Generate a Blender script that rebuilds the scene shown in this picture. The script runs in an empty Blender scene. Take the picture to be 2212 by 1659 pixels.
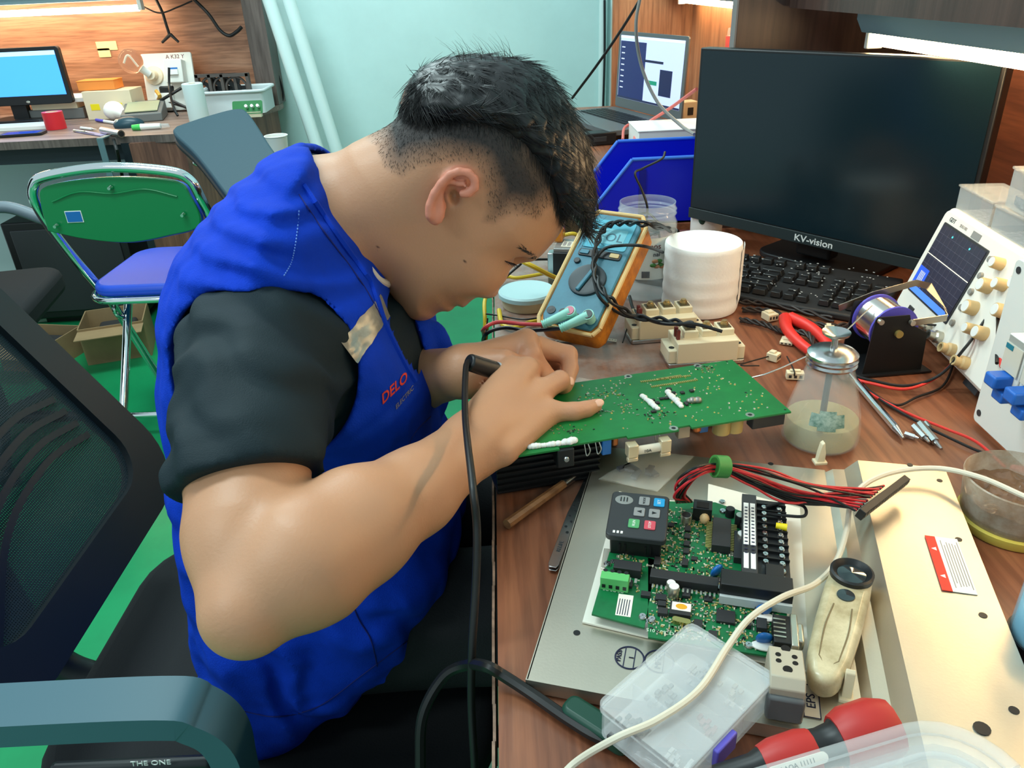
import bpy, bmesh, math, random
import numpy as np
from mathutils import Matrix, Vector
random.seed(7); rng = np.random.default_rng(7)
SC = bpy.context.scene
COL = SC.collection
PI = math.pi
# ---------------------------------------------------------------- camera (phone lens, pitched down 27 deg, rolled 2.6 deg)
F_, CX_, CY_ = 1661.0, 1106.0, 829.5
_Y = np.array([1062-CX_, -39-CY_, F_]); _Y /= np.linalg.norm(_Y)
_D = np.array([1249-CX_, 4000-CY_, F_]); _D -= _Y*(_D@_Y); _D /= np.linalg.norm(_D)
_X = np.cross(_D, _Y); _X = _X if _X[0] > 0 else -_X
RW = np.stack([_X, _Y, -_D])            # world = RW @ cam(x right, y down, z forward)
CAM = np.array([0.0, 0.0, 1.18])
cd = bpy.data.cameras.new('camera'); cam = bpy.data.objects.new('camera', cd); COL.objects.link(cam)
cd.sensor_width = 36.0; cd.sensor_fit = 'HORIZONTAL'; cd.lens = F_/2212*36.0; cd.clip_start = 0.02; cd.clip_end = 60
_m = RW @ np.diag([1, -1, -1])
cam.matrix_world = Matrix([list(_m[0])+[CAM[0]], list(_m[1])+[CAM[1]], list(_m[2])+[CAM[2]], [0, 0, 0, 1]])
SC.camera = cam
# ---------------------------------------------------------------- world, ceiling lights, exposure
w = bpy.data.worlds.new('world'); SC.world = w; w.use_nodes = True
bg = w.node_tree.nodes['Background']; bg.inputs[0].default_value = (0.72, 0.95, 1.0, 1); bg.inputs[1].default_value = 0.70
def area(name, loc, rot, sx, sy, power, col):
    l = bpy.data.lights.new(name, 'AREA'); l.shape = 'RECTANGLE'; l.size = sx; l.size_y = sy; l.energy = power; l.color = col
    o = bpy.data.objects.new(name, l); COL.objects.link(o); o.location = loc; o.rotation_euler = rot; return o
area('ceiling_light', (-1.0, 0.9, 2.65), (0, 0, 0), 1.2, 0.35, 30, (0.80, 1.0, 1.0))
area('ceiling_light', (-1.0, 2.6, 2.65), (0, 0, 0), 1.2, 0.35, 34, (0.80, 1.0, 1.0))
area('ceiling_light', (-1.9, -0.6, 2.65), (0, 0, 0), 1.2, 0.35, 24, (0.85, 1.0, 1.0))
vs = SC.view_settings; vs.view_transform = 'Standard'; vs.look = 'None'; vs.exposure = 0.15; vs.gamma = 1.0; vs.use_curve_mapping = False
SC.cycles.use_denoising = True
# ---------------------------------------------------------------- pixel -> place helpers (rays met with real planes)
def ray(px, py): return RW @ np.array([(px-CX_)/F_, (py-CY_)/F_, 1.0])
def onz(px, py, z): r = ray(px, py); return CAM + (z-CAM[2])/r[2]*r
def ony(px, py, y): r = ray(px, py); return CAM + (y-CAM[1])/r[1]*r
def onx(px, py, x): r = ray(px, py); return CAM + (x-CAM[0])/r[0]*r
def at(px, py, d): return CAM + d*ray(px, py)
DT = 0.75                                # desk top height
def dk(px, py, h=0.0): return onz(px, py, DT+h)
def fr(a, b, h=0.0, z=None):             # local frame at pixel a with +X towards pixel b on a horizontal plane
    z = DT+h if z is None else z
    A, B = onz(*a, z), onz(*b, z); d = B-A
    return A, math.atan2(d[1], d[0]), float(np.hypot(d[0], d[1]))
# ---------------------------------------------------------------- materials
def lin(c):
    c = np.array(c[:3], float)/255.0
    return tuple(np.where(c <= 0.04045, c/12.92, ((c+0.055)/1.055)**2.4)) + (1.0,)
MATS = {}
def M(name, col=(128, 128, 128), rough=0.5, metal=0.0, var=0.0, vs=30.0, bump=0.0, bs=150.0, emit=0.0, trans=0.0, alpha=1.0, spec=0.5, ior=1.45, col2=None, stretch=(1, 1, 1), coat=0.0, sheen=0.0, sss=0.0):
    if name in MATS: return MATS[name]
    m = bpy.data.materials.new(name); m.use_nodes = True; MATS[name] = m
    nt = m.node_tree; b = nt.nodes['Principled BSDF']; L = nt.links.new
    c = lin(col); b.inputs['Base Color'].default_value = c; b.inputs['Roughness'].default_value = rough
    b.inputs['Metallic'].default_value = metal; b.inputs['IOR'].default_value = ior
    b.inputs['Specular IOR Level'].default_value = spec; b.inputs['Transmission Weight'].default_value = trans
    b.inputs['Alpha'].default_value = alpha; b.inputs['Coat Weight'].default_value = coat; b.inputs['Sheen Weight'].default_value = sheen
    if sss: b.inputs['Subsurface Weight'].default_value = sss; b.inputs['Subsurface Radius'].default_value = (.012, .005, .003); b.inputs['Subsurface Scale'].default_value = 0.5
    if emit: b.inputs['Emission Color'].default_value = c; b.inputs['Emission Strength'].default_value = emit
    if var or bump or col2:
        tc = nt.nodes.new('ShaderNodeTexCoord'); mp = nt.nodes.new('ShaderNodeMapping'); mp.inputs['Scale'].default_value = stretch; L(tc.outputs['Object'], mp.inputs['Vector'])
    if var or col2:
        n = nt.nodes.new('ShaderNodeTexNoise'); n.inputs['Scale'].default_value = vs; n.inputs['Detail'].default_value = 6; n.inputs['Roughness'].default_value = .65; L(mp.outputs[0], n.inputs['Vector'])
        r = nt.nodes.new('ShaderNodeValToRGB'); r.color_ramp.elements[0].position = .33; r.color_ramp.elements[1].position = .68; L(n.outputs['Fac'], r.inputs[0])
        lo = lin(col2) if col2 else tuple(x*(1-var) for x in c[:3])+(1,)
        hi = c if col2 else tuple(min(1, x*(1+var)) for x in c[:3])+(1,)
        r.color_ramp.elements[0].color = lo; r.color_ramp.elements[1].color = hi
        L(r.outputs[0], b.inputs['Base Color'])
    if bump:
        n2 = nt.nodes.new('ShaderNodeTexNoise'); n2.inputs['Scale'].default_value = bs; n2.inputs['Detail'].default_value = 3; L(mp.outputs[0], n2.inputs['Vector'])
        bp = nt.nodes.new('ShaderNodeBump'); bp.inputs['Strength'].default_value = bump; bp.inputs['Distance'].default_value = .002; L(n2.outputs['Fac'], bp.inputs['Height']); L(bp.outputs[0], b.inputs['Normal'])
    return m
def wood(name, dark, mid, light, axis='Y', rough=0.35, scale=1.0, spec=.5):
    """laminate: long wavy grain running along one axis, with pores and worn streaks"""
    if name in MATS: return MATS[name]
    m = bpy.data.materials.new(name); m.use_nodes = True; MATS[name] = m
    nt = m.node_tree; b = nt.nodes['Principled BSDF']; L = nt.links.new; N = nt.nodes.new
    tc = N('ShaderNodeTexCoord'); mp = N('ShaderNodeMapping'); L(tc.outputs['Object'], mp.inputs['Vector'])
    k = {'X': (1.4, 22, 22), 'Y': (22, 1.4, 22), 'Z': (22, 22, 1.4)}[axis]; mp.inputs['Scale'].default_value = [x*scale for x in k]
    n1 = N('ShaderNodeTexNoise'); n1.inputs['Scale'].default_value = 1.0; n1.inputs['Detail'].default_value = 7; n1.inputs['Roughness'].default_value = .62; n1.inputs['Distortion'].default_value = .6; L(mp.outputs[0], n1.inputs['Vector'])
    r1 = N('ShaderNodeValToRGB'); e = r1.color_ramp.elements; e[0].position = .30; e[0].color = lin(dark); e[1].position = .72; e[1].color = lin(light); x = e.new(.5); x.color = lin(mid); L(n1.outputs['Fac'], r1.inputs[0])
    mp2 = N('ShaderNodeMapping'); mp2.inputs['Scale'].default_value = [x*scale*6 for x in k]; L(tc.outputs['Object'], mp2.inputs['Vector'])
    n2 = N('ShaderNodeTexNoise'); n2.inputs['Scale'].default_value = 1.0; n2.inputs['Detail'].default_value = 4; L(mp2.outputs[0], n2.inputs['Vector'])
    r2 = N('ShaderNodeValToRGB'); r2.color_ramp.elements[0].position = .36; r2.color_ramp.elements[0].color = (.62, .58, .57, 1); r2.color_ramp.elements[1].position = .56; r2.color_ramp.elements[1].color = (1, 1, 1, 1); L(n2.outputs['Fac'], r2.inputs[0])
    mx = N('ShaderNodeMix'); mx.data_type = 'RGBA'; mx.blend_type = 'MULTIPLY'; mx.inputs[0].default_value = .8; L(r1.outputs[0], mx.inputs[6]); L(r2.outputs[0], mx.inputs[7]); L(mx.outputs[2], b.inputs['Base Color'])
    b.inputs['Roughness'].default_value = rough; b.inputs['Specular IOR Level'].default_value = spec
    bp = N('ShaderNodeBump'); bp.inputs['Strength'].default_value = .15; bp.inputs['Distance'].default_value = .001; L(n2.outputs['Fac'], bp.inputs['Height']); L(bp.outputs[0], b.inputs['Normal'])
    return m
# ---------------------------------------------------------------- mesh builder
def mat4(loc=(0, 0, 0), rz=0.0, rx=0.0, ry=0.0): return Matrix.Translation(Vector(loc)) @ Matrix.Rotation(rz, 4, 'Z') @ Matrix.Rotation(ry, 4, 'Y') @ Matrix.Rotation(rx, 4, 'X')
def basis(o, x, y, z=None):
    x = Vector(x).normalized(); y = Vector(y); z = x.cross(y).normalized() if z is None else Vector(z).normalized(); y = z.cross(x)
    return Matrix(((x.x, y.x, z.x, o[0]), (x.y, y.y, z.y, o[1]), (x.z, y.z, z.z, o[2]), (0, 0, 0, 1)))
def smooth_path(pts, n=8):
    P = [np.array(p, float) for p in pts]
    if len(P) < 3: return P
    P = [2*P[0]-P[1]] + P + [2*P[-1]-P[-2]]; out = []
    for i in range(1, len(P)-2):
        a, b, c, d = P[i-1:i+3]
        for k in range(n):
            t = k/n; out.append(.5*((2*b)+(c-a)*t+(2*a-5*b+4*c-d)*t*t+(3*b-a-3*c+d)*t**3))
    out.append(P[-2]); return out
class G:
    def __init__(s): s.v = []; s.f = []; s.m = []; s.mats = []
    def add(s, vs, fs, mat=None, T=None):
        k = len(s.v); mi = 0
        if mat is not None:
            if mat not in s.mats: s.mats.append(mat)
            mi = s.mats.index(mat)
        if T is not None: vs = [T @ Vector(v) for v in vs]
        s.v += [tuple(float(q) for q in v) for v in vs]; s.f += [tuple(i+k for i in f) for f in fs]; s.m += [mi]*len(fs); return s
    def box(s, c, d, mat=None, T=None, taper=1.0):
        x, y, z = [q/2 for q in d]; cx, cy, cz = c; t = taper
        v = [(cx-x, cy-y, cz-z), (cx+x, cy-y, cz-z), (cx+x, cy+y, cz-z), (cx-x, cy+y, cz-z), (cx-x*t, cy-y*t, cz+z), (cx+x*t, cy-y*t, cz+z), (cx+x*t, cy+y*t, cz+z), (cx-x*t, cy+y*t, cz+z)]
        return s.add(v, [(3, 2, 1, 0), (4, 5, 6, 7), (0, 1, 5, 4), (1, 2, 6, 5), (2, 3, 7, 6), (3, 0, 4, 7)], mat, T)
    def cyl(s, a, b, r, r2=None, n=16, mat=None, cap=True, T=None):
        a, b = Vector(a), Vector(b); r2 = r if r2 is None else r2; d = (b-a).normalized()
        u = d.orthogonal().normalized(); w_ = d.cross(u)
        v = []
        for p, q in ((a, r), (b, r2)):
            for i in range(n):
                t = 2*PI*i/n; v.append(p+(u*math.cos(t)+w_*math.sin(t))*q)
        f = [(i, (i+1) % n, n+(i+1) % n, n+i) for i in range(n)]
        if cap: f += [tuple(range(n-1, -1, -1)), tuple(range(n, 2*n))]
        return s.add(v, f, mat, T)
    def tube(s, pts, r, n=8, mat=None, k=8, T=None, close=False):
        P = [Vector(p) for p in (smooth_path(pts, k) if k else pts)]; m = len(P); v = []; u = None
        for i in range(m):
            d = (P[min(i+1, m-1)]-P[max(i-1, 0)])
            d = d.normalized() if d.length > 1e-9 else Vector((0, 0, 1))
            u = d.orthogonal().normalized() if u is None else (u-d*u.dot(d)).normalized() if (u-d*u.dot(d)).length > 1e-6 else d.orthogonal().normalized()
            w_ = d.cross(u); ri = r(i/(m-1)) if callable(r) else r
            for j in range(n):
                t = 2*PI*j/n; v.append(P[i]+(u*math.cos(t)+w_*math.sin(t))*ri)
        f = [(i*n+j, i*n+(j+1) % n, (i+1)*n+(j+1) % n, (i+1)*n+j) for i in range(m-1) for j in range(n)]
        f += [tuple(range(n-1, -1, -1)), tuple((m-1)*n+j for j in range(n))]
        return s.add(v, f, mat, T)
    def strip(s, pts, wd, th, mat=None, k=8, T=None, up=(0, 0, 1)):
        P = [Vector(p) for p in (smooth_path(pts, k) if k else pts)]; m = len(P); v = []
        for i in range(m):
            d = (P[min(i+1, m-1)]-P[max(i-1, 0)]).normalized(); sd = d.cross(Vector(up)).normalized()*wd/2; nn = sd.cross(d).normalized()*th/2
            v += [P[i]-sd-nn, P[i]+sd-nn, P[i]+sd+nn, P[i]-sd+nn]
        f = [(i*4+j, i*4+(j+1) % 4, i*4+4+(j+1) % 4, i*4+4+j) for i in range(m-1) for j in range(4)] + [(3, 2, 1, 0), tuple(4*(m-1)+j for j in range(4))]
        return s.add(v, f, mat, T)
    def lathe(s, prof, n=32, mat=None, T=None, sx=1.0, sy=1.0):
        v = []; m = len(prof)
        for r, z in prof:
            for i in range(n): t = 2*PI*i/n; v.append((r*math.cos(t)*sx, r*math.sin(t)*sy, z))
        f = [(i*n+j, i*n+(j+1) % n, (i+1)*n+(j+1) % n, (i+1)*n+j) for i in range(m-1) for j in range(n)]
        if prof[0][0] > 1e-6: f.append(tuple(range(n-1, -1, -1)))
        if prof[-1][0] > 1e-6: f.append(tuple((m-1)*n+j for j in range(n)))
        return s.add(v, f, mat, T)
    def prism(s, poly, z0, z1, mat=None, T=None):
        n = len(poly); A = sum(poly[i][0]*poly[(i+1) % n][1]-poly[(i+1) % n][0]*poly[i][1] for i in range(n))
        if A < 0: poly = poly[::-1]
        v = [(x, y, z0) for x, y in poly]+[(x, y, z1) for x, y in poly]
        return s.add(v, [tuple(range(n-1, -1, -1)), tuple(range(n, 2*n))]+[(i, (i+1) % n, n+(i+1) % n, n+i) for i in range(n)], mat, T)
    def ell(s, c, r, n=16, mat=None, T=None, m=None):
        m = m or max(6, n//2); r = (r, r, r) if not hasattr(r, '__len__') else r
        v = [(c[0], c[1], c[2]-r[2])]
        for i in range(1, m):
            a = -PI/2+PI*i/m
            for j in range(n): t = 2*PI*j/n; v.append((c[0]+r[0]*math.cos(a)*math.cos(t), c[1]+r[1]*math.cos(a)*math.sin(t), c[2]+r[2]*math.sin(a)))
        v.append((c[0], c[1], c[2]+r[2])); q = len(v)-1
        f = [(0, 1+(j+1) % n, 1+j) for j in range(n)] + [(1+i*n+j, 1+i*n+(j+1) % n, 1+(i+1)*n+(j+1) % n, 1+(i+1)*n+j) for i in range(m-2) for j in range(n)] + [(1+(m-2)*n+j, 1+(m-2)*n+(j+1) % n, q) for j in range(n)]
        return s.add(v, f, mat, T)
    def torus(s, c, R, r, axis=(0, 0, 1), n=32, k=10, mat=None, T=None):
        a = Vector(axis).normalized(); u = a.orthogonal().normalized(); w_ = a.cross(u); c = Vector(c); v = []
        for i in range(n):
            t = 2*PI*i/n; d = u*math.cos(t)+w_*math.sin(t)
            for j in range(k): q = 2*PI*j/k; v.append(c+d*(R+r*math.cos(q))+a*r*math.sin(q))
        return s.add(v, [(i*k+j, ((i+1) % n)*k+j, ((i+1) % n)*k+(j+1) % k, i*k+(j+1) % k) for i in range(n) for j in range(k)], mat, T)
    def build(s, name, mat=None, parent=None, bevel=0.0, smooth=True, ang=38, seg=2, recenter=False, label=None):
        me = bpy.data.meshes.new(name); off = Vector((0, 0, 0))
        if recenter:
            a = np.array(s.v); lo, hi = a.min(0), a.max(0); off = Vector(((lo[0]+hi[0])/2, (lo[1]+hi[1])/2, lo[2]))
            s.v = [(x-off.x, y-off.y, z-off.z) for x, y, z in s.v]
        me.from_pydata(s.v, [], s.f)
        mats = s.mats if s.mats else [mat]
        for q in mats: me.materials.append(q)
        if len(s.mats) > 1: me.polygons.foreach_set('material_index', s.m)
        o = bpy.data.objects.new(name, me); COL.objects.link(o); o.location = off
        if bevel:
            md = o.modifiers.new('bevel', 'BEVEL'); md.width = bevel; md.segments = seg; md.limit_method = 'ANGLE'; md.angle_limit = math.radians(35); md.use_clamp_overlap = True
        if smooth:
            me.polygons.foreach_set('use_smooth', [True]*len(me.polygons)); me.set_sharp_from_angle(angle=math.radians(ang))
        me.update()
        if parent is not None: o.parent = parent
        if label: o['label'] = label
        return o
    def thing(s, name, mat, label, cat, group=None, kind=None, **k):
        o = s.build(name, mat, recenter=True, **k); tag(o, label, cat, group, kind); return o
    def struct(s, name, mat, **k):
        o = s.build(name, mat, **k); o['kind'] = 'structure'; return o
def tag(o, label=None, cat=None, group=None, kind=None):
    if label: o['label'] = label
    if cat: o['category'] = cat
    if group: o['group'] = group
    if kind: o['kind'] = kind
    return o
def thing(name, label, cat, loc=(0, 0, 0), rz=0.0, group=None, M4=None):
    o = bpy.data.objects.new(name, None); COL.objects.link(o); o.empty_display_size = .02
    if M4 is not None: o.matrix_world = M4
    else: o.location = Vector([float(q) for q in loc]); o.rotation_euler = (0, 0, rz)
    return tag(o, label, cat, group)
def kids(o): return [c for c in bpy.data.objects if c.parent is o]
def dup(root, loc=None, rz=None, label=None, group=None, M4=None):
    r = root.copy(); COL.objects.link(r)
    for a in kids(root):
        c = a.copy(); COL.objects.link(c); c.parent = r
        for b in kids(a): d = b.copy(); COL.objects.link(d); d.parent = c
    if M4 is not None: r.matrix_world = M4
    if loc is not None: r.location = Vector([float(q) for q in loc])
    if rz is not None: r.rotation_euler = (0, 0, rz)
    if label: r['label'] = label
    if group: r['group'] = group
    return r
def text(name, string, size, T, mat, parent=None, ext=0.0004, align='CENTER', sx=1.0, shear=0.0, bold=0.0):
    cu = bpy.data.curves.new(name, 'FONT'); cu.body = string; cu.size = size; cu.extrude = ext; cu.align_x = align; cu.align_y = 'CENTER'; cu.resolution_u = 3; cu.shear = shear; cu.offset = bold
    t = bpy.data.objects.new('tmp', cu); COL.objects.link(t); bpy.context.view_layer.update()
    me = bpy.data.meshes.new_from_object(t.evaluated_get(bpy.context.evaluated_depsgraph_get())); bpy.data.objects.remove(t); bpy.data.curves.remove(cu)
    me.transform(T @ Matrix.Diagonal((sx, 1, 1, 1))); me.name = name
    me.materials.clear(); me.materials.append(mat); o = bpy.data.objects.new(name, me); COL.objects.link(o)
    if parent is not None: o.parent = parent
    return o
def wire(name, pts, r, mat, label, cat='cable', group=None, n=8, k=8):
    return G().tube(pts, r, n=n, k=k).thing(name, mat, label, cat, group)
def rrect(w_, h, r, n=5, cx=0, cy=0):
    out = []
    for (x, y, a0) in ((w_/2-r, h/2-r, 0), (-w_/2+r, h/2-r, PI/2), (-w_/2+r, -h/2+r, PI), (w_/2-r, -h/2+r, 1.5*PI)):
        for i in range(n+1): a = a0+PI/2*i/n; out.append((cx+x+r*math.cos(a), cy+y+r*math.sin(a)))
    return out
# ================================================================ structure
m_wall = M('mint_wall', (198, 228, 226), .75, var=.05, vs=3)
m_floor = M('green_epoxy', (18, 138, 84), .3, var=.12, vs=4, spec=.5)
m_wood = wood('desk_laminate', (98, 56, 38), (136, 82, 56), (162, 104, 72), 'Y', .33)
# worn, greyed patch of the bench where forearms and boards rub
_nt = m_wood.node_tree; _L = _nt.links.new; _b = _nt.nodes['Principled BSDF']; _src = _b.inputs['Base Color'].links[0].from_socket
_tc = _nt.nodes.new('ShaderNodeTexCoord'); _sp = _nt.nodes.new('ShaderNodeSeparateXYZ'); _L(_tc.outputs['Object'], _sp.inputs[0])
def _mr(sock, a, b):
    m = _nt.nodes.new('ShaderNodeMapRange'); m.interpolation_type = 'SMOOTHSTEP'; _L(sock, m.inputs[0]); m.inputs[1].default_value = a; m.inputs[2].default_value = b; return m.outputs[0]
def _mm(a, b):
    m = _nt.nodes.new('ShaderNodeMath'); m.operation = 'MULTIPLY'; _L(a, m.inputs[0])
    if isinstance(b, float): m.inputs[1].default_value = b
    else: _L(b, m.inputs[1])
    return m.outputs[0]
_n = _nt.nodes.new('ShaderNodeTexNoise'); _n.inputs['Scale'].default_value = 14; _n.inputs['Detail'].default_value = 8; _n.inputs['Roughness'].default_value = .7; _L(_tc.outputs['Object'], _n.inputs['Vector'])
_f = _mm(_mm(_mr(_sp.outputs[0], .34, .12), _mr(_sp.outputs[1], .50, .80)), _mr(_n.outputs['Fac'], .30, .60))
_mx = _nt.nodes.new('ShaderNodeMix'); _mx.data_type = 'RGBA'; _L(_mm(_f, .8), _mx.inputs[0]); _L(_src, _mx.inputs[6]); _mx.inputs[7].default_value = lin((150, 136, 128)); _L(_mx.outputs[2], _b.inputs['Base Color'])
m_woodX = wood('panel_laminate', (146, 100, 76), (184, 132, 102), (204, 154, 124), 'X', .4)
m_woodZ = wood('panel_laminate_upright', (88, 58, 44), (116, 78, 60), (140, 98, 76), 'Z', .4)
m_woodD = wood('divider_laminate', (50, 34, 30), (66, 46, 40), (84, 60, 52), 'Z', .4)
m_woodR = wood('back_panel_laminate', (86, 48, 34), (120, 70, 48), (140, 86, 60), 'Y', .4)
m_woodG = wood('grey_laminate', (84, 72, 66), (104, 90, 84), (122, 108, 100), 'Z', .45)
m_band = M('worn_edge_band', (126, 100, 84), .6, var=.5, vs=60, bump=.4)
m_white = M('white_plastic', (232, 232, 228), .4)
m_black = M('black_plastic', (22, 23, 25), .42)
m_dgrey = M('dark_grey_plastic', (48, 50, 53), .45)
m_blkw = M('black_cable_sheath', (18, 18, 19), .45)
m_steel = M('steel', (190, 190, 190), .25, 1.0)
m_chrome = M('chrome', (225, 228, 230), .08, 1.0)
G().box((-0.6, 1.2, -.025), (5.6, 6.4, .05)).struct('floor', m_floor)
G().box((-0.6, 3.68, 1.35), (5.6, .1, 2.7)).struct('wall_back', m_wall)
G().box((.80, 1.2, 1.35), (.08, 6.4, 2.7)).struct('wall_right', m_wall)
# ---- main workstation
DX0, DX1, DY0, DY1 = -.022, .72, -.30, 1.42
ws = thing('workstation_desk', 'brown wood-grain workbench with worn front edge under the electronics', 'desk', (0, 0, 0))
G().box(((DX0+DX1)/2+.002, (DY0+DY1)/2, DT-.0133), (DX1-DX0-.004, DY1-DY0, .025)).build('tabletop', m_wood, ws)
eb = G()
for i in range(60):
    y0 = DY0+(DY1-DY0)*i/60; y1 = DY0+(DY1-DY0)*(i+1)/60
    eb.box((DX0+.001+random.uniform(-.0004, .0004), (y0+y1)/2, DT-.0128), (.002, y1-y0, .0247))
eb.build('edge_band', m_band, ws)
G().box((.35, DY0+.012, DT/2-.0125), (.66, .024, DT-.025)).build('side_panel', m_woodZ, ws)
G().box((.35, DY1-.03, DT/2-.0125), (.66, .024, DT-.025)).build('side_panel', m_woodZ, ws)
G().box((.735, .56, .62), (.03, 1.72, 1.24)).build('back_panel', m_woodR, ws)
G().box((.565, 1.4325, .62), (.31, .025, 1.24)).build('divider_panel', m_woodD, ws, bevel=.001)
G().box((.4085, 1.4325, .62), (.003, .027, 1.24)).build('divider_edge', M('grey_edge', (120, 112, 110), .5), ws)
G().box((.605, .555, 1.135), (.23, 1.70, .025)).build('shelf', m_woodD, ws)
# ---- tube lamp under the shelf
def tube_lamp(name, loc, length, label, power, rz=0.0):
    t = thing(name, label, 'light', loc, rz)
    g = G(); g.prism([(-.028, .0), (.028, 0), (.028, -.012), (.018, -.03), (-.018, -.03), (-.028, -.012)], 0, length, T=Matrix(((1, 0, 0, 0), (0, 0, 1, 0), (0, 1, 0, 0), (0, 0, 0, 1)))); g.build('housing', M('lamp_housing', (150, 180, 188), .4), t)
    G().cyl((0, .012, -.040), (0, length-.012, -.040), .0085, n=14).build('tube', M('lamp_glow_%d' % power, (255, 214, 160), .4, emit=power), t)
    for y in (.006, length-.006): G().box((0, y, -.038), (.024, .012, .03)).build('end_cap', m_white, t, bevel=.002)
    return t
tube_lamp('tube_light', (.565, .10, 1.122), 1.145, 'glowing tube light under the shelf above the black monitor', 36)
# ================================================================ implicit-surface engine for the person and soft things
def sdf_mesh(f, lo, hi, h, blk=8):
    lo = np.array(lo, float); hi = np.array(hi, float)
    nb = np.ceil((hi-lo)/(h*blk)).astype(int); n = nb*blk+1
    bi = np.stack(np.meshgrid(*[np.arange(q) for q in nb], indexing='ij'), -1).reshape(-1, 3)
    fc = f(lo+(bi+.5)*h*blk); vol = np.ones(n, np.float32)
    keep = np.abs(fc) < h*blk*1.15
    cor = np.where(fc < 0, -1.0, 1.0).astype(np.float32).reshape(nb)
    big = np.repeat(np.repeat(np.repeat(cor, blk, 0), blk, 1), blk, 2); vol[:-1, :-1, :-1] = big
    del big
    o = np.stack(np.meshgrid(*[np.arange(blk+1)]*3, indexing='ij'), -1).reshape(-1, 3)
    kb = bi[keep]
    for s in range(0, len(kb), 160):
        q = kb[s:s+160]; idx = (q[:, None, :]*blk+o[None]); P = lo+idx.reshape(-1, 3)*h
        vol[idx[..., 0].ravel(), idx[..., 1].ravel(), idx[..., 2].ravel()] = f(P)
    s = vol < 0; c = np.zeros(n-1, np.int8)
    for dx in (0, 1):
        for dy in (0, 1):
            for dz in (0, 1): c += s[dx:dx+n[0]-1, dy:dy+n[1]-1, dz:dz+n[2]-1]
    act = np.argwhere((c > 0) & (c < 8)); ids = -np.ones(n-1, np.int32); ids[act[:, 0], act[:, 1], act[:, 2]] = np.arange(len(act))
    acc = np.zeros((len(act), 3)); cnt = np.zeros(len(act))
    cs = [(0, 0, 0), (1, 0, 0), (0, 1, 0), (1, 1, 0), (0, 0, 1), (1, 0, 1), (0, 1, 1), (1, 1, 1)]
    V8 = [vol[act[:, 0]+a, act[:, 1]+b, act[:, 2]+d] for a, b, d in cs]
    for i in range(8):
        for j in range(i+1, 8):
            if sum(abs(cs[i][k]-cs[j][k]) for k in range(3)) != 1: continue
            a, b = V8[i], V8[j]; m = (a < 0) != (b < 0); t = np.where(m, a/np.where(m, a-b, 1), 0)
            p = np.array(cs[i])+t[:, None]*(np.array(cs[j])-np.array(cs[i])); acc[m] += p[m]; cnt[m] += 1
    V = lo+(act+acc/cnt[:, None])*h; quads = []
    for ax in range(3):
        u, w_ = (ax+1) % 3, (ax+2) % 3
        sl0 = [slice(None)]*3; sl1 = [slice(None)]*3; sl0[ax] = slice(0, -1); sl1[ax] = slice(1, None)
        d = s[tuple(sl0)].astype(np.int8)-s[tuple(sl1)].astype(np.int8); e = np.argwhere(d != 0)
        e = e[(e[:, u] > 0) & (e[:, w_] > 0) & (e[:, u] < n[u]-1) & (e[:, w_] < n[w_]-1)]
        sg = d[e[:, 0], e[:, 1], e[:, 2]]
        def at_(du, dw): q = e.copy(); q[:, u] -= du; q[:, w_] -= dw; return ids[q[:, 0], q[:, 1], q[:, 2]]
        a, b, cc, dd = at_(1, 1), at_(0, 1), at_(0, 0), at_(1, 0)
        Q = np.stack([a, b, cc, dd], 1); Q[sg < 0] = Q[sg < 0][:, ::-1]; quads.append(Q)
    Q = np.concatenate(quads); Q = Q[(Q >= 0).all(1)]
    return V, Q
def relax(V, Q, it=2, lam=.5):
    E = np.concatenate([Q[:, [0, 1]], Q[:, [1, 2]], Q[:, [2, 3]], Q[:, [3, 0]]]); E = np.concatenate([E, E[:, ::-1]])
    deg = np.bincount(E[:, 0], minlength=len(V))[:, None]
    for _ in range(it):
        S = np.stack([np.bincount(E[:, 0], V[E[:, 1], k], len(V)) for k in range(3)], 1); V = V+lam*(S/np.maximum(deg, 1)-V)
    return V
def vq_obj(name, V, Q, mat, parent=None, cols=None, recenter=None):
    off = np.zeros(3) if recenter is None else np.array(recenter)
    me = bpy.data.meshes.new(name); me.vertices.add(len(V)); me.vertices.foreach_set('co', (V-off).astype(np.float32).ravel())
    me.loops.add(Q.size); me.loops.foreach_set('vertex_index', Q.astype(np.int32).ravel()); me.polygons.add(len(Q))
    me.polygons.foreach_set('loop_start', np.arange(0, Q.size, 4, dtype=np.int32)); me.polygons.foreach_set('loop_total', np.full(len(Q), 4, np.int32))
    me.polygons.foreach_set('use_smooth', np.ones(len(Q), bool)); me.update(); me.validate()
    if cols is not None:
        ca = me.color_attributes.new('tint', 'FLOAT_COLOR', 'POINT'); ca.data.foreach_set('color', np.concatenate([cols, np.ones((len(V), 1))], 1).astype(np.float32).ravel())
    me.materials.append(mat); o = bpy.data.objects.new(name, me); COL.objects.link(o); o.location = off
    if parent is not None: o.parent = parent
    return o
def smin(a, b, k):
    h = np.clip(.5+.5*(b-a)/k, 0, 1); return b+(a-b)*h-k*h*(1-h)
def smax(a, b, k): return -smin(-a, -b, k)
def rcone(P, a, b, ra, rb):
    a = np.asarray(a); ba = np.asarray(b)-a; t = np.clip(((P-a)@ba)/(ba@ba), 0, 1)
    return np.linalg.norm(P-a-t[:, None]*ba, axis=1)-(ra+(rb-ra)*t)
def within(P, pts, f, m=.05):
    pts = list(pts); lo = np.min([np.asarray(p)-r for p, r in pts], 0)-m; hi = np.max([np.asarray(p)+r for p, r in pts], 0)+m
    q = np.maximum(np.maximum(lo-P, P-hi), 0); d = m+np.linalg.norm(q, axis=1); k = (q == 0).all(1)
    if k.any(): d[k] = f(P[k])
    return d
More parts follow.
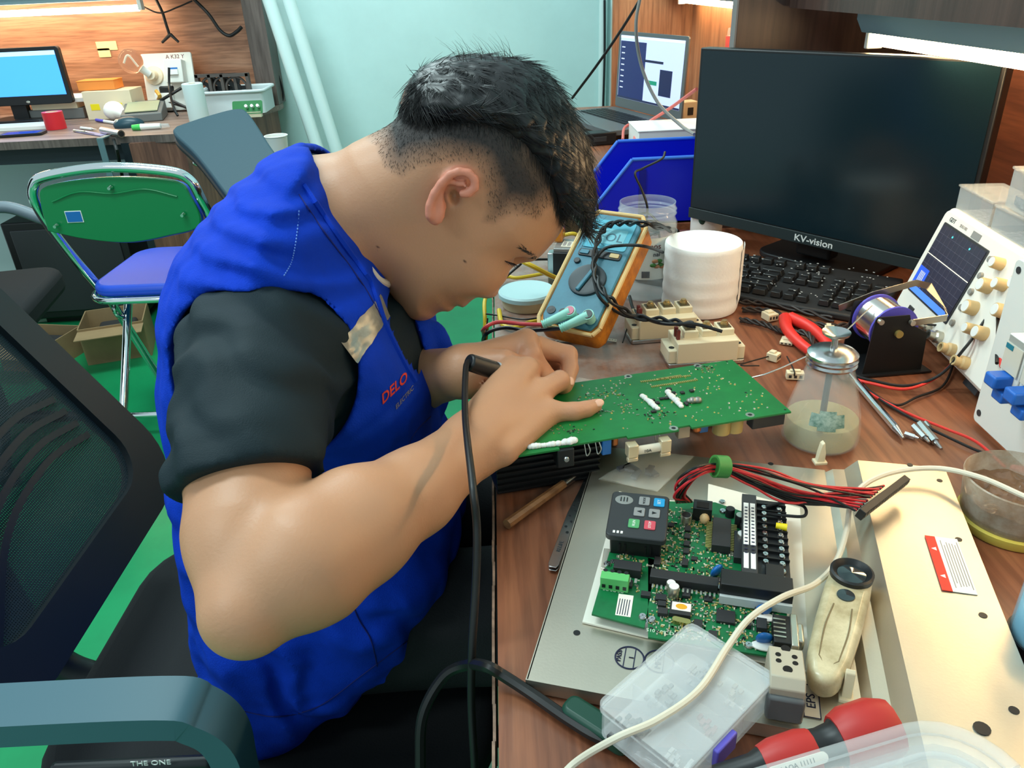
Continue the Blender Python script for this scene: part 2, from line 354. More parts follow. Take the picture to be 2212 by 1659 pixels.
def chain(P, pts, k=.008):
    d = None
    for (a, ra), (b, rb) in zip(pts[:-1], pts[1:]):
        q = rcone(P, a, b, ra, rb); d = q if d is None else smin(d, q, k)
    return d
def ellip(P, c, r, R=None):
    q = P-np.asarray(c)
    if R is not None: q = q@R
    q = q/np.asarray(r); k0 = np.linalg.norm(q, axis=1); k1 = np.linalg.norm(q/np.asarray(r), axis=1); return k0*(k0-1)/np.maximum(k1, 1e-9)
def _polysd(p, poly):
    """signed distance to a polygon, positive inside"""
    poly = np.asarray(poly); d = np.full(len(p), 1e9); s = np.ones(len(p)); n = len(poly)
    for i in range(n):
        a, b = poly[i], poly[i-1]; e = b-a; w_ = p-a; t = np.clip((w_@e)/(e@e), 0, 1); q = w_-t[:, None]*e; d = np.minimum(d, (q*q).sum(1))
        c1 = p[:, 1] >= a[1]; c2 = p[:, 1] < b[1]; c3 = e[0]*w_[:, 1] > e[1]*w_[:, 0]; fl = (c1 & c2 & c3) | (~c1 & ~c2 & ~c3); s = np.where(fl, -s, s)
    return -s*np.sqrt(d)
_PF = {}
def polysd(p, poly):
    k = id(poly)
    if k not in _PF:
        lo_ = poly.min(0)-.10; hi_ = poly.max(0)+.10; st = .0016; n_ = np.ceil((hi_-lo_)/st).astype(int)+1
        g_ = np.stack(np.meshgrid(lo_[0]+np.arange(n_[0])*st, lo_[1]+np.arange(n_[1])*st, indexing='ij'), -1).reshape(-1, 2)
        _PF[k] = (poly, lo_, st, n_, _polysd(g_, poly).reshape(n_))
    _, lo_, st, n_, T_ = _PF[k]; q = (p-lo_)/st; qc = np.clip(q, 0, n_-1.001); i = qc.astype(int); f_ = qc-i; i0, i1 = i[:, 0], i[:, 1]; a, b = f_[:, 0], f_[:, 1]
    v = (T_[i0, i1]*(1-a)+T_[i0+1, i1]*a)*(1-b)+(T_[i0, i1+1]*(1-a)+T_[i0+1, i1+1]*a)*b
    return v-np.linalg.norm(q-qc, axis=1)*st
def fine_poly(px, y, n=4):
    P = smooth_path([ony(a, b, y)[[0, 2]].tolist()+[0] for a, b in list(px)+[px[0]]], n); return np.array([q[:2] for q in P[:-1]])
def inflate(P, poly, yc, W, D, p):
    d = polysd(P[:, [0, 2]], poly); u = np.clip(1-d/D, 0, None); y = np.abs(P[:, 1]-yc)/W
    return ((u**p+y**p)**(1/p)-1)*np.minimum(D, W)
_h = np.random.default_rng(3).uniform(0, 6.28, (24, 4))
def wob(P, fr_, seed=0):
    v = np.zeros(len(P))
    for i in range(5):
        a = _h[(seed*5+i) % 24]; k = np.array([math.cos(a[0])*math.sin(a[1]), math.sin(a[0])*math.sin(a[1]), math.cos(a[1])])*fr_*(1+.35*i); v += np.sin(P@k*6.28+a[2]*3)/(1+.4*i)
    return v/2.5
# ================================================================ the technician
YS = .79
A_ = lambda px, py, t, r: (at(px, py, t), r)
head_px = [(770, 322), (810, 297), (850, 262), (895, 216), (945, 186), (1010, 168), (1080, 170), (1145, 195), (1195, 245), (1225, 310), (1238, 380), (1233, 440), (1222, 470), (1207, 500), (1188, 523), (1170, 543), (1152, 556), (1128, 561), (1108, 570), (1096, 586), (1085, 603), (1079, 616), (1077, 627), (1066, 635), (1050, 634), (1036, 631), (1027, 637), (1017, 645), (1008, 654), (998, 657), (988, 652), (982, 660), (972, 666), (960, 665), (949, 668), (938, 679), (917, 686), (894, 682), (874, 668), (850, 635), (820, 595), (780, 560), (740, 480), (745, 380)]
HP = fine_poly(head_px, YS, 3)
ear_c = ony(978, 424, YS-.075)
pE, pN = ony(978, 424, YS)[[0, 2]], ony(1088, 590, YS)[[0, 2]]
Uh = np.array([.77, .64]); Uh /= np.linalg.norm(Uh); Fh = np.array([Uh[1], -Uh[0]])     # head up / forward in the x-z plane
def head_w(P):
    q = P[:, [0, 2]]-pE; u = q@Uh; f = q@Fh
    return np.interp(u, [-.16, -.11, -.06, -.02, .03, .08, .13], [.052, .050, .060, .067, .0745, .0745, .068]) * np.interp(f, [.0, .05, .09, .12], [1, .96, .86, .72])
ear_px = [(979, 416), (1010, 424), (1029, 420), (1034, 393), (1025, 373), (997, 363), (970, 370), (946, 394), (930, 418), (921, 443), (921, 464), (931, 480), (947, 482), (958, 470), (964, 452), (972, 440)]
EY = YS-.083
EP = fine_poly(ear_px, EY, 3)
helix = [ony(a, b, EY) for a, b in ((990, 418), (1012, 416), (1026, 404), (1026, 386), (1012, 372), (992, 369), (972, 376), (953, 395), (938, 418), (928, 444), (928, 466))]
anti = [ony(a, b, EY+.002) for a, b in ((1002, 396), (978, 396), (958, 414), (950, 438), (952, 458))]
R_arm = [A_(535, 800, .675, .046), A_(534, 1000, .60, .0465), A_(540, 1160, .56, .0450), A_(532, 1322, .525, .0305)]
R_fore = [A_(540, 1310, .525, .0305), A_(655, 1213, .545, .0465), A_(768, 1137, .58, .0435), A_(895, 1062, .63, .034), A_(1023, 960, .69, .0275)]
Wr = A_(1023, 958, .69, .0275)
R_hand = [
    [Wr, A_(1106, 797, .765, .0125)], [Wr, A_(1138, 799, .76, .0125)], [Wr, A_(1168, 848, .75, .0120)], [Wr, A_(1186, 888, .738, .0115)],
    [A_(1085, 975, .685, .014), A_(1180, 902, .733, .0105)],
    [A_(1186, 890, .737, .0105), A_(1240, 889, .738, .0090), A_(1266, 884, .742, .0080), A_(1287, 876, .748, .0068)],
    [A_(1168, 846, .75, .0115), A_(1209, 822, .765, .0102), A_(1216, 838, .793, .0085), A_(1222, 846, .805, .0072)],
    [A_(1138, 799, .76, .0120), A_(1163, 800, .80, .0100), A_(1188, 825, .815, .0088), A_(1204, 843, .815, .0072)],
    [A_(1106, 797, .765, .0120), A_(1120, 795, .815, .0100), A_(1155, 812, .83, .0088), A_(1185, 832, .825, .0072)],
    [A_(1035, 905, .725, .017), A_(1062, 855, .775, .0135), A_(1105, 835, .80, .0105), A_(1150, 838, .815, .0085)]]
Wl = A_(1005, 802, .80, .0255)
L_fore = [A_(800, 860, .96, .040), A_(905, 820, .87, .034), Wl]
L_hand = [
    [Wl, A_(1136, 738, .80, .0130)], [Wl, A_(1162, 752, .815, .0125)], [Wl, A_(1160, 768, .835, .0125)], [Wl, A_(1120, 790, .82, .016)],
    [A_(1136, 738, .80, .0128), A_(1148, 766, .785, .0108), A_(1170, 798, .795, .0090), A_(1196, 822, .80, .0075)],
    [A_(1162, 752, .815, .0120), A_(1227, 766, .82, .0102), A_(1232, 797, .805, .0086), A_(1226, 828, .79, .0072)],
    [A_(1160, 766, .835, .0115), A_(1212, 782, .85, .0098), A_(1216, 812, .835, .0082), A_(1210, 838, .815, .0070)],
    [A_(1145, 785, .84, .011), A_(1190, 800, .86, .009), A_(1192, 826, .845, .0075)],
    [A_(1040, 790, .785, .017), A_(1092, 782, .775, .0125), A_(1140, 800, .78, .0105), A_(1186, 830, .79, .0082)]]
sh_R = np.array(R_arm[0][0]); neck_b = ony(690, 500, YS)
def f_ear(P):
    d2 = -polysd(P[:, [0, 2]], EP); slope = (P[:, 0]-ear_c[0])*(-.22)       # rim stands out towards the back of the head
    yc = EY+.0075-np.clip(-(P[:, 0]-ear_c[0])*.25, -.006, .012)
    pl_ = smax(d2, np.abs(P[:, 1]-yc)-.0032, .003)
    hx = chain(P, [(q+np.array([0, -.002, 0]), .0040) for q in helix], .002)
    an = chain(P, [(q, .0034) for q in anti], .002)
    lobe = ellip(P, ony(940, 466, EY+.002), (.0085, .0045, .0095))
    d = smin(smin(smin(pl_, hx, .002), an, .002), lobe, .003)
    return smax(d, -ellip(P, ony(977, 428, EY+.002), (.0080, .013, .0125)), .002)
def f_head(P):
    W = head_w(P); d = polysd(P[:, [0, 2]], HP); u_ = np.clip(1-d/.062, 0, None); yy = np.abs(P[:, 1]-YS)/W; p = 2.25
    h = ((u_**p+yy**p)**(1/p)-1)*.055
    return h
STP = np.array([ony(a, b, YS-.066)[[0, 2]] for a, b in ((770, 326), (800, 330), (826, 370), (868, 388), (907, 362), (962, 348), (1027, 360), (1045, 404), (1047, 448), (1036, 480), (1066, 484), (1106, 462), (1142, 470), (1164, 482), (1180, 458), (1212, 445), (1300, 430), (1300, 0), (900, 0), (700, 250))])
eye_p = ony(1101, 560, YS-.033)
def f_face(P):
    d = f_head(P)
    for s in (-1, 1):
        e = np.array([eye_p[0], YS+s*.033, eye_p[2]]); d = smax(d, -ellip(P, e+np.array([.006, s*.004, -.006]), (.014, .016, .012)), .010)
        d = smin(d, ellip(P, e+np.array([-.008, -s*.001, .004]), (.0125, .0125, .0125)), .004)
        n_ = ony(1046, 628, YS-.016); d = smin(d, ellip(P, np.array([n_[0], YS+s*.0125, n_[2]]), (.0095, .007, .0085)), .006)   # nostril wings
        c_ = ony(1035, 590, YS-.05); d = smin(d, ellip(P, np.array([c_[0], YS+s*.040, c_[2]]), (.026, .018, .024)), .02)
    d = smin(d, within(P, [(ear_c, .045)], f_ear, .03), .004)
    d = smax(d, -ellip(P, ony(981, 430, EY+.006), (.0050, .014, .0085)), .002)
    return smin(d, rcone(P, ony(840, 430, YS), ony(690, 500, YS), .060, .068), .018)
def hands(P, H):
    d = None
    for c in H: q = chain(P, c, .003); d = q if d is None else smin(d, q, .0055)
    return d
def f_skin(P):
    d = within(P, [(np.array([x, YS, z]), .08) for x, z in HP]+[(ear_c, .05)], f_face)
    d = smin(d, rcone(P, neck_b, sh_R+np.array([0, .07, .05]), .058, .035), .03)
    a = within(P, R_arm+R_fore, lambda p: smin(chain(p, R_arm, .01), chain(p, R_fore, .014), .010))
    a = smin(a, within(P, sum(R_hand, []), lambda p: hands(p, R_hand)), .010)
    b = within(P, L_fore, lambda p: chain(p, L_fore, .012))
    b = smin(b, within(P, sum(L_hand, []), lambda p: hands(p, L_hand)), .010); b = smin(b, rcone(P, L_fore[0][0], np.array([-.25, .96, .90]), .045, .05), .012)
    core = smin(rcone(P, neck_b, ony(600, 900, YS), .07, .10), rcone(P, np.array([-.25, .96, .90]), neck_b, .05, .06), .03)
    core = smin(core, rcone(P, ony(600, 900, YS), np.array([-.26, YS-.03, .56]), .10, .11), .03)
    core = smin(core, rcone(P, sh_R, neck_b+np.array([0, 0, -.05]), .04, .05), .03)
    return np.minimum(smin(d, core, .012), np.minimum(smin(a, core, .01), b))
person = thing('person', 'man in blue work vest bent over a circuit board with a soldering iron', 'person', (-.26, YS, 0.0))
PO = Matrix.Translation((.26, -YS, 0))
pts = np.array([q[0] for c in R_hand+L_hand+[R_arm, R_fore, L_fore] for q in c])
lo = np.minimum(pts.min(0), [HP[:, 0].min(), .60, .45])-.06; hi = np.maximum(pts.max(0), [HP[:, 0].max(), YS+.27, HP[:, 1].max()])+.05
V, Q = sdf_mesh(f_skin, lo, hi, .0024); V = relax(V, Q, 2, .4)
def lerp(a, b, t): return a+(b-a)*t[:, None]
def skin_cols(V):
    base = np.array(lin((190, 138, 105))[:3]); C = np.tile(base, (len(V), 1))
    C *= (1+.05*wob(V, 14, 1))[:, None]
    q = V[:, [0, 2]]-pE; u = q@Uh; f = q@Fh; inhead = (V[:, 2] > .86) & (V[:, 0] > -.2) & (V[:, 1] > YS-.10)
    # clipped stubble: a fade that ends above the ear, with a sideburn and temple point
    st = np.clip(polysd(V[:, [0, 2]], STP)/.024, 0, 1)**.75*inhead
    C = lerp(C, np.array(lin((30, 28, 30))[:3])[None]*np.ones((len(V), 1)), .97*st)
    e = np.exp(-(np.maximum(f_ear(V), 0)/.002)**2)*inhead; C = lerp(C, np.tile(np.array(lin((214, 132, 112))[:3]), (len(V), 1)), .75*e)
    for (px, py), r_, c in (((1000, 654), .008, (168, 96, 84)), ((984, 659), .008, (168, 96, 84)), ((1064, 628), .012, (206, 134, 108))):
        m = ony(px, py, YS); g = np.exp(-(((V[:, 0]-m[0])**2+(V[:, 2]-m[2])**2)/r_**2))*np.clip(1-np.abs(V[:, 1]-YS)/.026, 0, 1)*inhead; C = lerp(C, np.tile(np.array(lin(c)[:3]), (len(V), 1)), .8*g)
    for pxy, r_ in (((817, 534), .0016), ((1005, 560), .0012), ((690, 1330), .0)):
        if r_: m = ony(*pxy, YS-.06); g = (np.abs(V[:, 0]-m[0]) < r_) & (np.abs(V[:, 2]-m[2]) < r_) & (V[:, 1] < YS); C[g] = lin((80, 50, 40))[:3]
    for c in R_hand+L_hand:
        for (p_, r_) in c[1:-1]:
            if len(c) > 2: g = np.exp(-(np.linalg.norm(V-p_, axis=1)/(r_*1.5))**2); C = lerp(C, np.tile(np.array(lin((196, 134, 104))[:3]), (len(V), 1)), .45*g)
    return np.clip(C, 0, 1)
ms = M('skin', (190, 138, 105), .46, bump=.12, bs=420, sss=.12)
ca = ms.node_tree.nodes.new('ShaderNodeVertexColor'); ca.layer_name = 'tint'; ms.node_tree.links.new(ca.outputs[0], ms.node_tree.nodes['Principled BSDF'].inputs['Base Color'])
org = np.array([-.26, YS, 0.0])
body = vq_obj('body', V-org, Q, ms, person, skin_cols(V))
# ---- hair: a cap of longer hair on top, strands, and clipped bristles on the sides
hair_px = [(868, 232), (872, 205), (885, 175), (905, 150), (945, 131), (1000, 121), (1060, 122), (1130, 132), (1185, 165), (1230, 225), (1265, 300), (1281, 380), (1284, 430), (1277, 475), (1262, 496), (1244, 478), (1226, 455), (1205, 452), (1185, 455), (1166, 425), (1140, 375), (1105, 330), (1060, 300), (1000, 285), (930, 268)]
HR = fine_poly(hair_px, YS, 3)
def f_hair(P):
    d = polysd(P[:, [0, 2]], HR); W = head_w(P)-.004+.012*np.clip(d/.045, 0, 1); u_ = np.clip(1-d/.045, 0, None); yy = np.abs(P[:, 1]-YS)/W; p = 2.2
    return ((u_**p+yy**p)**(1/p)-1)*.042+.0008*np.sin(P@np.array([.3, 1.0, -.4])*6.28/.011+3*wob(P, 30, 2))+.0006*wob(P, 40, 3)
hlo = np.array([HR[:, 0].min(), YS-.09, HR[:, 1].min()])-.02; hhi = np.array([HR[:, 0].max(), YS+.09, HR[:, 1].max()])+.02
HV, HQ = sdf_mesh(f_hair, hlo, hhi, .003)
m_hair = M('black_hair', (20, 19, 21), .38, spec=.6)
hair = vq_obj('hair', HV-org, HQ, m_hair, person)
def grad(f, P, e=.002): return np.stack([f(P+np.eye(3)[i]*e)-f(P-np.eye(3)[i]*e) for i in range(3)], 1)
def strands(P, T, Nn, L, r, curl, name):
    """tapered three-sided hairs: root P, tangent T, normal Nn, length L"""
    n = len(P); B = np.cross(T, Nn); R = []
    for k, s_ in enumerate((0, .35, .7, 1.0)):
        c = P+T*(L*s_)[:, None]+Nn*(L*curl[0]*s_-L*curl[1]*s_*s_)[:, None]; rr = r*(1-.85*s_)
        for j in range(3): a = 2.094*j; R.append(c+(B*math.cos(a)+Nn*math.sin(a))*rr)
    V_ = np.stack(R, 1).reshape(-1, 3); q = []
    for k in range(3):
        for j in range(3): q.append((k*3+j, k*3+(j+1) % 3, k*3+3+(j+1) % 3, k*3+3+j))
    Q_ = (np.arange(n)[:, None, None]*12+np.array(q)[None]).reshape(-1, 4)
    return vq_obj(name, V_-org, Q_, m_hair, hair)
gr = grad(f_hair, HV); gr /= np.linalg.norm(gr, axis=1)[:, None]+1e-9
vis = np.where((gr[:, 1] < .55) & (HV[:, 1] < YS+.06))[0]; sel = rng.choice(vis, 10500)
P0 = HV[sel]-gr[sel]*.002; N0 = gr[sel]
crown = ony(985, 150, YS); dirv = P0-crown; dirv[:, 1] *= .6; dirv += np.array([.05, -.012, -.02]); dirv += rng.normal(0, .008, dirv.shape)
T0 = dirv-N0*(dirv*N0).sum(1)[:, None]; T0 /= np.linalg.norm(T0, axis=1)[:, None]+1e-9
strands(P0, T0, N0, rng.uniform(.012, .030, len(P0)), .00042, (.10, .13), 'strand_layer')
dl = polysd(HV[:, [0, 2]], HR); lowv = np.where((dl < .020) & (HV[:, 1] < YS-.035) & (HV[:, 2] < pE[1]+.20))[0]
sel = rng.choice(lowv, 3600); N0 = gr[sel]; P0 = HV[sel]; P0 = P0-N0*.001; fh_ = f_face(P0); ins = fh_ < 0; P0[ins] -= N0[ins]*0
d_ = np.tile(np.array([Fh[0]*.75-Uh[0]*.75, 0, Fh[1]*.75-Uh[1]*.75]), (len(sel), 1))+rng.normal(0, .14, (len(sel), 3)); gf = grad(f_face, P0); gf /= np.linalg.norm(gf, axis=1)[:, None]+1e-9; P0 = P0-gf*(np.minimum(f_face(P0), .004)-.0015)[:, None]*(f_face(P0) < .006)[:, None]
T0 = d_-gf*(d_*gf).sum(1)[:, None]; T0 /= np.linalg.norm(T0, axis=1)[:, None]+1e-9
strands(P0, T0, gf, rng.uniform(.008, .017, len(P0)), .00032, (.05, .06), 'fade_layer')
k = 70; P1 = np.array([ony(rng.uniform(990, 1130), rng.uniform(126, 140), YS+rng.uniform(-.03, .03)) for _ in range(k)]); T1 = np.stack([rng.uniform(-.9, .3, k), rng.normal(0, .3, k), np.ones(k)], 1); T1 /= np.linalg.norm(T1, axis=1)[:, None]
strands(P1, T1, np.tile([1.0, 0, 0], (k, 1)), rng.uniform(.010, .026, k), .00028, (.1, .5), 'stray_hairs')
gs = grad(f_face, V[(V[:, 1] < YS+.03)]); Vn = V[V[:, 1] < YS+.03]; cc = skin_cols(Vn)[:, 0]; dk_ = np.where((cc < .38) & (Vn[:, 2] > .9))[0]; sel = rng.choice(dk_, 11000)
N0 = gs[sel]/(np.linalg.norm(gs[sel], axis=1)[:, None]+1e-9); P0 = Vn[sel]+rng.normal(0, .0012, (len(sel), 3)); P0 -= N0*(f_face(P0)+.0006)[:, None]
d_ = np.tile(np.array([Fh[0]*.8-Uh[0]*.5, 0, Fh[1]*.8-Uh[1]*.5]), (len(sel), 1))+rng.normal(0, .25, (len(sel), 3)); T0 = d_-N0*(d_*N0).sum(1)[:, None]; T0 /= np.linalg.norm(T0, axis=1)[:, None]
strands(P0, T0, N0, rng.uniform(.002, .0045, len(P0)), .00022, (.35, .1), 'clipped_sides')
# brow and lashes of the visible eye
def ray_face(px, py, y0=YS-.10):
    r_ = ray(px, py); t = np.linspace(.60, .95, 800); Pq = CAM+t[:, None]*r_; v = f_face(Pq); i = np.argmax(v < 0) if (v < 0).any() else np.argmin(v); return Pq[i]
bx = [(1128, 536), (1136, 541), (1143, 545), (1149, 549), (1154, 553), (1158, 556)]; g = G()
for _ in range(90):
    a = rng.uniform(0, 1); i = min(int(a*5), 4); u_ = a*5-i; p = ray_face(bx[i][0]*(1-u_)+bx[i+1][0]*u_+rng.normal(0, 2.2), bx[i][1]*(1-u_)+bx[i+1][1]*u_+rng.normal(0, 2.2)); e_ = p+np.array([-.004, -.003, .003])+rng.normal(0, .0012, 3)
    g.cyl(p-org, e_-org, .0004, .00012, 4)
g.build('eyebrow', m_hair, person)
g = G()
for i in range(26):
    a = i/25; p = ray_face(1090+a*20, 563+a*6); e_ = p+np.array([.005, -.002, -.004])+rng.normal(0, .0008, 3); g.cyl(p-org, e_-org, .0003, .0001, 4)
g.build('eyelashes', m_hair, person)
# ---- shirt: dark polo with short sleeves, worn under the vest
YT = .70
torso_px = [(667, 366), (615, 353), (564, 356), (531, 374), (481, 418), (419, 476), (369, 541), (338, 601), (324, 655), (321, 728), (322, 800), (331, 930), (347, 1033), (363, 1132), (383, 1215), (412, 1344), (440, 1450), (500, 1545), (600, 1570), (680, 1552), (767, 1488), (880, 1405), (945, 1345), (990, 1215), (985, 1140), (950, 1060), (935, 990), (935, 930), (940, 880), (935, 830), (915, 770), (890, 710), (850, 655), (780, 570), (720, 470)]
TP = fine_poly(torso_px, YT, 3)
def torso(P, off=0.0):
    W = np.interp(P[:, 2], [.50, .62, .75, .90, .99, 1.06], [.205, .195, .175, .185, .175, .12])
    d = polysd(P[:, [0, 2]], TP)+off; u_ = np.clip(1-d/.115, 0, None); yy = np.abs(P[:, 1]-YS)/(W+off); p = 2.5
    return ((u_**p+yy**p)**(1/p)-1)*.105
hemA = at(524, 1045, .585); hemN = np.array(R_arm[0][0])-np.array(R_arm[1][0]); hemN /= np.linalg.norm(hemN)
vd = ray(524, 1045); vd /= np.linalg.norm(vd); hemN = hemN-vd*(hemN@vd)*.72+np.array([-.12, 0, 0]); hemN /= np.linalg.norm(hemN)
def f_shirt(P):
    t = torso(P, -.014)
    cut = -polysd(P[:, [0, 2]], NP2); t = smax(t, -cut_neck(P, .0), .004)
    ww = .0030*np.sin((P@np.array([.55, .35, .75]))*6.28/.042+2.2*wob(P, 9, 2))+.002*wob(P, 16, 3)
    sl = chain(P, [A_(552, 765, .685, .0655), A_(545, 880, .632, .0570), A_(534, 1000, .595, .0528), A_(535, 1090, .575, .0522)], .02)
    sl = smin(sl, rcone(P, at(650, 760, .73), at(610, 880, .68), .055, .045), .03)+ww
    hem = (hemA-P)@hemN
    band = np.where(np.abs(hem+.010) < .0085, -.0012, 0)
    sl = smax(sl+band, hem, .002)
    slL = rcone(P, np.array([-.25, .96, .92]), np.array([-.17, 1.0, .80]), .07, .06)
    return np.minimum(smin(t, sl, .010), smin(t, slL, .02))
# neckline of the vest on the near half (x-z outline cut through), and a smaller cut on the far half
NP1 = np.array([ony(a, b, .70)[[0, 2]] for a, b in ((628, 340), (668, 408), (715, 478), (765, 548), (806, 606), (822, 650), (838, 697), (864, 750), (886, 792), (906, 825), (932, 864), (1050, 850), (1050, 300), (700, 250))])
NP2 = np.array([ony(a, b, .78)[[0, 2]] for a, b in ((640, 330), (690, 400), (790, 560), (826, 615), (850, 640), (1000, 640), (1000, 250))])
def cut_neck(P, o): return -polysd(P[:, [0, 2]], NP2)+o
ah = ony(548, 845, .60)
FLP = fine_poly([(888, 684), (950, 697), (976, 745), (984, 800), (972, 860), (956, 905), (938, 950), (905, 940), (893, 820)], .788, 3)
def f_vest(P):
    px = (P[:, 0]-CAM[0])/P[:, 1]
    gather = np.exp(-((P[:, 0]-ony(600, 520, .66)[0])/.10)**2-((P[:, 2]-ony(600, 520, .66)[2])/.07)**2)
    low = np.clip((.80-P[:, 2])/.1, 0, 1)
    fold = .0034*gather*np.sin(P@np.array([.25, .2, 1.0])*6.28/.030+3.2*wob(P, 7, 0))+.0028*wob(P, 8, 1)+.0011*np.abs(wob(P, 22, 2))+.0007*wob(P, 34, 3)+.0024*low*np.sin(P@np.array([.65, .5, .55])*6.28/.075+4.2*wob(P, 6, 4))
    t = torso(P)+fold
    b_ = np.clip((P[:, 1]-(YS-.035))/.05, 0, 1); b_ = b_*b_*(3-2*b_)
    neck = -polysd(P[:, [0, 2]], NP1)*(1-b_)-polysd(P[:, [0, 2]], NP2)*b_
    t = smax(t, -neck, .006)
    q = np.stack([(P[:, 0]-ah[0])/.085, (P[:, 2]-ah[2])/.086], 1)
    arm = np.maximum((np.linalg.norm(q, axis=1)-1)*.09, P[:, 1]-(YS-.075))
    t = smax(t, -arm, .003)
    q2 = np.stack([(P[:, 0]-ah[0]-.03)/.09, (P[:, 2]-ah[2])/.09], 1); t = smax(t, -np.maximum((np.linalg.norm(q2, axis=1)-1)*.09, (YS+.15)-P[:, 1]), .003)
    t = np.maximum(t, -(torso(P, -.012)+fold))
    t = np.minimum(t, inflate(P, FLP, .788, .010, .012, 2.0)+.0012*wob(P, 12, 2))      # far lapel hanging open                         # shell
    return t
tlo = np.array([TP[:, 0].min()-.03, YS-.27, TP[:, 1].min()-.03]); thi = np.array([TP[:, 0].max()+.04, YS+.28, TP[:, 1].max()+.03])
V, Q = sdf_mesh(f_shirt, tlo-np.array([0, .14, 0]), thi, .0042, 8); V = relax(V, Q, 2)
m_shirt = M('dark_polo_knit', (22, 36, 42), .7, bump=.25, bs=900, spec=.25)
vq_obj('shirt', V-org, Q, m_shirt, person)
V, Q = sdf_mesh(f_vest, tlo, thi, .0034, 8); V = relax(V, Q, 5)
m_vest = M('blue_work_cloth', (3, 54, 178), .8, var=.10, vs=20, bump=.3, bs=700, spec=.2)
vest = vq_obj('vest', V-org, Q, m_vest, person)
# ---- trousers and shoes
m_tro = M('black_trousers', (15, 18, 22), .8, bump=.3, bs=500)
def f_tro(P):
    d = None
    for s in (-1, 1):
        y = YS+s*.10
        q = chain(P, [(np.array([-.24, y-s*.01, .50]), .088), (np.array([-.02, y-s*.01, .50]), .078), (np.array([.16, y+s*.03, .50]), .062), (np.array([.14, y+s*.03, .10]), .050)], .02)
        d = q if d is None else smin(d, q, .02)
    d = smin(d, ellip(P, (-.27, YS-.01, .515), (.12, .175, .095)), .04)
    return d+.003*wob(P, 9, 5)
V, Q = sdf_mesh(f_tro, (-.46, YS-.32, .03), (.30, YS+.32, .70), .0075, 8); V = relax(V, Q, 2)
vq_obj('trousers', V-org, Q, m_tro, person)
for s in (-1, 1):
    g = G(); y = YS+s*.13; g.ell((.19, y, .045), (.135, .048, .05), 20); g.box((.19, y, .012), (.25, .09, .024))
    g.v = [(a-org[0], b-org[1], c-org[2]) for a, b, c in g.v]; g.build('shoe', m_black, person)
# ---- things sewn on the vest: reflective strip, logo, collar of the undershirt
def ray_on(f, px, py, t0=.5, t1=1.0):
    r_ = ray(px, py); t = np.linspace(t0, t1, 700); Pq = CAM+t[:, None]*r_; v = f(Pq); i = int(np.argmax(v < 0)) if (v < 0).any() else int(np.argmin(v)); return Pq[i]-r_*.0012
def patch(name, px, f, mat, parent, n=14, th=.0008):
    """cloth patch with pixel corners a b c d, laid on an implicit surface"""
    a, b, c, d = [np.array(q, float) for q in px]; top = []; N_ = n+1
    for i in range(N_):
        for j in range(N_):
            u, v = i/n, j/n; q = (a*(1-u)+b*u)*(1-v)+(d*(1-u)+c*u)*v
            if i in (0, n): q = q+rng.normal(0, 1.3, 2)
            top.append(ray_on(f, *q)-org)
    fs = [(i*N_+j, i*N_+j+1, (i+1)*N_+j+1, (i+1)*N_+j) for i in range(n) for j in range(n)]
    return G().add(top, fs).build(name, mat, parent)
patch('reflective_strip', [(736, 738), (772, 786), (842, 682), (824, 636)], f_vest, M('grey_reflective_tape', (150, 148, 138), .35, .35, var=.25, vs=60), vest)
m_red = M('red_print', (214, 58, 40), .6)
def drape_text(name, s_, a, b, up, size, mat):
    A, B, U = ray_on(f_vest, *a), ray_on(f_vest, *b), ray_on(f_vest, *up)
    T = basis((A+B)/2, B-A, U-(A+B)/2); o = text(name, s_, size, T, mat, vest, 0, sx=1.05, shear=.1, bold=size*.02)
    co = np.empty(len(o.data.vertices)*3); o.data.vertices.foreach_get('co', co); co = co.reshape(-1, 3); out = []
    for p in co:
        d = p-CAM; t = np.linspace(.93, 1.07, 240); Pq = CAM+t[:, None]*d; v = f_vest(Pq); i = int(np.argmax(v < 0)) if (v < 0).any() else 120; out.append(Pq[i]-d*.0022-org)
    o.data.vertices.foreach_set('co', np.array(out).ravel()); o.data.update(); return o
drape_text('logo_letters', 'DELO', (824, 866), (880, 812), (838, 816), .0165, m_red)
drape_text('logo_letters', 'ELECTRIC', (856, 880), (892, 838), (862, 848), .0075, M('grey_print', (120, 120, 130), .6))
g = G(); g.tube([ony(770, 545, .735)-org, ony(800, 585, .732)-org, ony(820, 607, .735)-org, ony(838, 612, .76)-org, ony(850, 600, .79)-org], .0045, 8); g.build('undershirt_collar', M('cream_cloth', (206, 196, 186), .8), person)

def seam(name, px, mat, r=.0007, n=10, dash=None):
    P = [ray_on(f_vest, *q)-org for q in [w_[:2] for w_ in smooth_path([(a, b, 0) for a, b in px], n)]]; g = G()
    if dash:
        for i in range(0, len(P)-1, 2): g.cyl(P[i], P[i]+(P[i+1]-P[i])*.9, r, n=6)
    else: g.tube(P, r, 6, k=0)
    return g.build(name, mat, vest)
m_th = M('pale_blue_thread', (96, 140, 220), .7); m_sm = M('navy_seam', (6, 24, 104), .8)
seam('stitching', [(646, 455), (642, 500), (636, 540), (628, 570), (612, 598)], m_th, .0006, 12, True)
seam('seam', [(646, 420), (700, 500), (760, 580), (800, 640), (826, 690)], m_sm)
seam('seam', [(700, 1060), (760, 1300), (800, 1380), (815, 1440)], m_sm); seam('hem_seam', [(520, 1535), (600, 1548), (690, 1525), (780, 1460), (880, 1385)], m_sm)
seam('seam', [(930, 900), (900, 930), (885, 960), (900, 985)], m_sm, .0009)
m_nail = M('fingernail', (226, 176, 152), .25)
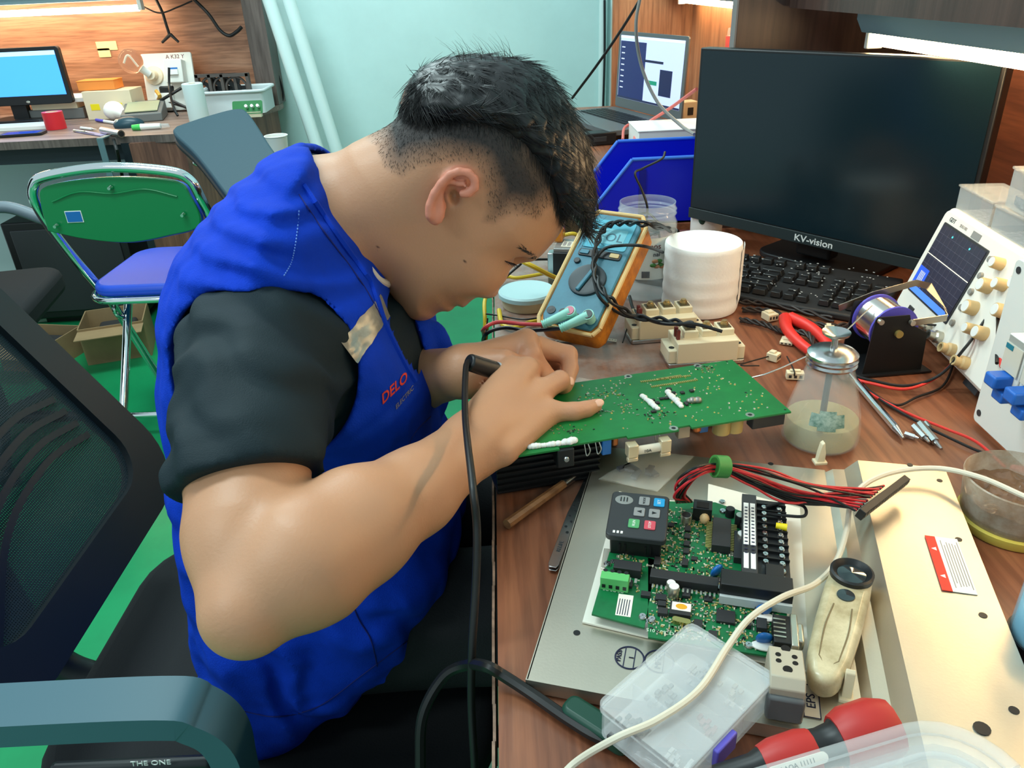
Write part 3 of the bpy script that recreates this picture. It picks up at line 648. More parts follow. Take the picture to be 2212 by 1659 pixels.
for c, u_ in ((R_hand[5], (-.1, -.75, .65)), (L_hand[5], (.5, -.6, .6))):
    p_, r_ = c[-1]; d_ = c[-1][0]-c[-2][0]; d_ /= np.linalg.norm(d_); o = G().ell((0, 0, 0), (.0055, .0040, .0010), 12).build('fingernail', m_nail, body); uu = np.array(u_)-d_*(np.array(u_)@d_); uu /= np.linalg.norm(uu); q_ = p_-org+uu*(r_*.92)+d_*.001; o.matrix_local = basis(q_, d_, np.cross(uu, d_), uu)
seam('neck_piping', [(655, 400), (680, 436), (710, 482), (735, 517), (760, 552), (782, 582), (801, 610), (815, 650), (829, 694), (854, 748), (875, 789), (896, 824)], m_vest, .0034, 3)
# ================================================================ things on the near half of the bench
def loc_in(Mx, px, py, z):
    v = Mx.inverted() @ Vector(onz(px, py, z)); return (v.x, v.y)
def child_copy(o, T):
    c = o.copy(); COL.objects.link(c); c.parent = o.parent; c.matrix_local = T; return c
m_pcb = M('green_solder_mask', (20, 112, 52), .38, var=.14, vs=35)
m_pcb2 = M('green_solder_mask_dark', (14, 104, 58), .35, var=.18, vs=60)
m_tin = M('tin', (196, 192, 178), .28, .9)
m_gold = M('gold_pads', (196, 176, 104), .35, .7)
m_chip = M('chip_epoxy', (40, 40, 42), .5)
m_sil = M('white_silicone', (228, 226, 222), .5, bump=.3, bs=200)
m_blue = M('blue_capacitor', (20, 98, 170), .35)
m_cream = M('cream_plastic', (222, 208, 176), .45)
m_gm = M('galvanised_sheet', (206, 198, 182), .36, .9, var=.05, vs=8, bump=.03, bs=500)
m_alu = M('white_insulating_sheet', (232, 226, 212), .45)
m_ink = M('ink', (26, 30, 60), .6)
m_scr = M('screw_zinc', (205, 205, 205), .2, 1.0)
m_red = M('red_print', (214, 58, 40), .6)
def screw(g, x, y, z, r=.0028, T=None, h=.0022):
    g.lathe([(0, z), (r, z), (r, z+h*.5), (r*.75, z+h), (0, z+h)], 12, T=(T or Matrix()) @ Matrix.Translation((x, y, 0)))
    for a in (0, PI/2): g.box((x, y, z+h*1.02), (r*1.1, r*.25, .0004), m_chip if g.mats else None, T=(T or Matrix()) @ Matrix.Translation((x, y, 0)) @ Matrix.Rotation(a+.5, 4, 'Z') @ Matrix.Translation((-x, -y, 0)))
# ---- sheet-metal chassis plate
PA, PR = onz(1135, 1468, .762), math.radians(-16.3)
PFM = mat4((PA[0], PA[1], 0), PR)
PL = lambda px, py, h: loc_in(PFM, px, py, DT+h)
plate = thing('chassis_plate', 'bare metal chassis plate with stepped ridge under the small green board', 'metal plate', (PA[0], PA[1], DT), PR)
w1 = PL(1866, 1548, .012)[0]; w2 = PL(1937, 1582, .018)[0]; w2a = w1+.006; w3 = PL(1986, 1565, .030)[0]; w4 = PL(2071, 1164, .0305)[0]+.011
prof = [(0, .0), (.0, .012), (w1, .012), (w2a, .0165), (w2, .0175), (w3, .029), (w4, .030), (w4, .020)]
LY = .300
def sheet(g, prof, y0, y1, th=.0012):
    v = []; n = len(prof)
    for y in (y0, y1):
        for x, z in prof: v.append((x, y, z))
        for x, z in reversed(prof): v.append((x+(.0 if z > .013 else th), y, z-th))
    k = 2*n; g.add(v, [tuple(range(k))[::-1], tuple(range(k, 2*k))]+[(i, (i+1) % k, k+(i+1) % k, k+i) for i in range(k)])
g = G(); sheet(g, [(0, .004), (.0, .012), (w1, .012)], 0, LY); g.build('flat_sheet', m_gm, plate, smooth=False)
g = G(); sheet(g, prof[2:], -.045, LY-.004); g.build('stepped_flange', m_gm, plate, smooth=False)
G().box((.0012, LY/2, .006), (.0024, LY, .012)).build('rim', m_gm, plate, bevel=.0008)
G().box((w1/2, .001, .006), (w1, .002, .0118)).build('rim', m_gm, plate, bevel=.0006)
G().box((w4-.03, LY*.3, .010), (.05, .12, .0195)).build('support_foot', m_dgrey, plate)
for px, py, h, r in ((1246, 1366, .0125, .0026), (1665, 1001, .0125, .0026), (1966, 1003, .0305, .0024), (2030, 1037, .0305, .0024), (2071, 1164, .0305, .0026), (2124, 1328, .0305, .0028), (2191, 1533, .0305, .0030), (2122, 1572, .0305, .0048)):
    x, y = PL(px, py, h); G().cyl((x, y, h-.0012-.0003), (x, y, h-.0003), r, n=14).build('hole', m_black, plate)
g = G()
for cx_, cy_, r in ((1360, 1420, .0098), (1424, 1428, .0098)):
    x, y = PL(cx_, cy_, .0125); g.torus((x, y, .0122), r, .0006, n=36, k=6)
    for d in ((-.35, .35) if cx_ < 1400 else (.3,)): hh = math.sqrt(1-d*d)*r; g.box((x+d*r, y, .0122), (.0007, 2*hh, .0005))
st_ = g.build('ink_stamp', m_ink, plate)
x, y = PL(1352, 1418, .0125); text('stamp_letters', 'PASS', .0048, mat4((x-.0045, y, .0124), PI/2), m_ink, plate, .0002); text('stamp_letters', '1', .005, mat4((x+.004, y, .0124), PI/2), m_ink, plate, .0002)
x, y = PL(1424, 1430, .0125); text('stamp_letters', 'MFG', .0060, mat4((x-.0005, y, .0124), PI/2), m_ink, plate, .0002)
x, y = PL(1738, 1512, .0125); G().box((x, y, .0123), (.018, .026, .0004), M('paper_label', (214, 204, 186), .6)).build('paper_tag', None, plate); text('tag_letters', 'EPS', .008, mat4((x+.004, y-.0, .0127), PI/2), m_ink, plate, .0002)
g = G()
for a, b, c, d in ((-.009, -.013, -.009, .013), (.009, -.013, .009, .013), (-.009, -.013, .009, -.013), (-.009, .013, .009, .013), (-.001, -.013, -.001, .013), (-.009, 0, -.001, 0)): g.box((x+(a+c)/2, y+(b+d)/2, .0127), (abs(c-a)+.0006, abs(d-b)+.0006, .0003))
g.build('tag_frame', m_ink, plate)
a, b = PL(2028, 1160, .0305), PL(2075, 1280, .0305); x, y = (a[0]+b[0])/2, (a[1]+b[1])/2; ly = abs(a[1]-b[1])
G().box((x+.004, y, .0304), (.016, ly, .0004), M('white_sticker', (236, 230, 218), .5)).build('warning_sticker', None, plate); G().box((x-.0075, y, .0304), (.007, ly, .0005)).build('warning_stripe', m_red, plate)
for k in range(2): G().prism([(-.002, -.0017), (.002, -.0017), (0, .0018)], .0306, .0308, T=mat4((x-.0075, y+(.5-k)*ly*.5, 0), PI/2)).build('warning_triangle', m_white, plate)
g = G()
for k in range(7): g.box((x-.001+k*.0019, y, .0307), (.0005, ly*(.6+.3*random.random()), .0002))
g.build('sticker_print', M('grey_ink', (150, 140, 135), .7), plate)
for i, (px, py, h, rz, lb) in enumerate(((1770, 1000, .012, .3, 'cream plastic standoff clip at far edge of metal plate'), (1826, 1505, .012, 1.5, 'cream plastic standoff clip beside the grey terminal block'))):
    x, y, z = onz(px, py, DT+h); t = thing('standoff_clip', lb, 'clip', (x, y, DT+h), PR+rz, 'standoff clips on the plate')
    G().prism([(-.004, 0), (.004, 0), (.0035, .012), (.001, .024), (-.0015, .022), (-.003, .012)], -.003, .003, T=Matrix.Rotation(PI/2, 4, 'X')).build('blade', m_cream, t, bevel=.0006); G().box((0, 0, .0015), (.012, .009, .003)).build('foot', m_cream, t, bevel=.0006)
# ---- control board assembly on its white sheet
sh = [PL(*p, .0135) for p in ((1337, 1062), (1258, 1344), (1395, 1376), (1440, 1384), (1745, 1452), (1745, 1400), (1728, 1098), (1530, 1046), (1528, 1088), (1400, 1078))]
CB0 = PFM @ Vector((PL(1400, 1375, .022)[0], PL(1400, 1375, .022)[1], DT+.0135))
G().prism(sh, DT+.0125, DT+.0140, T=PFM).thing('insulating_sheet', m_alu, 'thin off-white insulating sheet lying between metal plate and small board', 'plastic sheet')
cb = thing('control_board', 'small green control board crowded with chips and a black terminal strip', 'circuit board', (PA[0], PA[1], DT), PR)
zb = .0220
pb = [PL(*p, zb) for p in ((1400, 1376), (1705, 1424), (1690, 1150), (1672, 1128), (1545, 1085), (1420, 1082), (1400, 1200))]
G().prism(pb, zb-.0016, zb).build('main_board', m_pcb2, cb)
ps = [PL(*p, zb) for p in ((1278, 1326), (1392, 1356), (1418, 1210), (1320, 1180))]
G().prism(ps, zb-.0016, zb).build('side_board', m_pcb2, cb)
for px, py in ((1400, 1338), (1388, 1330), (1555, 1270), (1552, 1257), (1600, 1395)):
    x, y = PL(px, py, zb); G().cyl((x, y, .014), (x, y, zb-.0016), .0025, n=8).build('spacer', m_scr, cb)
mk = lambda px, py, h=0: PL(px, py, zb+h)
def chip(px, py, w_, l_, h, mat=m_chip, rz=0.0, name='chip', bevel=.0004):
    x, y = mk(px, py, h); o = G().box((0, 0, h/2), (w_, l_, h)).build(name, mat, cb, bevel=bevel); o.location = (x, y, zb); o.rotation_euler = (0, 0, rz); return o
def legs(px, py, w_, l_, h, n, side, pl=.004, mat=m_tin):
    x, y = mk(px, py, h); g = G()
    for k in range(n):
        if side == 'y':
            for s in (-1, 1): g.box((x+s*(w_/2+pl/2), y-l_/2+l_*(k+.5)/n, zb+h*.45), (pl, l_/n*.42, .0006))
        else:
            for s in (-1, 1): g.box((x-w_/2+w_*(k+.5)/n, y+s*(l_/2+pl/2), zb+h*.45), (w_/n*.42, pl, .0006))
    g.build('pin_row', mat, cb)
chip(1559, 1148, .0145, .036, .008); legs(1559, 1148, .0145, .034, .008, 16, 'y', .0048, m_gold)      # tall gold-pinned module
chip(1478, 1246, .050, .0095, .008); legs(1478, 1252, .048, .0095, .008, 15, 'x', .0042)                # wide black module
chip(1356, 1220, .021, .010, .008); legs(1356, 1228, .019, .010, .008, 4, 'x', .005)
for k in range(4): chip(1486-k*1.2, 1140+k*16, .0048, .0062, .0025)
for px, py, w_, l_, h in ((1480, 1213, .0048, .0075, .003), (1420, 1210, .005, .009, .003), (1500, 1205, .005, .004, .002), (1428, 1288, .008, .006, .003), (1430, 1302, .006, .005, .003), (1432, 1318, .007, .006, .004), (1483, 1278, .006, .009, .003), (1530, 1290, .006, .007, .002), (1450, 1132, .005, .005, .002), (1568, 1330, .013, .012, .0025), (1470, 1313, .015, .013, .004), (1508, 1347, .006, .009, .0035), (1646, 1345, .007, .010, .005), (1640, 1318, .006, .006, .004), (1615, 1340, .005, .009, .004), (1395, 1281, .007, .005, .003), (1358, 1258, .006, .007, .003), (1600, 1175, .010, .034, .006), (1605, 1120, .004, .020, .006), (1540, 1368, .006, .006, .004)): chip(px, py, w_, l_, h)
x, y = mk(1472, 1311, .004); G().box((x, y, zb+.0042), (.0135, .008, .0003), M('white_sticker', (236, 230, 218), .5)).build('paper_label', None, cb); G().ell((x, y, zb+.0044), (.0042, .0028, .0002), 14).build('amber_mark', M('amber_print', (224, 160, 30), .5), cb)
x, y = mk(1349, 1308); o = G().box((0, 0, .0002), (.011, .022, .0004), M('white_sticker', (236, 230, 218), .5)).build('paper_label', None, cb); o.location = (x, y, zb); o.rotation_euler = (0, 0, .02)
g = G()
for k in range(5): g.box((x-.004+k*.0018, y-.002, zb+.00045), (.0006, .016, .0002))
g.build('label_print', m_ink, cb)
x, y = mk(1652, 1125); G().box((x+.011, y-.022, zb+.0003), (.009, .008, .0006), M('white_sticker', (236, 230, 218), .5)).build('paper_label', None, cb)
text('board_letters', '164A37601 015', .0042, mat4((mk(1450, 1372)[0]-.004, mk(1450, 1372)[1]+.0015, zb+.0001), PI), M('silkscreen', (206, 220, 200), .6), cb, .00015)
text('board_letters', 'SC SG SG', .0038, mat4((mk(1325, 1276)[0], mk(1325, 1276)[1], zb+.0001), 0), MATS['silkscreen'], cb, .00015)
for px, py in ((1388, 1334), (1555, 1272), (1552, 1256), (1617, 1396), (1312, 1220), (1408, 1340), (1561, 1106)):
    x, y = mk(px, py); g = G(); screw(g, x, y, zb, .0031); g.build('screw', m_scr, cb)
for px, py in ((1560, 1086), (1612, 1092)):
    x, y = PL(px, py, .014); g = G(); screw(g, x, y, .014, .0031); g.build('screw', m_scr, cb)
# capacitors
def cap(px, py, r, h, mat, top=None, nm='capacitor'):
    x, y = mk(px, py, h); o = G().lathe([(0, 0), (r, 0), (r, h*.95), (r*.93, h), (0, h)], 16, T=Matrix.Translation((x, y, zb))).build(nm, mat, cb)
    if top: G().cyl((x, y, zb+h), (x, y, zb+h+.0002), r*.85, n=16).build('cap_top', top, o)
cap(1456, 1266, .0042, .010, m_tin, m_white); cap(1450, 1258, .0036, .008, m_tin, m_white); cap(1600, 1112, .0042, .011, m_black, m_tin); cap(1604, 1152, .0042, .009, m_tin, m_white); cap(1483, 1112, .0044, .009, m_tin, m_black); cap(1578, 1098, .0038, .008, m_black)
for px, py in ((1548, 1232), (1650, 1316), (1651, 1378)):
    x, y = mk(px, py, .006); o = G().ell((0, 0, 0), (.0058, .0028, .0062), 16).build('disc_capacitor', m_blue, cb); o.location = (x, y, zb+.0058); o.rotation_euler = (.3, .1, .9 if px < 1600 else .2)
    if px > 1600: G().ell((x, y-.003, zb+.0015), (.0085, .0045, .0018), 14).build('silicone_dab', m_sil, cb)
x, y = mk(1522, 1120, .004); G().ell((x, y, zb+.004), (.0042, .005, .005), 12).build('film_capacitor', M('tan_epoxy', (214, 178, 128), .4), cb)
x, y = mk(1472, 1340, .003); o = G().prism(rrect(.013, .0048, .0023), 0, .0035).build('crystal', M('brass_can', (186, 176, 110), .25, .9), cb); o.location = (x, y, zb); o.rotation_euler = (0, 0, -.1)
# phone jack, small green header, DB-9, green 4-way terminal
x, y = mk(1518, 1096, .010); g = G(); g.box((x, y, zb+.0065), (.0155, .013, .013)); g.build('phone_jack', m_black, cb, bevel=.0005); G().box((x, y-.001, zb+.0132), (.010, .008, .0006)).build('jack_opening', M('deep_black', (4, 4, 4), .8), cb)
x, y = mk(1329, 1248, .008); t4 = G().prism([(-.006, 0), (.006, 0), (.006, .006), (.002, .0115), (-.006, .0115)], -.0105, .0105, T=mat4((x, y, zb), PI/2) @ Matrix.Rotation(PI/2, 4, 'X') @ Matrix.Rotation(0, 4, 'Z')).build('green_terminal', M('light_green_plastic', (92, 182, 104), .45), cb, bevel=.0004)
for k in range(4): xx = x-.0078+k*.0052; G().cyl((xx, y+.003, zb+.0112), (xx, y+.003, zb+.0117), .0017, n=10).build('terminal_screw', m_black, t4); G().box((xx, y-.0058, zb+.004), (.0026, .0012, .003)).build('wire_slot', m_black, t4)
x, y = mk(1692, 1370, .006); db = G().box((x-.001, y, zb+.0055), (.012, .026, .011)).build('serial_port', m_black, cb, bevel=.0006); G().box((x+.0065, y, zb+.006), (.005, .030, .012)).build('port_flange', m_tin, db, bevel=.0008); G().box((x+.0105, y, zb+.006), (.005, .017, .009)).build('port_shell', m_tin, db, bevel=.0015)
for k in range(5): G().box((x-.003, y-.008+k*.004, zb+.0113), (.008, .0012, .0008)).build('port_pin', m_tin, db)
# black terminal strip with screw rows, printed strip, cover
tx0, ty0 = mk(1667, 1080, .014); tx1, ty1 = mk(1665, 1250, .014)
tl = ty0-ty1; tcx = (tx0+tx1)/2; tcy = (ty0+ty1)/2
ts = G().box((tcx-.004, tcy, zb+.005), (.034, tl+.008, .010)).build('terminal_strip', m_black, cb, bevel=.0005)
G().box((tcx-.0165, tcy+.002, zb+.0125), (.0115, tl+.002, .005)).build('strip_marker_rail', m_dgrey, ts, bevel=.0004)
for k in (-1, 1): G().box((tcx-.0165+k*.0026, tcy+.012, zb+.0152), (.0040, tl*.55, .0005)).build('marker_paper', m_white, ts)
for k in (-1, 1): G().box((tcx-.0165+k*.0026, tcy-.034, zb+.0152), (.0036, tl*.18, .0005)).build('marker_paper', m_white, ts)
g = G()
for k in range(14):
    for s in (-1, 1): g.box((tcx-.0165+s*.0026, tcy+tl*.33-k*tl*.045, zb+.0156), (.0022, .0012, .0002))
g.build('marker_print', m_ink, ts)
nsc = 11
for c, xx in ((0, tcx-.0045), (1, tcx+.0075)):
    for k in range(nsc):
        yy = tcy+tl/2-.004-(k+.5)*(tl-.004)/nsc
        if c == 0 and k > 8: continue
        g = G(); screw(g, xx, yy, zb+.0103, .0026); g.build('terminal_screw', m_scr, ts)
        if c == 0: G().box((tcx+.0015, yy+.0038, zb+.0112), (.023, .0009, .0026)).build('barrier', m_black, ts)
G().box((tcx+.0015, tcy-tl*.40, zb+.012), (.013, tl*.14, .004)).build('strip_cover', m_black, ts, bevel=.0004)
x, y = mk(1622, 1232, .012); G().box((tcx-.012, tcy-tl/2-.009, zb+.009), (.050, .017, .018)).build('black_cover_block', m_black, ts, bevel=.0006); G().box((tcx-.012, tcy-tl/2-.0188, zb+.005), (.050, .0026, .007)).build('cover_base', M('grey_white_plastic', (190, 196, 196), .5), ts)
G().tube([(tcx-.003, tcy+tl*.42, zb+.012), (tcx+.012, tcy+tl*.47, zb+.015), (tcx+.026, tcy+tl*.42, zb+.017), (tcx+.026, tcy+tl*.30, zb+.016), (tcx+.010, tcy+tl*.30, zb+.014), (tcx-.002, tcy+tl*.33, zb+.012)], .0013, 8).build('jumper_wire', m_blkw, ts)
G().cyl((tcx+.004, tcy+tl*.16, zb+.0135), (tcx+.0125, tcy+tl*.15, zb+.0135), .0024, .0030, 10).build('yellow_sleeve', M('yellow_plastic', (236, 212, 30), .4), ts)
# tiny parts: too many and too small to tell apart
g = G(); mm = [M('smd_tan', (176, 156, 96), .45), M('smd_tin', (190, 186, 170), .35, .6), M('smd_black', (38, 38, 40), .5), M('smd_pale', (206, 202, 176), .5)]
polyM = [PL(*p, zb) for p in ((1402, 1370), (1690, 1410), (1685, 1290), (1560, 1270), (1590, 1200), (1530, 1100), (1425, 1095), (1408, 1200))]
polyS = [PL(*p, zb) for p in ((1375, 1290), (1388, 1245), (1405, 1215), (1340, 1190), (1330, 1205), (1370, 1240))]
def inpoly(x, y, P):
    c = False; n = len(P)
    for i in range(n):
        (x1, y1), (x2, y2) = P[i], P[i-1]
        if (y1 > y) != (y2 > y) and x < (x2-x1)*(y-y1)/(y2-y1)+x1: c = not c
    return c
for P, N_ in ((polyM, 1500), (polyS, 70)):
    xs = [p[0] for p in P]; ys = [p[1] for p in P]; k = 0
    while k < N_:
        x, y = random.uniform(min(xs), max(xs)), random.uniform(min(ys), max(ys))
        if not inpoly(x, y, P): continue
        k += 1; x = round(x/.0011)*.0011; y = round(y/.0011)*.0011; a, b = random.choice(((.0016, .0008), (.0008, .0016), (.0012, .0010), (.0024, .0009), (.0009, .0026))); g.box((x, y, zb+.0004), (a, b, .0008), random.choices(mm, (5, 3, 2, 3))[0])
tp = g.build('tiny_components', None, cb, smooth=False); tp['kind'] = 'stuff'
# keypad on its bracket
kx, ky = mk(1380, 1095, .030); KM = mat4((kx, ky, zb), .0)
kp = thing('keypad_unit', 'dark grey keypad with six coloured buttons standing over the small board', 'keypad', M4=PFM @ Matrix.Translation((kx, ky, DT+zb)) @ Matrix.Rotation(.03, 4, 'Z') @ Matrix.Rotation(.10, 4, 'X'))
G().prism(rrect(.047, .052, .004), .018, .024).build('face', m_dgrey, kp, bevel=.001)
G().box((0, -.002, .010), (.040, .044, .018)).build('body', m_black, kp, bevel=.001)
for k in (-.012, -.008, .008, .012): G().box((k, -.0245, .010), (.0012, .001, .008)).build('vent_slot', M('deep_black', (4, 4, 4), .8), kp)
G().box((-.012, -.030, .001), (.026, .022, .0014)).build('bracket', m_gm, kp, bevel=.0004); g = G(); screw(g, -.016, -.034, .0017, .003); g.build('screw', m_scr, kp)
G().ell((-.013, .016, .0241), (.0075, .0055, .0006), 18).build('dial_patch', M('mid_grey', (132, 134, 132), .5), kp)
for k in range(3): G().box((-.0155+k*.0025, .016, .0249), (.0008, .005, .0003)).build('dial_slot', m_black, kp)
for bx_, by_, c in ((.0035, .0165, (140, 140, 140)), (.0155, .0165, (30, 150, 205)), (.0005, .003, (140, 140, 140)), (.0125, .003, (140, 140, 140)), (-.0025, -.011, (84, 160, 104)), (.0100, -.011, (205, 78, 92))):
    G().prism(rrect(.0088, .0098, .0012, 3, bx_, by_), .024, .0250).build('button', M('button_%d_%d_%d' % c, c, .45), kp, bevel=.0003)
for bx_, s in ((.0005, 1), (.0125, -1)): G().prism([(bx_-.0018*s, .003), (bx_+.0018*s, .0046), (bx_+.0018*s, .0014)], .0250, .0253).build('arrow_mark', m_black, kp)
text('button_letters', 'MODE', .0028, mat4((.0035, .0165, .0251), PI/2), m_black, kp, .0001); text('button_letters', 'SET', .0034, mat4((.0155, .0165, .0251), PI/2), m_white, kp, .0001); text('button_letters', 'RUN', .0032, mat4((-.0025, -.011, .0251), PI/2), m_white, kp, .0001); text('button_letters', 'STOP', .0030, mat4((.0100, -.011, .0251), PI/2), m_white, kp, .0001)
for k in range(3): G().box((-.017+k*.003, -.022, .0242), (.0018, .0026, .0005)).build('indicator', m_white, kp)
# ---- ribbon of red and black wires with green tie ring and black connector
ends = onz(1480, 1100, DT+.034); rngp = at(1556, 1008, 0); hp = [onz(1478, 1085, DT+.030), onz(1470, 1055, DT+.060), onz(1500, 1022, DT+.080), onz(1556, 1008, DT+.078), onz(1640, 1030, DT+.066), onz(1740, 1062, DT+.052), onz(1880, 1075, DT+.046)]
m_rw = M('red_wire', (196, 36, 44), .4)
hb = hp[0]; hs = thing('wire_harness', 'tied bundle of thin red and black wires arching over the small green board', 'wire bundle', (hb[0], hb[1], hb[2]))
for k in range(22):
    a = rng.uniform(-1, 1); b = rng.uniform(-1, 1); P = []
    dcon = onz(1905, 1060, DT+.046)-onz(1855, 1105, DT+.046)
    for i, p in enumerate(hp):
        sp = (.007, .008, .006, .0035, .009, .0105, .004)[i]; o = np.array([a*sp*.8, a*sp*.6, b*sp]); o += rng.normal(0, .0006, 3)
        if i == 6: o = dcon*(k/21-.5)*1.25+np.array([0, 0, b*.001])
        if i == 0: o = np.array([(k % 11-5)*.0013, (k//11)*.0025, 0])
        P.append(p+o)
    G().tube([p-hb for p in P], .00105, n=6, k=7).build('wire', m_rw if k % 2 else m_blkw, hs)
rc_ = hp[3]-hb; dirr = hp[4]-hp[2]; ax = Vector(dirr).normalized()
G().lathe([(.0075, -.0055), (.0092, -.0055), (.0092, .0055), (.0075, .0055), (.0075, -.0055)], 24, T=Matrix.Translation(Vector(rc_)) @ ax.to_track_quat('Z', 'Y').to_matrix().to_4x4()).build('tie_ring', M('green_tie', (64, 134, 62), .45), hs, label='green ring holding the bundle')
c0, c1 = onz(1858, 1112, DT+.046)-hb, onz(1955, 1038, DT+.046)-hb; cl = np.linalg.norm(c1-c0)
ct = G().box((0, 0, 0), (cl, .006, .0095)).build('connector', m_black, hs, bevel=.0005); ct.matrix_local = basis((c0+c1)/2, c1-c0, (0.3, 1, 0.2)); ct['label'] = 'long black slotted connector'
for k in range(16): G().box((-cl/2+cl*(k+.5)/16, -.0031, .001), (cl/16*.5, .0008, .004)).build('contact_slot', m_dgrey, ct)
# ================================================================ more things on the bench
# ---- large green board lying component side down
BA = onz(1092, 990, DT+.055); BR = math.radians(11.8)
BM = mat4((BA[0], BA[1], DT), BR); BL = lambda px, py, h=.0555: loc_in(BM, px, py, DT+h)
bp = thing('power_board', 'large green circuit board lying solder side up under the hands', 'circuit board', (BA[0], BA[1], DT), BR)
W_, H_ = .280, .119; zt = .0555
ol = [(0, 0), (.05, 0), (.05, .004), (.115, .004), (.115, 0), (.165, -.0005), (.165, .005), (.178, .005), (.178, 0), (W_, 0), (W_, H_), (.085, H_), (.080, H_-.012), (.0, H_-.012)]
G().prism(ol, zt-.0018, zt).build('board', m_pcb, bp)
for px, py in ((1455, 925), (1620, 896), (1357, 813), (1507, 790)):
    x, y = BL(px, py); r = .0042; g = G(); g.lathe([(.0021, zt), (r, zt), (r, zt+.0002), (.0021, zt+.0002), (.0021, zt)], 20, T=Matrix.Translation((x, y, 0))); o = g.build('mounting_ring', m_tin, bp); G().cyl((x, y, zt-.0019), (x, y, zt+.0001), .0021, n=14).build('mounting_hole', m_black, bp)
for px, py in ((1570, 781), (1611, 848), (1355, 863), (1696, 885)):
    x, y = BL(px, py); G().cyl((x, y, zt-.0019), (x, y, zt+.00015), .0012, n=10).build('hole', m_black, bp)
def blob(g, px0, px1, r, n=9, z=zt):
    a, b = BL(*px0), BL(*px1)
    for k in range(n): t = k/(n-1); rr = r*random.uniform(.8, 1.15); g.ell((a[0]+(b[0]-a[0])*t+random.uniform(-.0005, .0005), a[1]+(b[1]-a[1])*t, z+rr*.5), (rr, rr*.95, rr*.75), 10)
for a, b, r, n in (((1388, 858), (1420, 885), .0032, 9), ((1442, 850), (1472, 880), .0034, 9), ((1146, 968), (1232, 958), .0034, 15)):
    g = G(); blob(g, a, b, r, n); g.build('silicone_bead', m_sil, bp, ang=80)
g = G(); blob(g, (1222, 958), (1240, 955), .0046, 4); g.build('silicone_bead', m_sil, bp, ang=80)
g = G(); blob(g, (1490, 869), (1508, 868), .0042, 4); g.build('solder_lump', M('grey_solder', (150, 145, 138), .35, .6), bp, ang=80)
for px, py, w_, l_ in ((1445, 842, .005, .004), (1455, 850, .004, .003), (1474, 850, .004, .004), (1494, 846, .004, .004), (1410, 866, .004, .003), (1420, 872, .004, .004), (1430, 863, .005, .003), (1440, 862, .004, .003), (1482, 874, .003, .006), (1412, 891, .005, .003), (1385, 855, .004, .003)):
    x, y = BL(px, py); G().box((x, y, zt+.001), (w_, l_, .002)).build('chip', m_chip, bp, bevel=.0003)
g = G()
def bead(x, y, r): g.ell((x, y, zt), (r, r*random.uniform(.7, 1.3), r*.7), 6, random.choice((m_tin, m_tin, m_gold)), m=4)
for (a, b, n) in (((1385, 825), (1490, 812), 26), ((1420, 820), (1470, 812), 18), ((1408, 836), (1505, 821), 26)):
    for k in range(n):
        t = k/(n-1); x, y = BL(a[0]+(b[0]-a[0])*t, a[1]+(b[1]-a[1])*t); g.box((x, y, zt+.0004), (.0011, .0030, .0008), m_gold)
for k in range(170): bead(random.uniform(.10, .275), random.uniform(.008, H_-.006), random.uniform(.0006, .0013))
for cx_, cy_ in ((1270, 860), (1300, 855), (1330, 852), (1345, 880), (1290, 890), (1215, 925), (1245, 930), (1520, 795), (1535, 800), (1400, 895), (1430, 893)):
    x0, y0 = BL(cx_, cy_)
    for k in range(16): x, y = x0+random.gauss(0, .006), y0+random.gauss(0, .0045); g.box((x, y, zt+.0003), random.choice(((.0018, .0008, .0008), (.0008, .0018, .0008))), random.choice((m_tin, m_gold, m_chip, m_tin)))
o = g.build('solder_joints', None, bp); o['kind'] = 'stuff'
# underside parts that show along the near edge
G().box((.045, .062, .026), (.10, .080, .050)).build('heat_sink', m_black, bp, bevel=.001)
for k in range(7): G().box((.045, .020, .006+k*.0065), (.10, .003, .0018)).build('heat_sink_fin', m_black, bp)
x, y = BL(1238, 1002, .042); G().box((.056, .008, .044), (.016, .016, .019)).build('clamp', m_black, bp, bevel=.001); g = G(); screw(g, 0, 0, 0, .003); o = g.build('screw', m_scr, bp); o.location = (.056, -.0002, .044); o.rotation_euler = (PI/2, 0, 0)
def under(px, py, d, mat, nm, bevel=.0008, z=None):
    x, y = BL(px, py, .040); o = G().box((x, max(y, .002)+d[1]/2, zt-.002-d[2]/2), d).build(nm, mat, bp, bevel=bevel); return o
under(1311, 978, (.009, .006, .016), m_blue, 'blue_capacitor'); under(1521, 930, (.009, .006, .016), m_blue, 'blue_capacitor')
under(1330, 970, (.006, .006, .011), M('copper_coil', (190, 110, 60), .35, .6), 'coil', .002); under(1508, 938, (.008, .007, .013), MATS['copper_coil'], 'coil', .003)
fx, fy = BL(1405, 962, .048)
for dx in (-.017, .015):
    g = G(); g.box((fx+dx, -.004, .045), (.0100, .010, .013)); g.cyl((fx+dx-.005, -.006, .036), (fx+dx+.005, -.006, .036), .003, n=10); g.build('fuse_clip', M('fuse_clip_tin', (214, 196, 164), .3, .5), bp, bevel=.001)
G().cyl((fx-.014, -.004, .043), (fx+.012, -.004, .043), .0042, n=14).build('fuse', M('fuse_ceramic', (216, 206, 188), .5), bp)
text('fuse_letters', '10A', .0045, mat4((fx-.003, -.0083, .0435), 0, PI/2), m_black, bp, .0001)
under(1478, 940, (.012, .008, .017), M('tan_relay', (176, 160, 140), .5), 'connector_block'); under(1660, 908, (.030, .008, .009), m_white, 'white_connector'); under(1660, 918, (.034, .012, .016), m_dgrey, 'connector_socket')
for px in (1560, 1592): x, y = BL(px, 920, .045); G().cyl((x, .012, zt-.002), (x, .012, zt-.018), .0085, n=16).build('capacitor', M('amber_capacitor', (176, 150, 92), .4), bp)
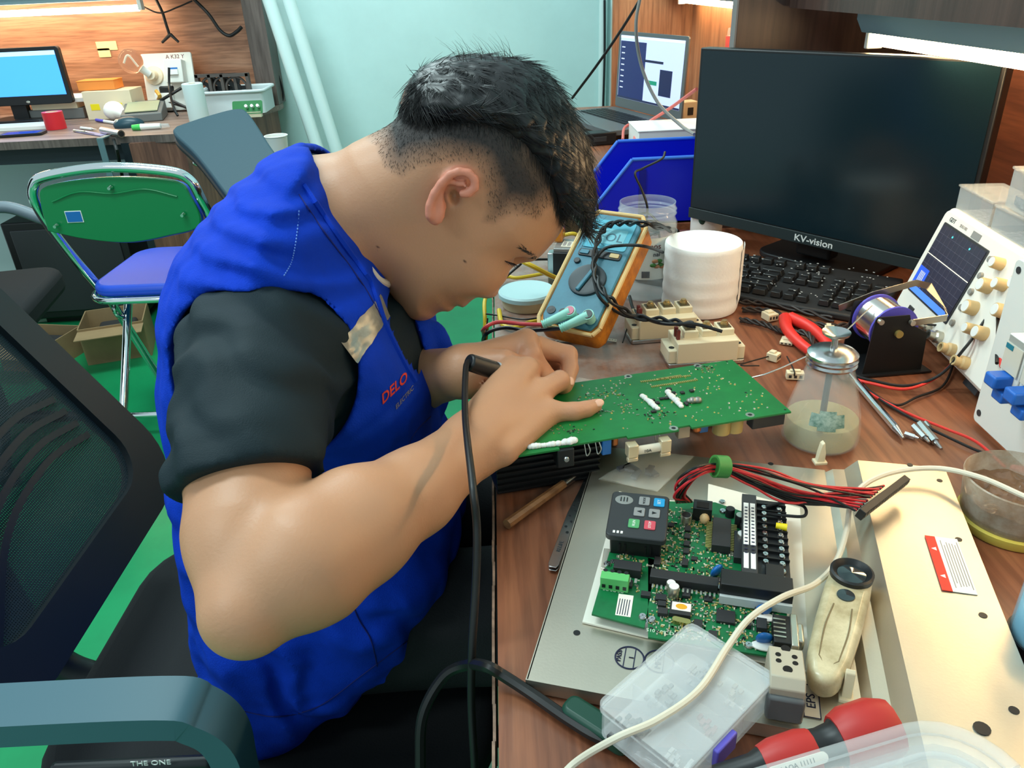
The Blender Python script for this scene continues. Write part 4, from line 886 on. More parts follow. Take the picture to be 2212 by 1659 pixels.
for px in (1270, 1296, 1440): x, y = BL(px, 975, .045); G().tube([(x, .004, zt-.002), (x+.001, .001, zt-.008), (x-.002, .002, zt-.013), (x-.003, .006, zt-.003)], .0006, 6).build('lead', m_tin, bp)
G().box((.23, .09, .026), (.03, .02, .05)).build('transformer', m_black, bp); G().box((.12, .09, .026), (.03, .02, .05)).build('capacitor_block', m_dgrey, bp)
# ---- soldering iron wand in the far hand grip with its cable
ih, it_ = at(1012, 782, .735), at(1185, 838, .800)
ir = thing('soldering_iron', 'black soldering iron wand held between the fingers with hanging cable', 'soldering iron', (ih[0], ih[1], ih[2]))
d = (it_-ih); dn = d/np.linalg.norm(d)
G().cyl((0, 0, 0), dn*.034, .0085, .0090, 18).build('grip', m_black, ir, bevel=.002); G().cyl(dn*.034, dn*.042, .0092, .0092, 18).build('collar', M('light_grey_ring', (186, 190, 192), .4), ir); G().cyl(dn*.042, d*.82, .0070, .0055, 16).build('handle', m_black, ir); G().cyl(d*.82, d, .0025, .0006, 10).build('tip', m_steel, ir)
cbl = [(0, 0, 0), at(1006, 800, .722)-ih, at(1005, 900, .66)-ih, at(1020, 1040, .565)-ih, at(1030, 1140, .56)-ih, at(1028, 1260, .56)-ih, at(1020, 1400, .56)-ih, at(1018, 1520, .57)-ih, at(1025, 1659, .58)-ih, at(1030, 1800, .60)-ih]
G().tube(cbl, .0030, 10).build('cable', m_blkw, ir)
# ---- black cable looping below the desk edge up onto the bench
wire('black_cable', [at(915, 1800, .60), at(908, 1640, .59), at(915, 1540, .585), at(960, 1460, .585), at(1010, 1436, .575), onz(1052, 1440, DT+.014), onz(1085, 1458, DT+.010), onz(1150, 1500, DT+.006), onz(1230, 1555, DT+.006), onz(1300, 1595, DT+.006), onz(1400, 1625, DT+.006), onz(1560, 1640, DT+.006)], .0042, m_blkw, 'thick black cable looping off the bench edge beside the parts box')
# ---- alcohol bottle
bA = dk(1768, 948); bt = thing('pump_bottle', 'conical clear glass bottle with metal pump cap and pale liquid', 'bottle', (bA[0], bA[1], DT), .4)
m_gls = M('clear_glass', (226, 230, 226), .04, alpha=.13, spec=.9)
pr = [(0, .0006), (.033, .0006), (.0372, .004), (.0380, .010), (.0375, .022), (.0350, .036), (.0300, .056), (.0255, .072), (.0232, .080), (.0215, .084), (.0215, .094)]
G().lathe(pr+[(r-.0018, z) for r, z in pr[::-1][:-1]]+[(0, .003)], 48).build('glass', m_gls, bt)
G().lathe([(0, .0031), (.034, .0035), (.0355, .009), (.0352, .022), (.0345, .027), (0, .027)], 40).build('liquid', M('pale_liquid', (206, 200, 150), .05, alpha=.42, spec=.6), bt)
G().lathe([(0, .0860), (.0235, .0860), (.0242, .088), (.0232, .0905), (.0242, .093), (.0232, .0955), (.0238, .098), (.021, .1005), (.012, .103), (0, .1035)], 40).build('screw_cap', m_steel, bt)
G().cyl((0, 0, .103), (0, 0, .116), .0034, .0026, 14).build('pump_stem', m_steel, bt); G().lathe([(0, .113), (.006, .114), (.0125, .118), (.0132, .1205), (.0105, .1195), (.004, .1165), (0, .116)], 28).build('pump_dish', m_steel, bt)
G().cyl((0, 0, .006), (0, 0, .09), .0032, n=12).build('dip_tube', M('grey_tube', (120, 122, 126), .4, .5), bt)
g = G(); lab = []
for i in range(9):
    for j in range(7):
        a = -2.25+(i/8-.5)*.95; z = .030+j/6*.020; r = np.interp(z, [q[1] for q in pr], [q[0] for q in pr])+.0004; lab.append((r*math.cos(a), r*math.sin(a), z))
fs = [(i*7+j, (i+1)*7+j, (i+1)*7+j+1, i*7+j+1) for i in range(8) for j in range(6) if ((i-3.5)/4.2)**2+((j-2.5)/3.1)**2 < 1.0]
g.add(lab, fs).build('oval_label', M('green_white_label', (176, 196, 184), .4, col2=(60, 110, 96), vs=120), bt)
# ---- isolated power modules (cream bricks with screws)
def power_module(loc, rz, label):
    t = thing('power_module', label, 'power module', loc, rz, 'cream power modules')
    G().prism(rrect(.096, .046, .003), 0, .005).build('base_plate', m_steel, t, bevel=.0005)
    G().box((0, 0, .0185), (.076, .046, .027)).build('body', m_cream, t, bevel=.001)
    for s in (-1, 1): G().prism(rrect(.011, .040, .002, 3, s*.0425, 0), .005, .022).build('end_lug', m_cream, t, bevel=.001); G().cyl((s*.042, -.010, .0221), (s*.042, -.010, .0224), .0035, n=14).build('lug_hole', m_black, t)
    for k in range(3):
        x = -.017+k*.0225; b = G().box((x, .006, .0355), (.018, .026, .009)).build('terminal_block', m_cream, t, bevel=.0008); G().box((x, .006, .0404), (.013, .016, .0012)).build('terminal_tab', M('dull_brass', (110, 100, 78), .4, .8), b)
        g = G(); g.cyl((x, .006, .0408), (x, .006, .0450), .0048, n=6); g.cyl((x, .006, .0450), (x, .006, .0470), .0034, n=10); g.build('terminal_bolt', M('bolt_brass', (196, 176, 130), .3, .9), b)
    for k in range(2): G().box((-.034, -.008+k*.010, .036), (.004, .005, .016)).build('gate_tab', M('dark_red_tab', (110, 40, 36), .5), t)
    return t
A, rz, _ = fr((1425, 788), (1600, 775), .0); p = dk(1513, 770)
power_module((p[0], p[1]-.004, DT), rz+.0, 'cream power module with three bolt terminals nearest the large green board')
p = dk(1440, 728); power_module((p[0]-.004, p[1]+.008, DT), rz+.02, 'cream power module half hidden behind the other, below the tissue roll')
# ---- tissue roll
p = dk(1514, 668); tr = thing('tissue_roll', 'upright white tissue roll with torn loose end beside the keyboard', 'tissue roll', (p[0], p[1]+.012, DT+.0505))
m_tis = M('tissue_paper', (252, 250, 246), .9, bump=.15, bs=260)
tr.location.z = DT+.001
prf = [(0, 0), (.0525, 0), (.0535, .003)]+[(.0535+.0006*math.sin(k*1.7)-(.0009 if k in (3, 12) else 0), .003+k*.0058) for k in range(1, 16)]+[(.0530, .0955), (.052, .097), (.0, .0966)]
G().lathe(prf, 48).build('roll', m_tis, tr)
g = G(); v = []
for i in range(12):
    a = -.55+.75*i/11; r = .0545+.0035*(i/11)**2*2.2
    v += [(r*math.cos(a), r*math.sin(a), .090), (r*math.cos(a), r*math.sin(a), .010+.012*(i/11))]
g.add(v, [(2*i, 2*i+1, 2*i+3, 2*i+2) for i in range(11)]); g.build('loose_sheet', m_tis, tr)
# ---- multimeter leaning back in its orange holster
mA, mB = onz(1172, 700, DT+.030), onz(1244, 728, DT+.012)
mc = (np.array(onz(1225, 745, DT+.004))); ux = np.array([.82, -.57, .0]); ux /= np.linalg.norm(ux)
top = ony(1335, 490, 1.10); 
mu = np.array([.54, .60, .59]); mu -= ux*(mu@ux); mu /= np.linalg.norm(mu)
mb0 = (onz(1178, 690, DT+.034)+onz(1262, 738, DT+.034))/2
mm4 = basis(mb0, ux, mu) @ Matrix.Diagonal((1, .93, 1, 1))
mt = thing('multimeter', 'teal digital multimeter in a dirty orange holster leaning among cables', 'multimeter', M4=mm4)
m_or = M('orange_holster', (214, 132, 24), .55, col2=(150, 84, 22), vs=45, bump=.3, bs=90); m_teal = M('teal_meter_face', (62, 122, 142), .5, var=.12, vs=40)
Lm, Wm = .205, .092
hol = [(-Wm/2+.006, 0), (Wm/2-.006, 0), (Wm/2, .012), (Wm/2, Lm-.02), (Wm/2-.012, Lm), (-Wm/2+.012, Lm), (-Wm/2, Lm-.02), (-Wm/2, .012)]
G().prism(hol, -.036, -.002).build('holster', m_or, mt, bevel=.006, seg=3)
fc = [(x*.86, .007+y*.935) for x, y in hol]; G().prism(fc, -.004, .001).build('face', m_teal, mt, bevel=.002)
rm = G()
for i in range(len(hol)): a, b = hol[i], hol[(i+1) % len(hol)]; rm.cyl((a[0]*.97, a[1]*.985+.002, -.002), (b[0]*.97, b[1]*.985+.002, -.002), .0030, n=8)
rm.build('holster_rim', M('pale_orange_rim', (226, 190, 130), .55), mt)
ds = G().prism(rrect(.064, .050, .004, 4, 0, .163), .001, .0022).build('display_window', M('lcd_cyan', (96, 178, 200), .2), mt); G().prism(rrect(.050, .026, .001, 2, 0, .160), .0022, .0025).build('display_panel', M('lcd_panel', (120, 190, 204), .3), ds); text('display_digits', 'OL', .020, mat4((0.010, .158, .0026)), M('lcd_ink', (60, 104, 120), .4), ds, .0001)
G().prism(rrect(.062, .012, .003, 3, 0, .128), .001, .003).build('button_bar', m_dgrey, mt, bevel=.0006)
for bx_, c in ((-.022, m_teal), (.022, M('beige_button', (210, 184, 130), .5))): G().prism(rrect(.013, .007, .0015, 3, bx_, .128), .003, .0045).build('button', c, mt, bevel=.0004)
G().cyl((-.027, .112, .001), (-.027, .112, .004), .0045, n=16).build('round_button', m_dgrey, mt, bevel=.0006)
dl = G().lathe([(0, .001), (.0260, .001), (.0255, .004), (.022, .0050), (0, .005)], 36, T=Matrix.Translation((0, .083, 0))).build('dial', M('dial_dark', (44, 54, 60), .45), mt); G().box((0, 0, .0065), (.006, .044, .004)).build('dial_pointer', m_teal, dl, bevel=.0015).matrix_local = mat4((0, .083, 0), -.25)
sk = []
for k, x in enumerate((-.030, -.012, .008, .027)):
    G().lathe([(0, .001), (.0062, .001), (.0062, .0022), (.0038, .0022), (0, .0016)], 18, T=Matrix.Translation((x, .022+(.004 if k < 2 else 0), 0))).build('socket', m_black, mt)
def meter_plug(x, label, capc, lead_pts, lc):
    o = mm4 @ Vector((x, .022, .002)); t = thing('test_lead', label, 'test lead', (o.x, o.y, o.z)); mr = mm4.to_3x3()
    dn_, up_ = Vector(mr @ Vector((-.75, -.65, 0))), Vector(mr @ Vector((0, 0, 1)))
    g = G(); g.cyl((0, 0, 0), up_*.014, .0068, .0078, 16); g.cyl(up_*.010, up_*.008+dn_*.040, .0072, .0045, 14); g.build('plug', M('mint_plug', (150, 214, 200), .45), t, ang=60)
    G().cyl(up_*.0135, up_*.0152, .0062, n=16).build('plug_cap', capc, t)
    for k in range(4): c = up_*.0082+dn_*(.030+k*.003); G().cyl(c, c+dn_*.0014, .0058, .0056, 12).build('strain_rib', M('mint_plug', (150, 214, 200), .45), t)
    G().tube([tuple(up_*.008+dn_*.040)]+[tuple(np.array(p)-np.array(o)) for p in lead_pts], .0026, 8).build('lead', lc, t)
m_redw = M('red_cable', (190, 60, 62), .4)
meter_plug(.004, 'mint plug with pink cap and red lead leaving the multimeter', M('pink_cap', (206, 120, 140), .5), [onz(1130, 700, DT+.03), onz(1075, 696, DT+.03), onz(1044, 712, DT+.02), (-.035, 1.02, DT-.03), (-.042, 1.05, DT-.15), (-.05, 1.08, .30)], m_redw)
meter_plug(.030, 'mint plug with dark cap and black lead leaving the multimeter', m_dgrey, [onz(1140, 714, DT+.022), onz(1090, 708, DT+.020), onz(1050, 722, DT+.010), (-.036, .985, DT-.03), (-.040, 1.03, DT-.15), (-.036, 1.07, .30)], m_blkw)
# ================================================================ far half of the bench
# ---- computer monitor
a, b = np.array([.334, 1.353]), np.array([.617, .986]); md = (b-a)/np.linalg.norm(b-a); mn = np.array([-md[1], md[0]])   # mn points to the back
mc = (a+b)/2; mo = thing('computer_monitor', 'switched-off black monitor with thin bezel on a pole stand behind the keyboard', 'monitor', (mc[0], mc[1], DT), math.atan2(md[1], md[0]))
WM, Z0, Z1 = .464, .793-DT, 1.072-DT
G().box((0, .012, (Z0+Z1)/2), (WM, .022, Z1-Z0)).build('housing', m_black, mo, bevel=.002)
G().box((0, .0002, (Z0+Z1)/2+.008), (WM-.012, .002, Z1-Z0-.024)).build('screen', M('dark_screen', (12, 30, 37), .2, spec=.5), mo)
G().box((0, -.0006, Z0+.009), (WM, .003, .018)).build('chin_bezel', M('bezel_grey', (34, 44, 46), .4), mo, bevel=.0006)
text('brand_letters', 'KV-vision', .0150, Matrix.Translation((.015, -.0024, Z0+.008)) @ Matrix.Rotation(PI/2, 4, 'X'), M('silver_print', (206, 210, 210), .4), mo, .0002, sx=1.15, bold=.0002)
G().box((0, .040, .10), (.06, .03, .17)).build('stand_neck', m_black, mo, bevel=.004); G().prism(rrect(.20, .13, .03, 5, 0, .075), .0, .009).build('stand_base', m_black, mo, bevel=.002)
# ---- keyboard
kb0 = dk(1900, 690, .012); KR = math.radians(-36); KM_ = mat4((kb0[0], kb0[1], DT), KR)
kb = thing('keyboard', 'dusty black full-size keyboard lying in front of the monitor', 'keyboard', (kb0[0], kb0[1], DT), KR)
G().prism([(0, 0), (.155, 0), (.155, .020), (0, .010)], -.445, 0, T=Matrix(((0, 0, 1, 0), (1, 0, 0, 0), (0, 1, 0, 0), (0, 0, 0, 1)))).build('case', M('keyboard_case', (34, 34, 35), .5, bump=.1), kb, bevel=.003)
m_key = M('key_cap', (30, 30, 31), .35, spec=.6)
kmesh = {}
def key(x, y, w_):
    k = round(w_, 4); z = .0105+y*.0645
    if k not in kmesh: o = G().box((0, 0, .004), (w_-.0035, .0155, .008), taper=.82).build('key', m_key, kb, bevel=.0008); kmesh[k] = o
    else: o = kmesh[k].copy(); COL.objects.link(o)
    o.parent = kb; o.location = (x, y, z); return o
u = .0186
for r_, row in enumerate(([1.25]*3+[6.25]+[1.25]*4, [2.25]+[1]*10+[2.75], [1.75]+[1]*11+[2.25], [1.5]+[1]*12+[1.5], [1]*13+[2])):
    x = -.435
    for w_ in row: key(x+w_*u/2, .020+r_*.0190, w_*u); x += w_*u
for k in range(13): key(-.435+u*(.5+k*1.08+(k > 0)*.6), .133, u)
for c in range(3):
    x = -.435+u*15.6+c*u+.001
    for r_ in (3, 4): key(x, .020+r_*.0190, u)
    key(x, .133, u); key(x, .020, u)
key(-.435+u*16.6+.001, .039, u)
for c in range(4):
    x = -.435+u*19.1+c*u+.003
    for r_ in range(5): key(x, .020+r_*.0190, u)
g = G()
for _ in range(160): g.box((random.uniform(-.43, -.01), random.uniform(.01, .145), .0), (random.uniform(.001, .003), .0012, .0006)); 
g.v = [(x, y, z+.0186+y*.0645) for x, y, z in g.v]
o = g.build('key_legends', M('white_legend', (190, 190, 188), .6), kb); o['kind'] = 'stuff'
# ---- oscilloscope leaning back
s0, s1 = dk(1933, 662, .020), dk(2116, 850, .020); 
sx_ = np.array([.14, -.98, 0.0]); sx_ = (s1-s0); sx_ /= np.linalg.norm(sx_); sb = s0
sback = np.array([-sx_[1], sx_[0], 0]); sup = np.array([sback[0]*.30, sback[1]*.30, .95]); sup /= np.linalg.norm(sup)
SMx = basis(sb, sx_, sup, np.cross(sx_, sup))          # local x along the front, y up the face, z towards viewer
if (SMx.to_3x3() @ Vector((0, 0, 1))).dot(Vector(-ray(2050, 650))) < 0: SMx = basis(sb, sx_, sup, -np.cross(sx_, sup))
sc_ = thing('oscilloscope', 'white bench oscilloscope with lit dark screen leaning beside the monitor', 'oscilloscope', M4=SMx)
SW, SH = .260, .143
m_scw = M('scope_white', (228, 224, 214), .42)
G().prism(rrect(SW, SH, .010, 5, SW/2, SH/2), -.058, .0).build('case', m_scw, sc_, bevel=.003)
G().prism(rrect(SW*.97, SH*.94, .008, 5, SW/2, SH/2), 0, .004).build('front_panel', M('scope_panel', (236, 232, 222), .4), sc_, bevel=.0015)
cxs, cys, ws_, hs_ = .075, .078, .112, .088
G().prism(rrect(ws_+.006, hs_+.006, .002, 3, cxs, cys), .004, .0052).build('screen_frame', m_dgrey, sc_, bevel=.0006)
scr = G().box((cxs, cys, .0055), (ws_, hs_, .001)).build('screen', M('scope_display', (46, 46, 60), .25, emit=.25), sc_)
G().box((cxs, cys-hs_/2+.004, .0062), (ws_, .008, .0004)).build('menu_bar', M('scope_blue', (70, 120, 230), .3, emit=.8), scr); G().box((cxs-ws_/2+.013, cys-hs_/2+.021, .0063), (.026, .024, .0004)).build('menu_box', M('scope_blue_dark', (40, 80, 190), .3, emit=.7), scr)
g = G()
for k in range(4): g.box((cxs-ws_/2+.009+k*.0035, cys-hs_/2+.021, .0066), (.0016, .014, .0002))
g.build('menu_text', m_white, scr)
g = G()
for k in range(1, 10): g.box((cxs-ws_/2+k*ws_/10, cys+.004, .0061), (.0003, hs_-.008, .0002))
for k in range(1, 8): g.box((cxs, cys-hs_/2+.008+k*(hs_-.008)/8, .0061), (ws_, .0003, .0002))
g.build('graticule', M('grid_line', (80, 80, 96), .4, emit=.25), scr)
G().box((cxs, cys+.006, .0063), (ws_, .0009, .0002)).build('trace', M('trace_white', (236, 232, 200), .3, emit=1.0), scr)
for k in range(2): G().cyl((cxs-.022+k*.046, cys+hs_/2-.007, .0062), (cxs-.022+k*.046, cys+hs_/2-.007, .0066), .0014, n=10).build('cursor_mark', M('cursor_cyan', (80, 200, 210), .3, emit=.8), scr)
for k in range(5): G().lathe([(0, .004), (.0042, .004), (.0036, .0070), (0, .0075)], 14, T=Matrix.Translation((.144, .038+k*.020, 0))).build('soft_button', M('grey_rubber', (140, 138, 132), .6), sc_)
m_kn = M('tan_knob', (198, 172, 124), .45)
for kx_, ky_, r in ((.166, .120, .0070), (.168, .094, .0085), (.166, .066, .0085), (.190, .104, .007), (.186, .048, .0065), (.206, .052, .008), (.215, .115, .008), (.215, .083, .008)):
    kn = G().lathe([(0, .004), (r, .004), (r*.92, .015), (r*.85, .016), (0, .016)], 20, T=Matrix.Translation((kx_, ky_, 0))).build('knob', m_kn, sc_); G().cyl((kx_, ky_, .016), (kx_, ky_, .0165), r*.75, n=18).build('knob_cap', m_white, kn)
for kx_ in (.104, .137, .172, .206):
    kn = G().lathe([(.0075, .004), (.0075, .011), (.0058, .013), (.0058, .020), (.0036, .020), (.0036, .006)], 20, T=Matrix.Translation((kx_, .0150, 0))).build('probe_socket', m_tin if kx_ < .15 else m_kn, sc_)
G().box((.048, .014, .0045), (.014, .009, .002)).build('usb_port', m_dgrey, sc_, bevel=.0005)
text('brand_letters', 'GDT', .0075, mat4((.030, .1305, .0042)), m_dgrey, sc_, .0002); text('model_letters', 'SDS1102', .0050, mat4((.060, .1305, .0042)), M('grey_ink', (150, 140, 135), .7), sc_, .0002); G().box((.094, .1300, .0044), (.020, .008, .0006)).build('logo_plate', M('logo_grey', (140, 140, 138), .5), sc_)
for x in (.04, .22): G().box((x, -.004, -.02), (.03, .008, .03)).build('foot', m_dgrey, sc_)
# ---- clear plastic boxes standing on the oscilloscope and behind it
m_fro = M('frosted_plastic', (214, 220, 220), .25, alpha=.28)
for i, (xx, yy, zz, rz, lb) in enumerate(((-.005, SH-.006, -.034, .0, 'frosted clear box resting on the oscilloscope beside the monitor edge'), (.090, SH-.006, -.034, .05, 'frosted clear box on the oscilloscope half hidden by the white enclosure'), (.096, SH+.036, -.024, -.05, 'frosted clear box topmost, against the wood panel above the oscilloscope'))):
    p = SMx @ Vector((xx+.05, yy, zz)); t = thing('clear_box', lb, 'plastic box', (p.x, p.y, p.z), math.atan2(sx_[1], sx_[0])+rz, 'clear boxes on the oscilloscope')
    g = G()
    for (c, d) in (((0, 0, .0007), (.085, .05, .0014)), ((-.042, 0, .020), (.0014, .05, .04)), ((.042, 0, .020), (.0014, .05, .04)), ((0, -.0245, .020), (.085, .0014, .04)), ((0, .0245, .020), (.085, .0014, .04))): g.box(c, d)
    g.build('tray', m_fro, t, smooth=False); G().box((0, 0, .042), (.089, .054, .003)).build('lid', m_fro, t, bevel=.001); G().box((0, 0, .008), (.07, .04, .010)).build('contents', M('grey_parts', (150, 150, 150), .6, var=.5, vs=150), t)
# ---- white enclosure with circuit breakers
e0, e1 = onz(2100, 905, DT+.004), onz(2212, 1010, DT+.004); ex = e1-e0; ex /= np.linalg.norm(ex)
eb_ = np.array([-ex[1], ex[0], 0.0]); eup = np.array([0, 0, 1.0]); eup /= np.linalg.norm(eup)
EM = basis(e0, ex, eup, np.cross(ex, eup))
if (EM.to_3x3() @ Vector((0, 0, 1))).dot(Vector(-ray(2150, 800))) < 0: EM = basis(e0, ex, eup, -np.cross(ex, eup))
en = thing('breaker_board', 'white board with two blue-handled circuit breakers leaning at the bench corner', 'breaker panel', M4=EM)
EH = float(ony(2193, 556, e0[1])[2]-DT-.004); G().prism(rrect(.24, EH, .006, 4, .12, EH/2), -.006, 0).build('panel', M('panel_white', (232, 230, 222), .35), en, bevel=.001)
G().box((.16, .012, -.031), (.12, .024, .050)).build('rear_foot', m_white, en, bevel=.002)
for hx, hy in ((.008, .012), (.008, EH-.010)): G().cyl((hx, hy, .0), (hx, hy, .0006), .0035, n=14).build('hole', m_dgrey, en)
for k in range(2):
    x = .080+k*.030; br = G().box((x, EH-0.077, .016), (.028, .060, .032)).build('breaker', M('breaker_white', (226, 224, 216), .45), en, bevel=.001); G().box((x, EH-0.067, .0335), (.024, .026, .0008)).build('rating_label', M('paper_label', (214, 204, 186), .6), br); G().box((x-.006, EH-0.057, .0342), (.010, .0045, .0005)).build('brand_patch', M('teal_print', (20, 120, 140), .5), br)
    G().box((x, EH-0.087, .040), (.016, .012, .018)).build('toggle', M('breaker_blue', (30, 100, 190), .4), br, bevel=.002); G().box((x+.004, EH-0.101, .036), (.016, .010, .010)).build('blue_tab', M('breaker_blue', (30, 100, 190), .4), br, bevel=.0015)
    for q in (-1, 1): G().box((x, EH-.077+q*.026, .026), (.026, .006, .012)).build('terminal_step', M('breaker_white', (226, 224, 216), .45), br)
# ---- solder spool on its stand
q0, q1 = dk(1862, 812), dk(2008, 800); hd = q1-q0; hd /= np.linalg.norm(hd); HZ = math.atan2(hd[1], hd[0])
st = thing('spool_stand', 'black sheet-metal stand holding the solder spool', 'stand', (q0[0], q0[1], DT), HZ)
sw = .072; gap = .052
G().prism([(-.010, -.006), (sw+.010, -.006), (sw+.004, gap+.014), (-.030, gap+.014)], .0005, .0025).build('base', m_black, st)
for y in (0.0, gap):
    G().prism([(0, .002), (sw, .002), (sw-.002, .050), (.048, .062), (.044, .074), (.006, .074), (.004, .070)], -y-.0014, -y, T=Matrix.Rotation(PI/2, 4, 'X')).build('side_plate', M('matt_black', (14, 13, 12), .55), st)
sp_ = thing('solder_spool', 'spool of shiny solder wire with violet flanges on the black stand', 'spool', M4=mat4((q0[0], q0[1], DT), HZ) @ Matrix.Translation((.034, gap/2+.004, .052)) @ Matrix.Rotation(PI/2, 4, 'X'))
m_vio = M('violet_plastic', (92, 84, 190), .4)
G().lathe([(.006, -.0215), (.029, -.0215), (.029, -.0185), (.006, -.0185), (.006, -.0215)], 36).build('flange', m_vio, sp_); G().lathe([(.006, .0185), (.029, .0185), (.029, .0215), (.006, .0215), (.006, .0185)], 36).build('flange', m_vio, sp_)
pf = [(.006, -.0185)]+[(.0258+.0005*(k % 2), -.0185+k*.037/36) for k in range(37)]+[(.006, .0185)]
G().lathe(pf, 36).build('solder_winding', M('bright_solder', (214, 210, 204), .22, 1.0), sp_); G().cyl((0, 0, -.034), (0, 0, .034), .0045, n=14).build('axle', m_gold, sp_)
G().strip([(.050, .064, -.002), (.060, .066, -.010), (.062, .070, .03), (.058, .072, .056)], .008, .001, T=Matrix.Identity(4)).build
bl = G().strip([(.046, -.004, .066), (.085, -.006, .070), (.092, .010, .074), (.092, gap-.004, .088), (.080, gap+.004, .090), (.030, gap+.006, .078), (-.010, gap+.006, .064)], .009, .0010, k=0, up=(0, 1, .2)); bl.build('wire_guide', M('bare_steel_strip', (176, 166, 150), .3, .9), st)
for x, z in ((.046, .066), (.008, .070)): g = G(); g.cyl((x, -.006, z), (x, -.001, z), .0032, n=12); g.build('rivet', m_tin, st)
wire('solder_wire', [mat4((q0[0], q0[1], DT), HZ) @ Vector((.012, gap/2, .078)), onz(1800, 738, DT+.055), onz(1720, 780, DT+.040), onz(1660, 806, DT+.030), onz(1624, 816, DT+.024)], .0010, M('bright_solder', (214, 210, 204), .22, 1.0), 'strand of solder wire pulled from the spool over the bench', 'wire')
# ---- wires around the stand and oscilloscope
o_ = SMx @ Vector((.104, .0150, .022))
wire('probe_cable', [o_, onz(2058, 712, DT+.04), onz(2064, 760, DT+.01), onz(2040, 830, DT+.003), onz(1980, 858, DT+.003), onz(1935, 875, DT+.003), onz(1880, 845, DT+.003), onz(1830, 800, DT+.003), onz(1760, 745, DT+.004)], .0014, m_blkw, 'thin black probe cable curling from the oscilloscope across the bench')
m_rw2 = M('bright_red_wire', (222, 52, 44), .4)
ra = EM @ Vector((.030, EH-.10, .006))
for c, dz, lb in ((m_rw2, .0, 'red supply wire drooping from the white breaker board to the red pliers'), (m_blkw, .003, 'black supply wire drooping beside the red one from the breaker board')):
    wire('supply_wire', [np.array(ra)+[0, dz*2.5, 0], onz(2150, 670, DT+.09+dz), onz(2090, 745, DT+.055+dz), onz(2030, 810, DT+.018+dz), onz(1960, 840-dz*2400, DT+.007), onz(1890, 830-dz*2400, DT+.006), onz(1838, 812-dz*2400, DT+.006), onz(1800+dz*3000, 765-dz*1500, DT+.006), onz(1775+dz*4000, 735, DT+.006)], .0017, c, lb, 'wire')
wire('red_wire', [onz(1790, 740, DT+.003), onz(1830, 810, DT+.003), onz(1880, 850, DT+.003), onz(1960, 892, DT+.003), onz(2040, 925, DT+.003), onz(2110, 955, DT+.003), onz(2172, 1010, DT+.003)], .0015, m_rw2, 'red wire running diagonally past the drill bits to a red clip', 'wire')
wire('black_wire', [onz(1800, 735, DT+.003), onz(1850, 812, DT+.003), onz(1900, 862, DT+.003), onz(1990, 915, DT+.003), onz(2060, 950, DT+.003), onz(2130, 980, DT+.003), onz(2200, 992, DT+.004), onz(2260, 1000, DT+.004)], .0015, m_blkw, 'black wire running diagonally past the drill bits', 'wire')
p = onz(2180, 1015, DT+.002); t = thing('crocodile_clip', 'red insulated clip lying behind the brown grease tub', 'clip', (p[0], p[1], DT), -.7); G().prism([(0, -.003), (.012, -.006), (.040, -.007), (.040, .007), (.012, .006), (0, .003)], 0, .008).build('boot', m_rw2, t, bevel=.002); G().prism([(.040, -.005), (.055, -.003), (.055, .003), (.040, .005)], .002, .006).build('jaw', m_steel, t)
# ---- red pliers, probe pen, drill bits, connectors
A, rz, L_ = fr((1700, 700), (1812, 815)); t = thing('red_pliers', 'pliers with curved red plastic handles lying under the black cables', 'pliers', (A[0], A[1], DT), rz)
for s in (-1, 1): G().tube([(0, s*.004, .009), (L_*.25, s*.016, .010), (L_*.55, s*.016, .010), (L_*.85, s*.006, .009)], lambda q: .0085-.003*q, 10).build('handle', m_rw2, t)
G().prism([(L_*.83, -.008), (L_*1.1, -.003), (L_*1.1, .003), (L_*.83, .008)], .004, .013).build('jaw', m_steel, t, bevel=.001)
A, B = dk(1806, 775, .005), dk(1952, 945, .005); t = thing('metal_probe', 'slim silver pen-shaped probe lying behind the glass bottle', 'probe', (A[0], A[1], DT)); d = B-A
G().cyl((0, 0, .005), (d[0]*.9, d[1]*.9, .005), .0042, n=14).build('barrel', m_chrome, t); G().cyl((d[0]*.9, d[1]*.9, .005), (d[0], d[1], .004), .0042, .0012, 12).build('nib', m_steel, t)
for i, (a_, b_, r, lb) in enumerate((((1975, 920), (2008, 955), .0036, 'short silver screwdriver bit nearest the metal probe'), ((1988, 915), (2034, 970), .0040, 'longest silver screwdriver bit lying beside the red wire'), ((1955, 935), (1985, 945), .0030, 'stubby silver bit end beside the probe tip'), ((2000, 910), (2012, 925), .0025, 'small brass-coloured bit tip behind the silver bits'))):
    A, B = dk(*a_, .004), dk(*b_, .004); t = thing('screwdriver_bit', lb, 'bit', (A[0], A[1], DT), group='loose bits beside the probe'); d = B-A; G().cyl((0, 0, r), (d[0]*.72, d[1]*.72, r), r, n=6).build('shank', m_steel, t); G().cyl((d[0]*.72, d[1]*.72, r), (d[0], d[1], r), r*.6, r*.35, 8).build('blade', m_steel, t)
def white_conn(px, py, rz, lb, w_=.012, h=.010, l_=.014, tilt=0):
    p = dk(px, py); t = thing('plug_connector', lb, 'connector', (p[0], p[1], DT+.0005), rz, 'white plug connectors'); G().box((0, 0, h/2), (w_, l_, h)).build('housing', m_cream, t, bevel=.0008); G().box((0, l_*.1, h+.001), (w_*.6, l_*.5, .002)).build('latch', m_cream, t, bevel=.0004)
    for k in range(3): G().box((-w_*.3+k*w_*.3, -l_/2-.0001, h*.5), (w_*.16, .0006, h*.4)).build('pin_hole', m_dgrey, t)
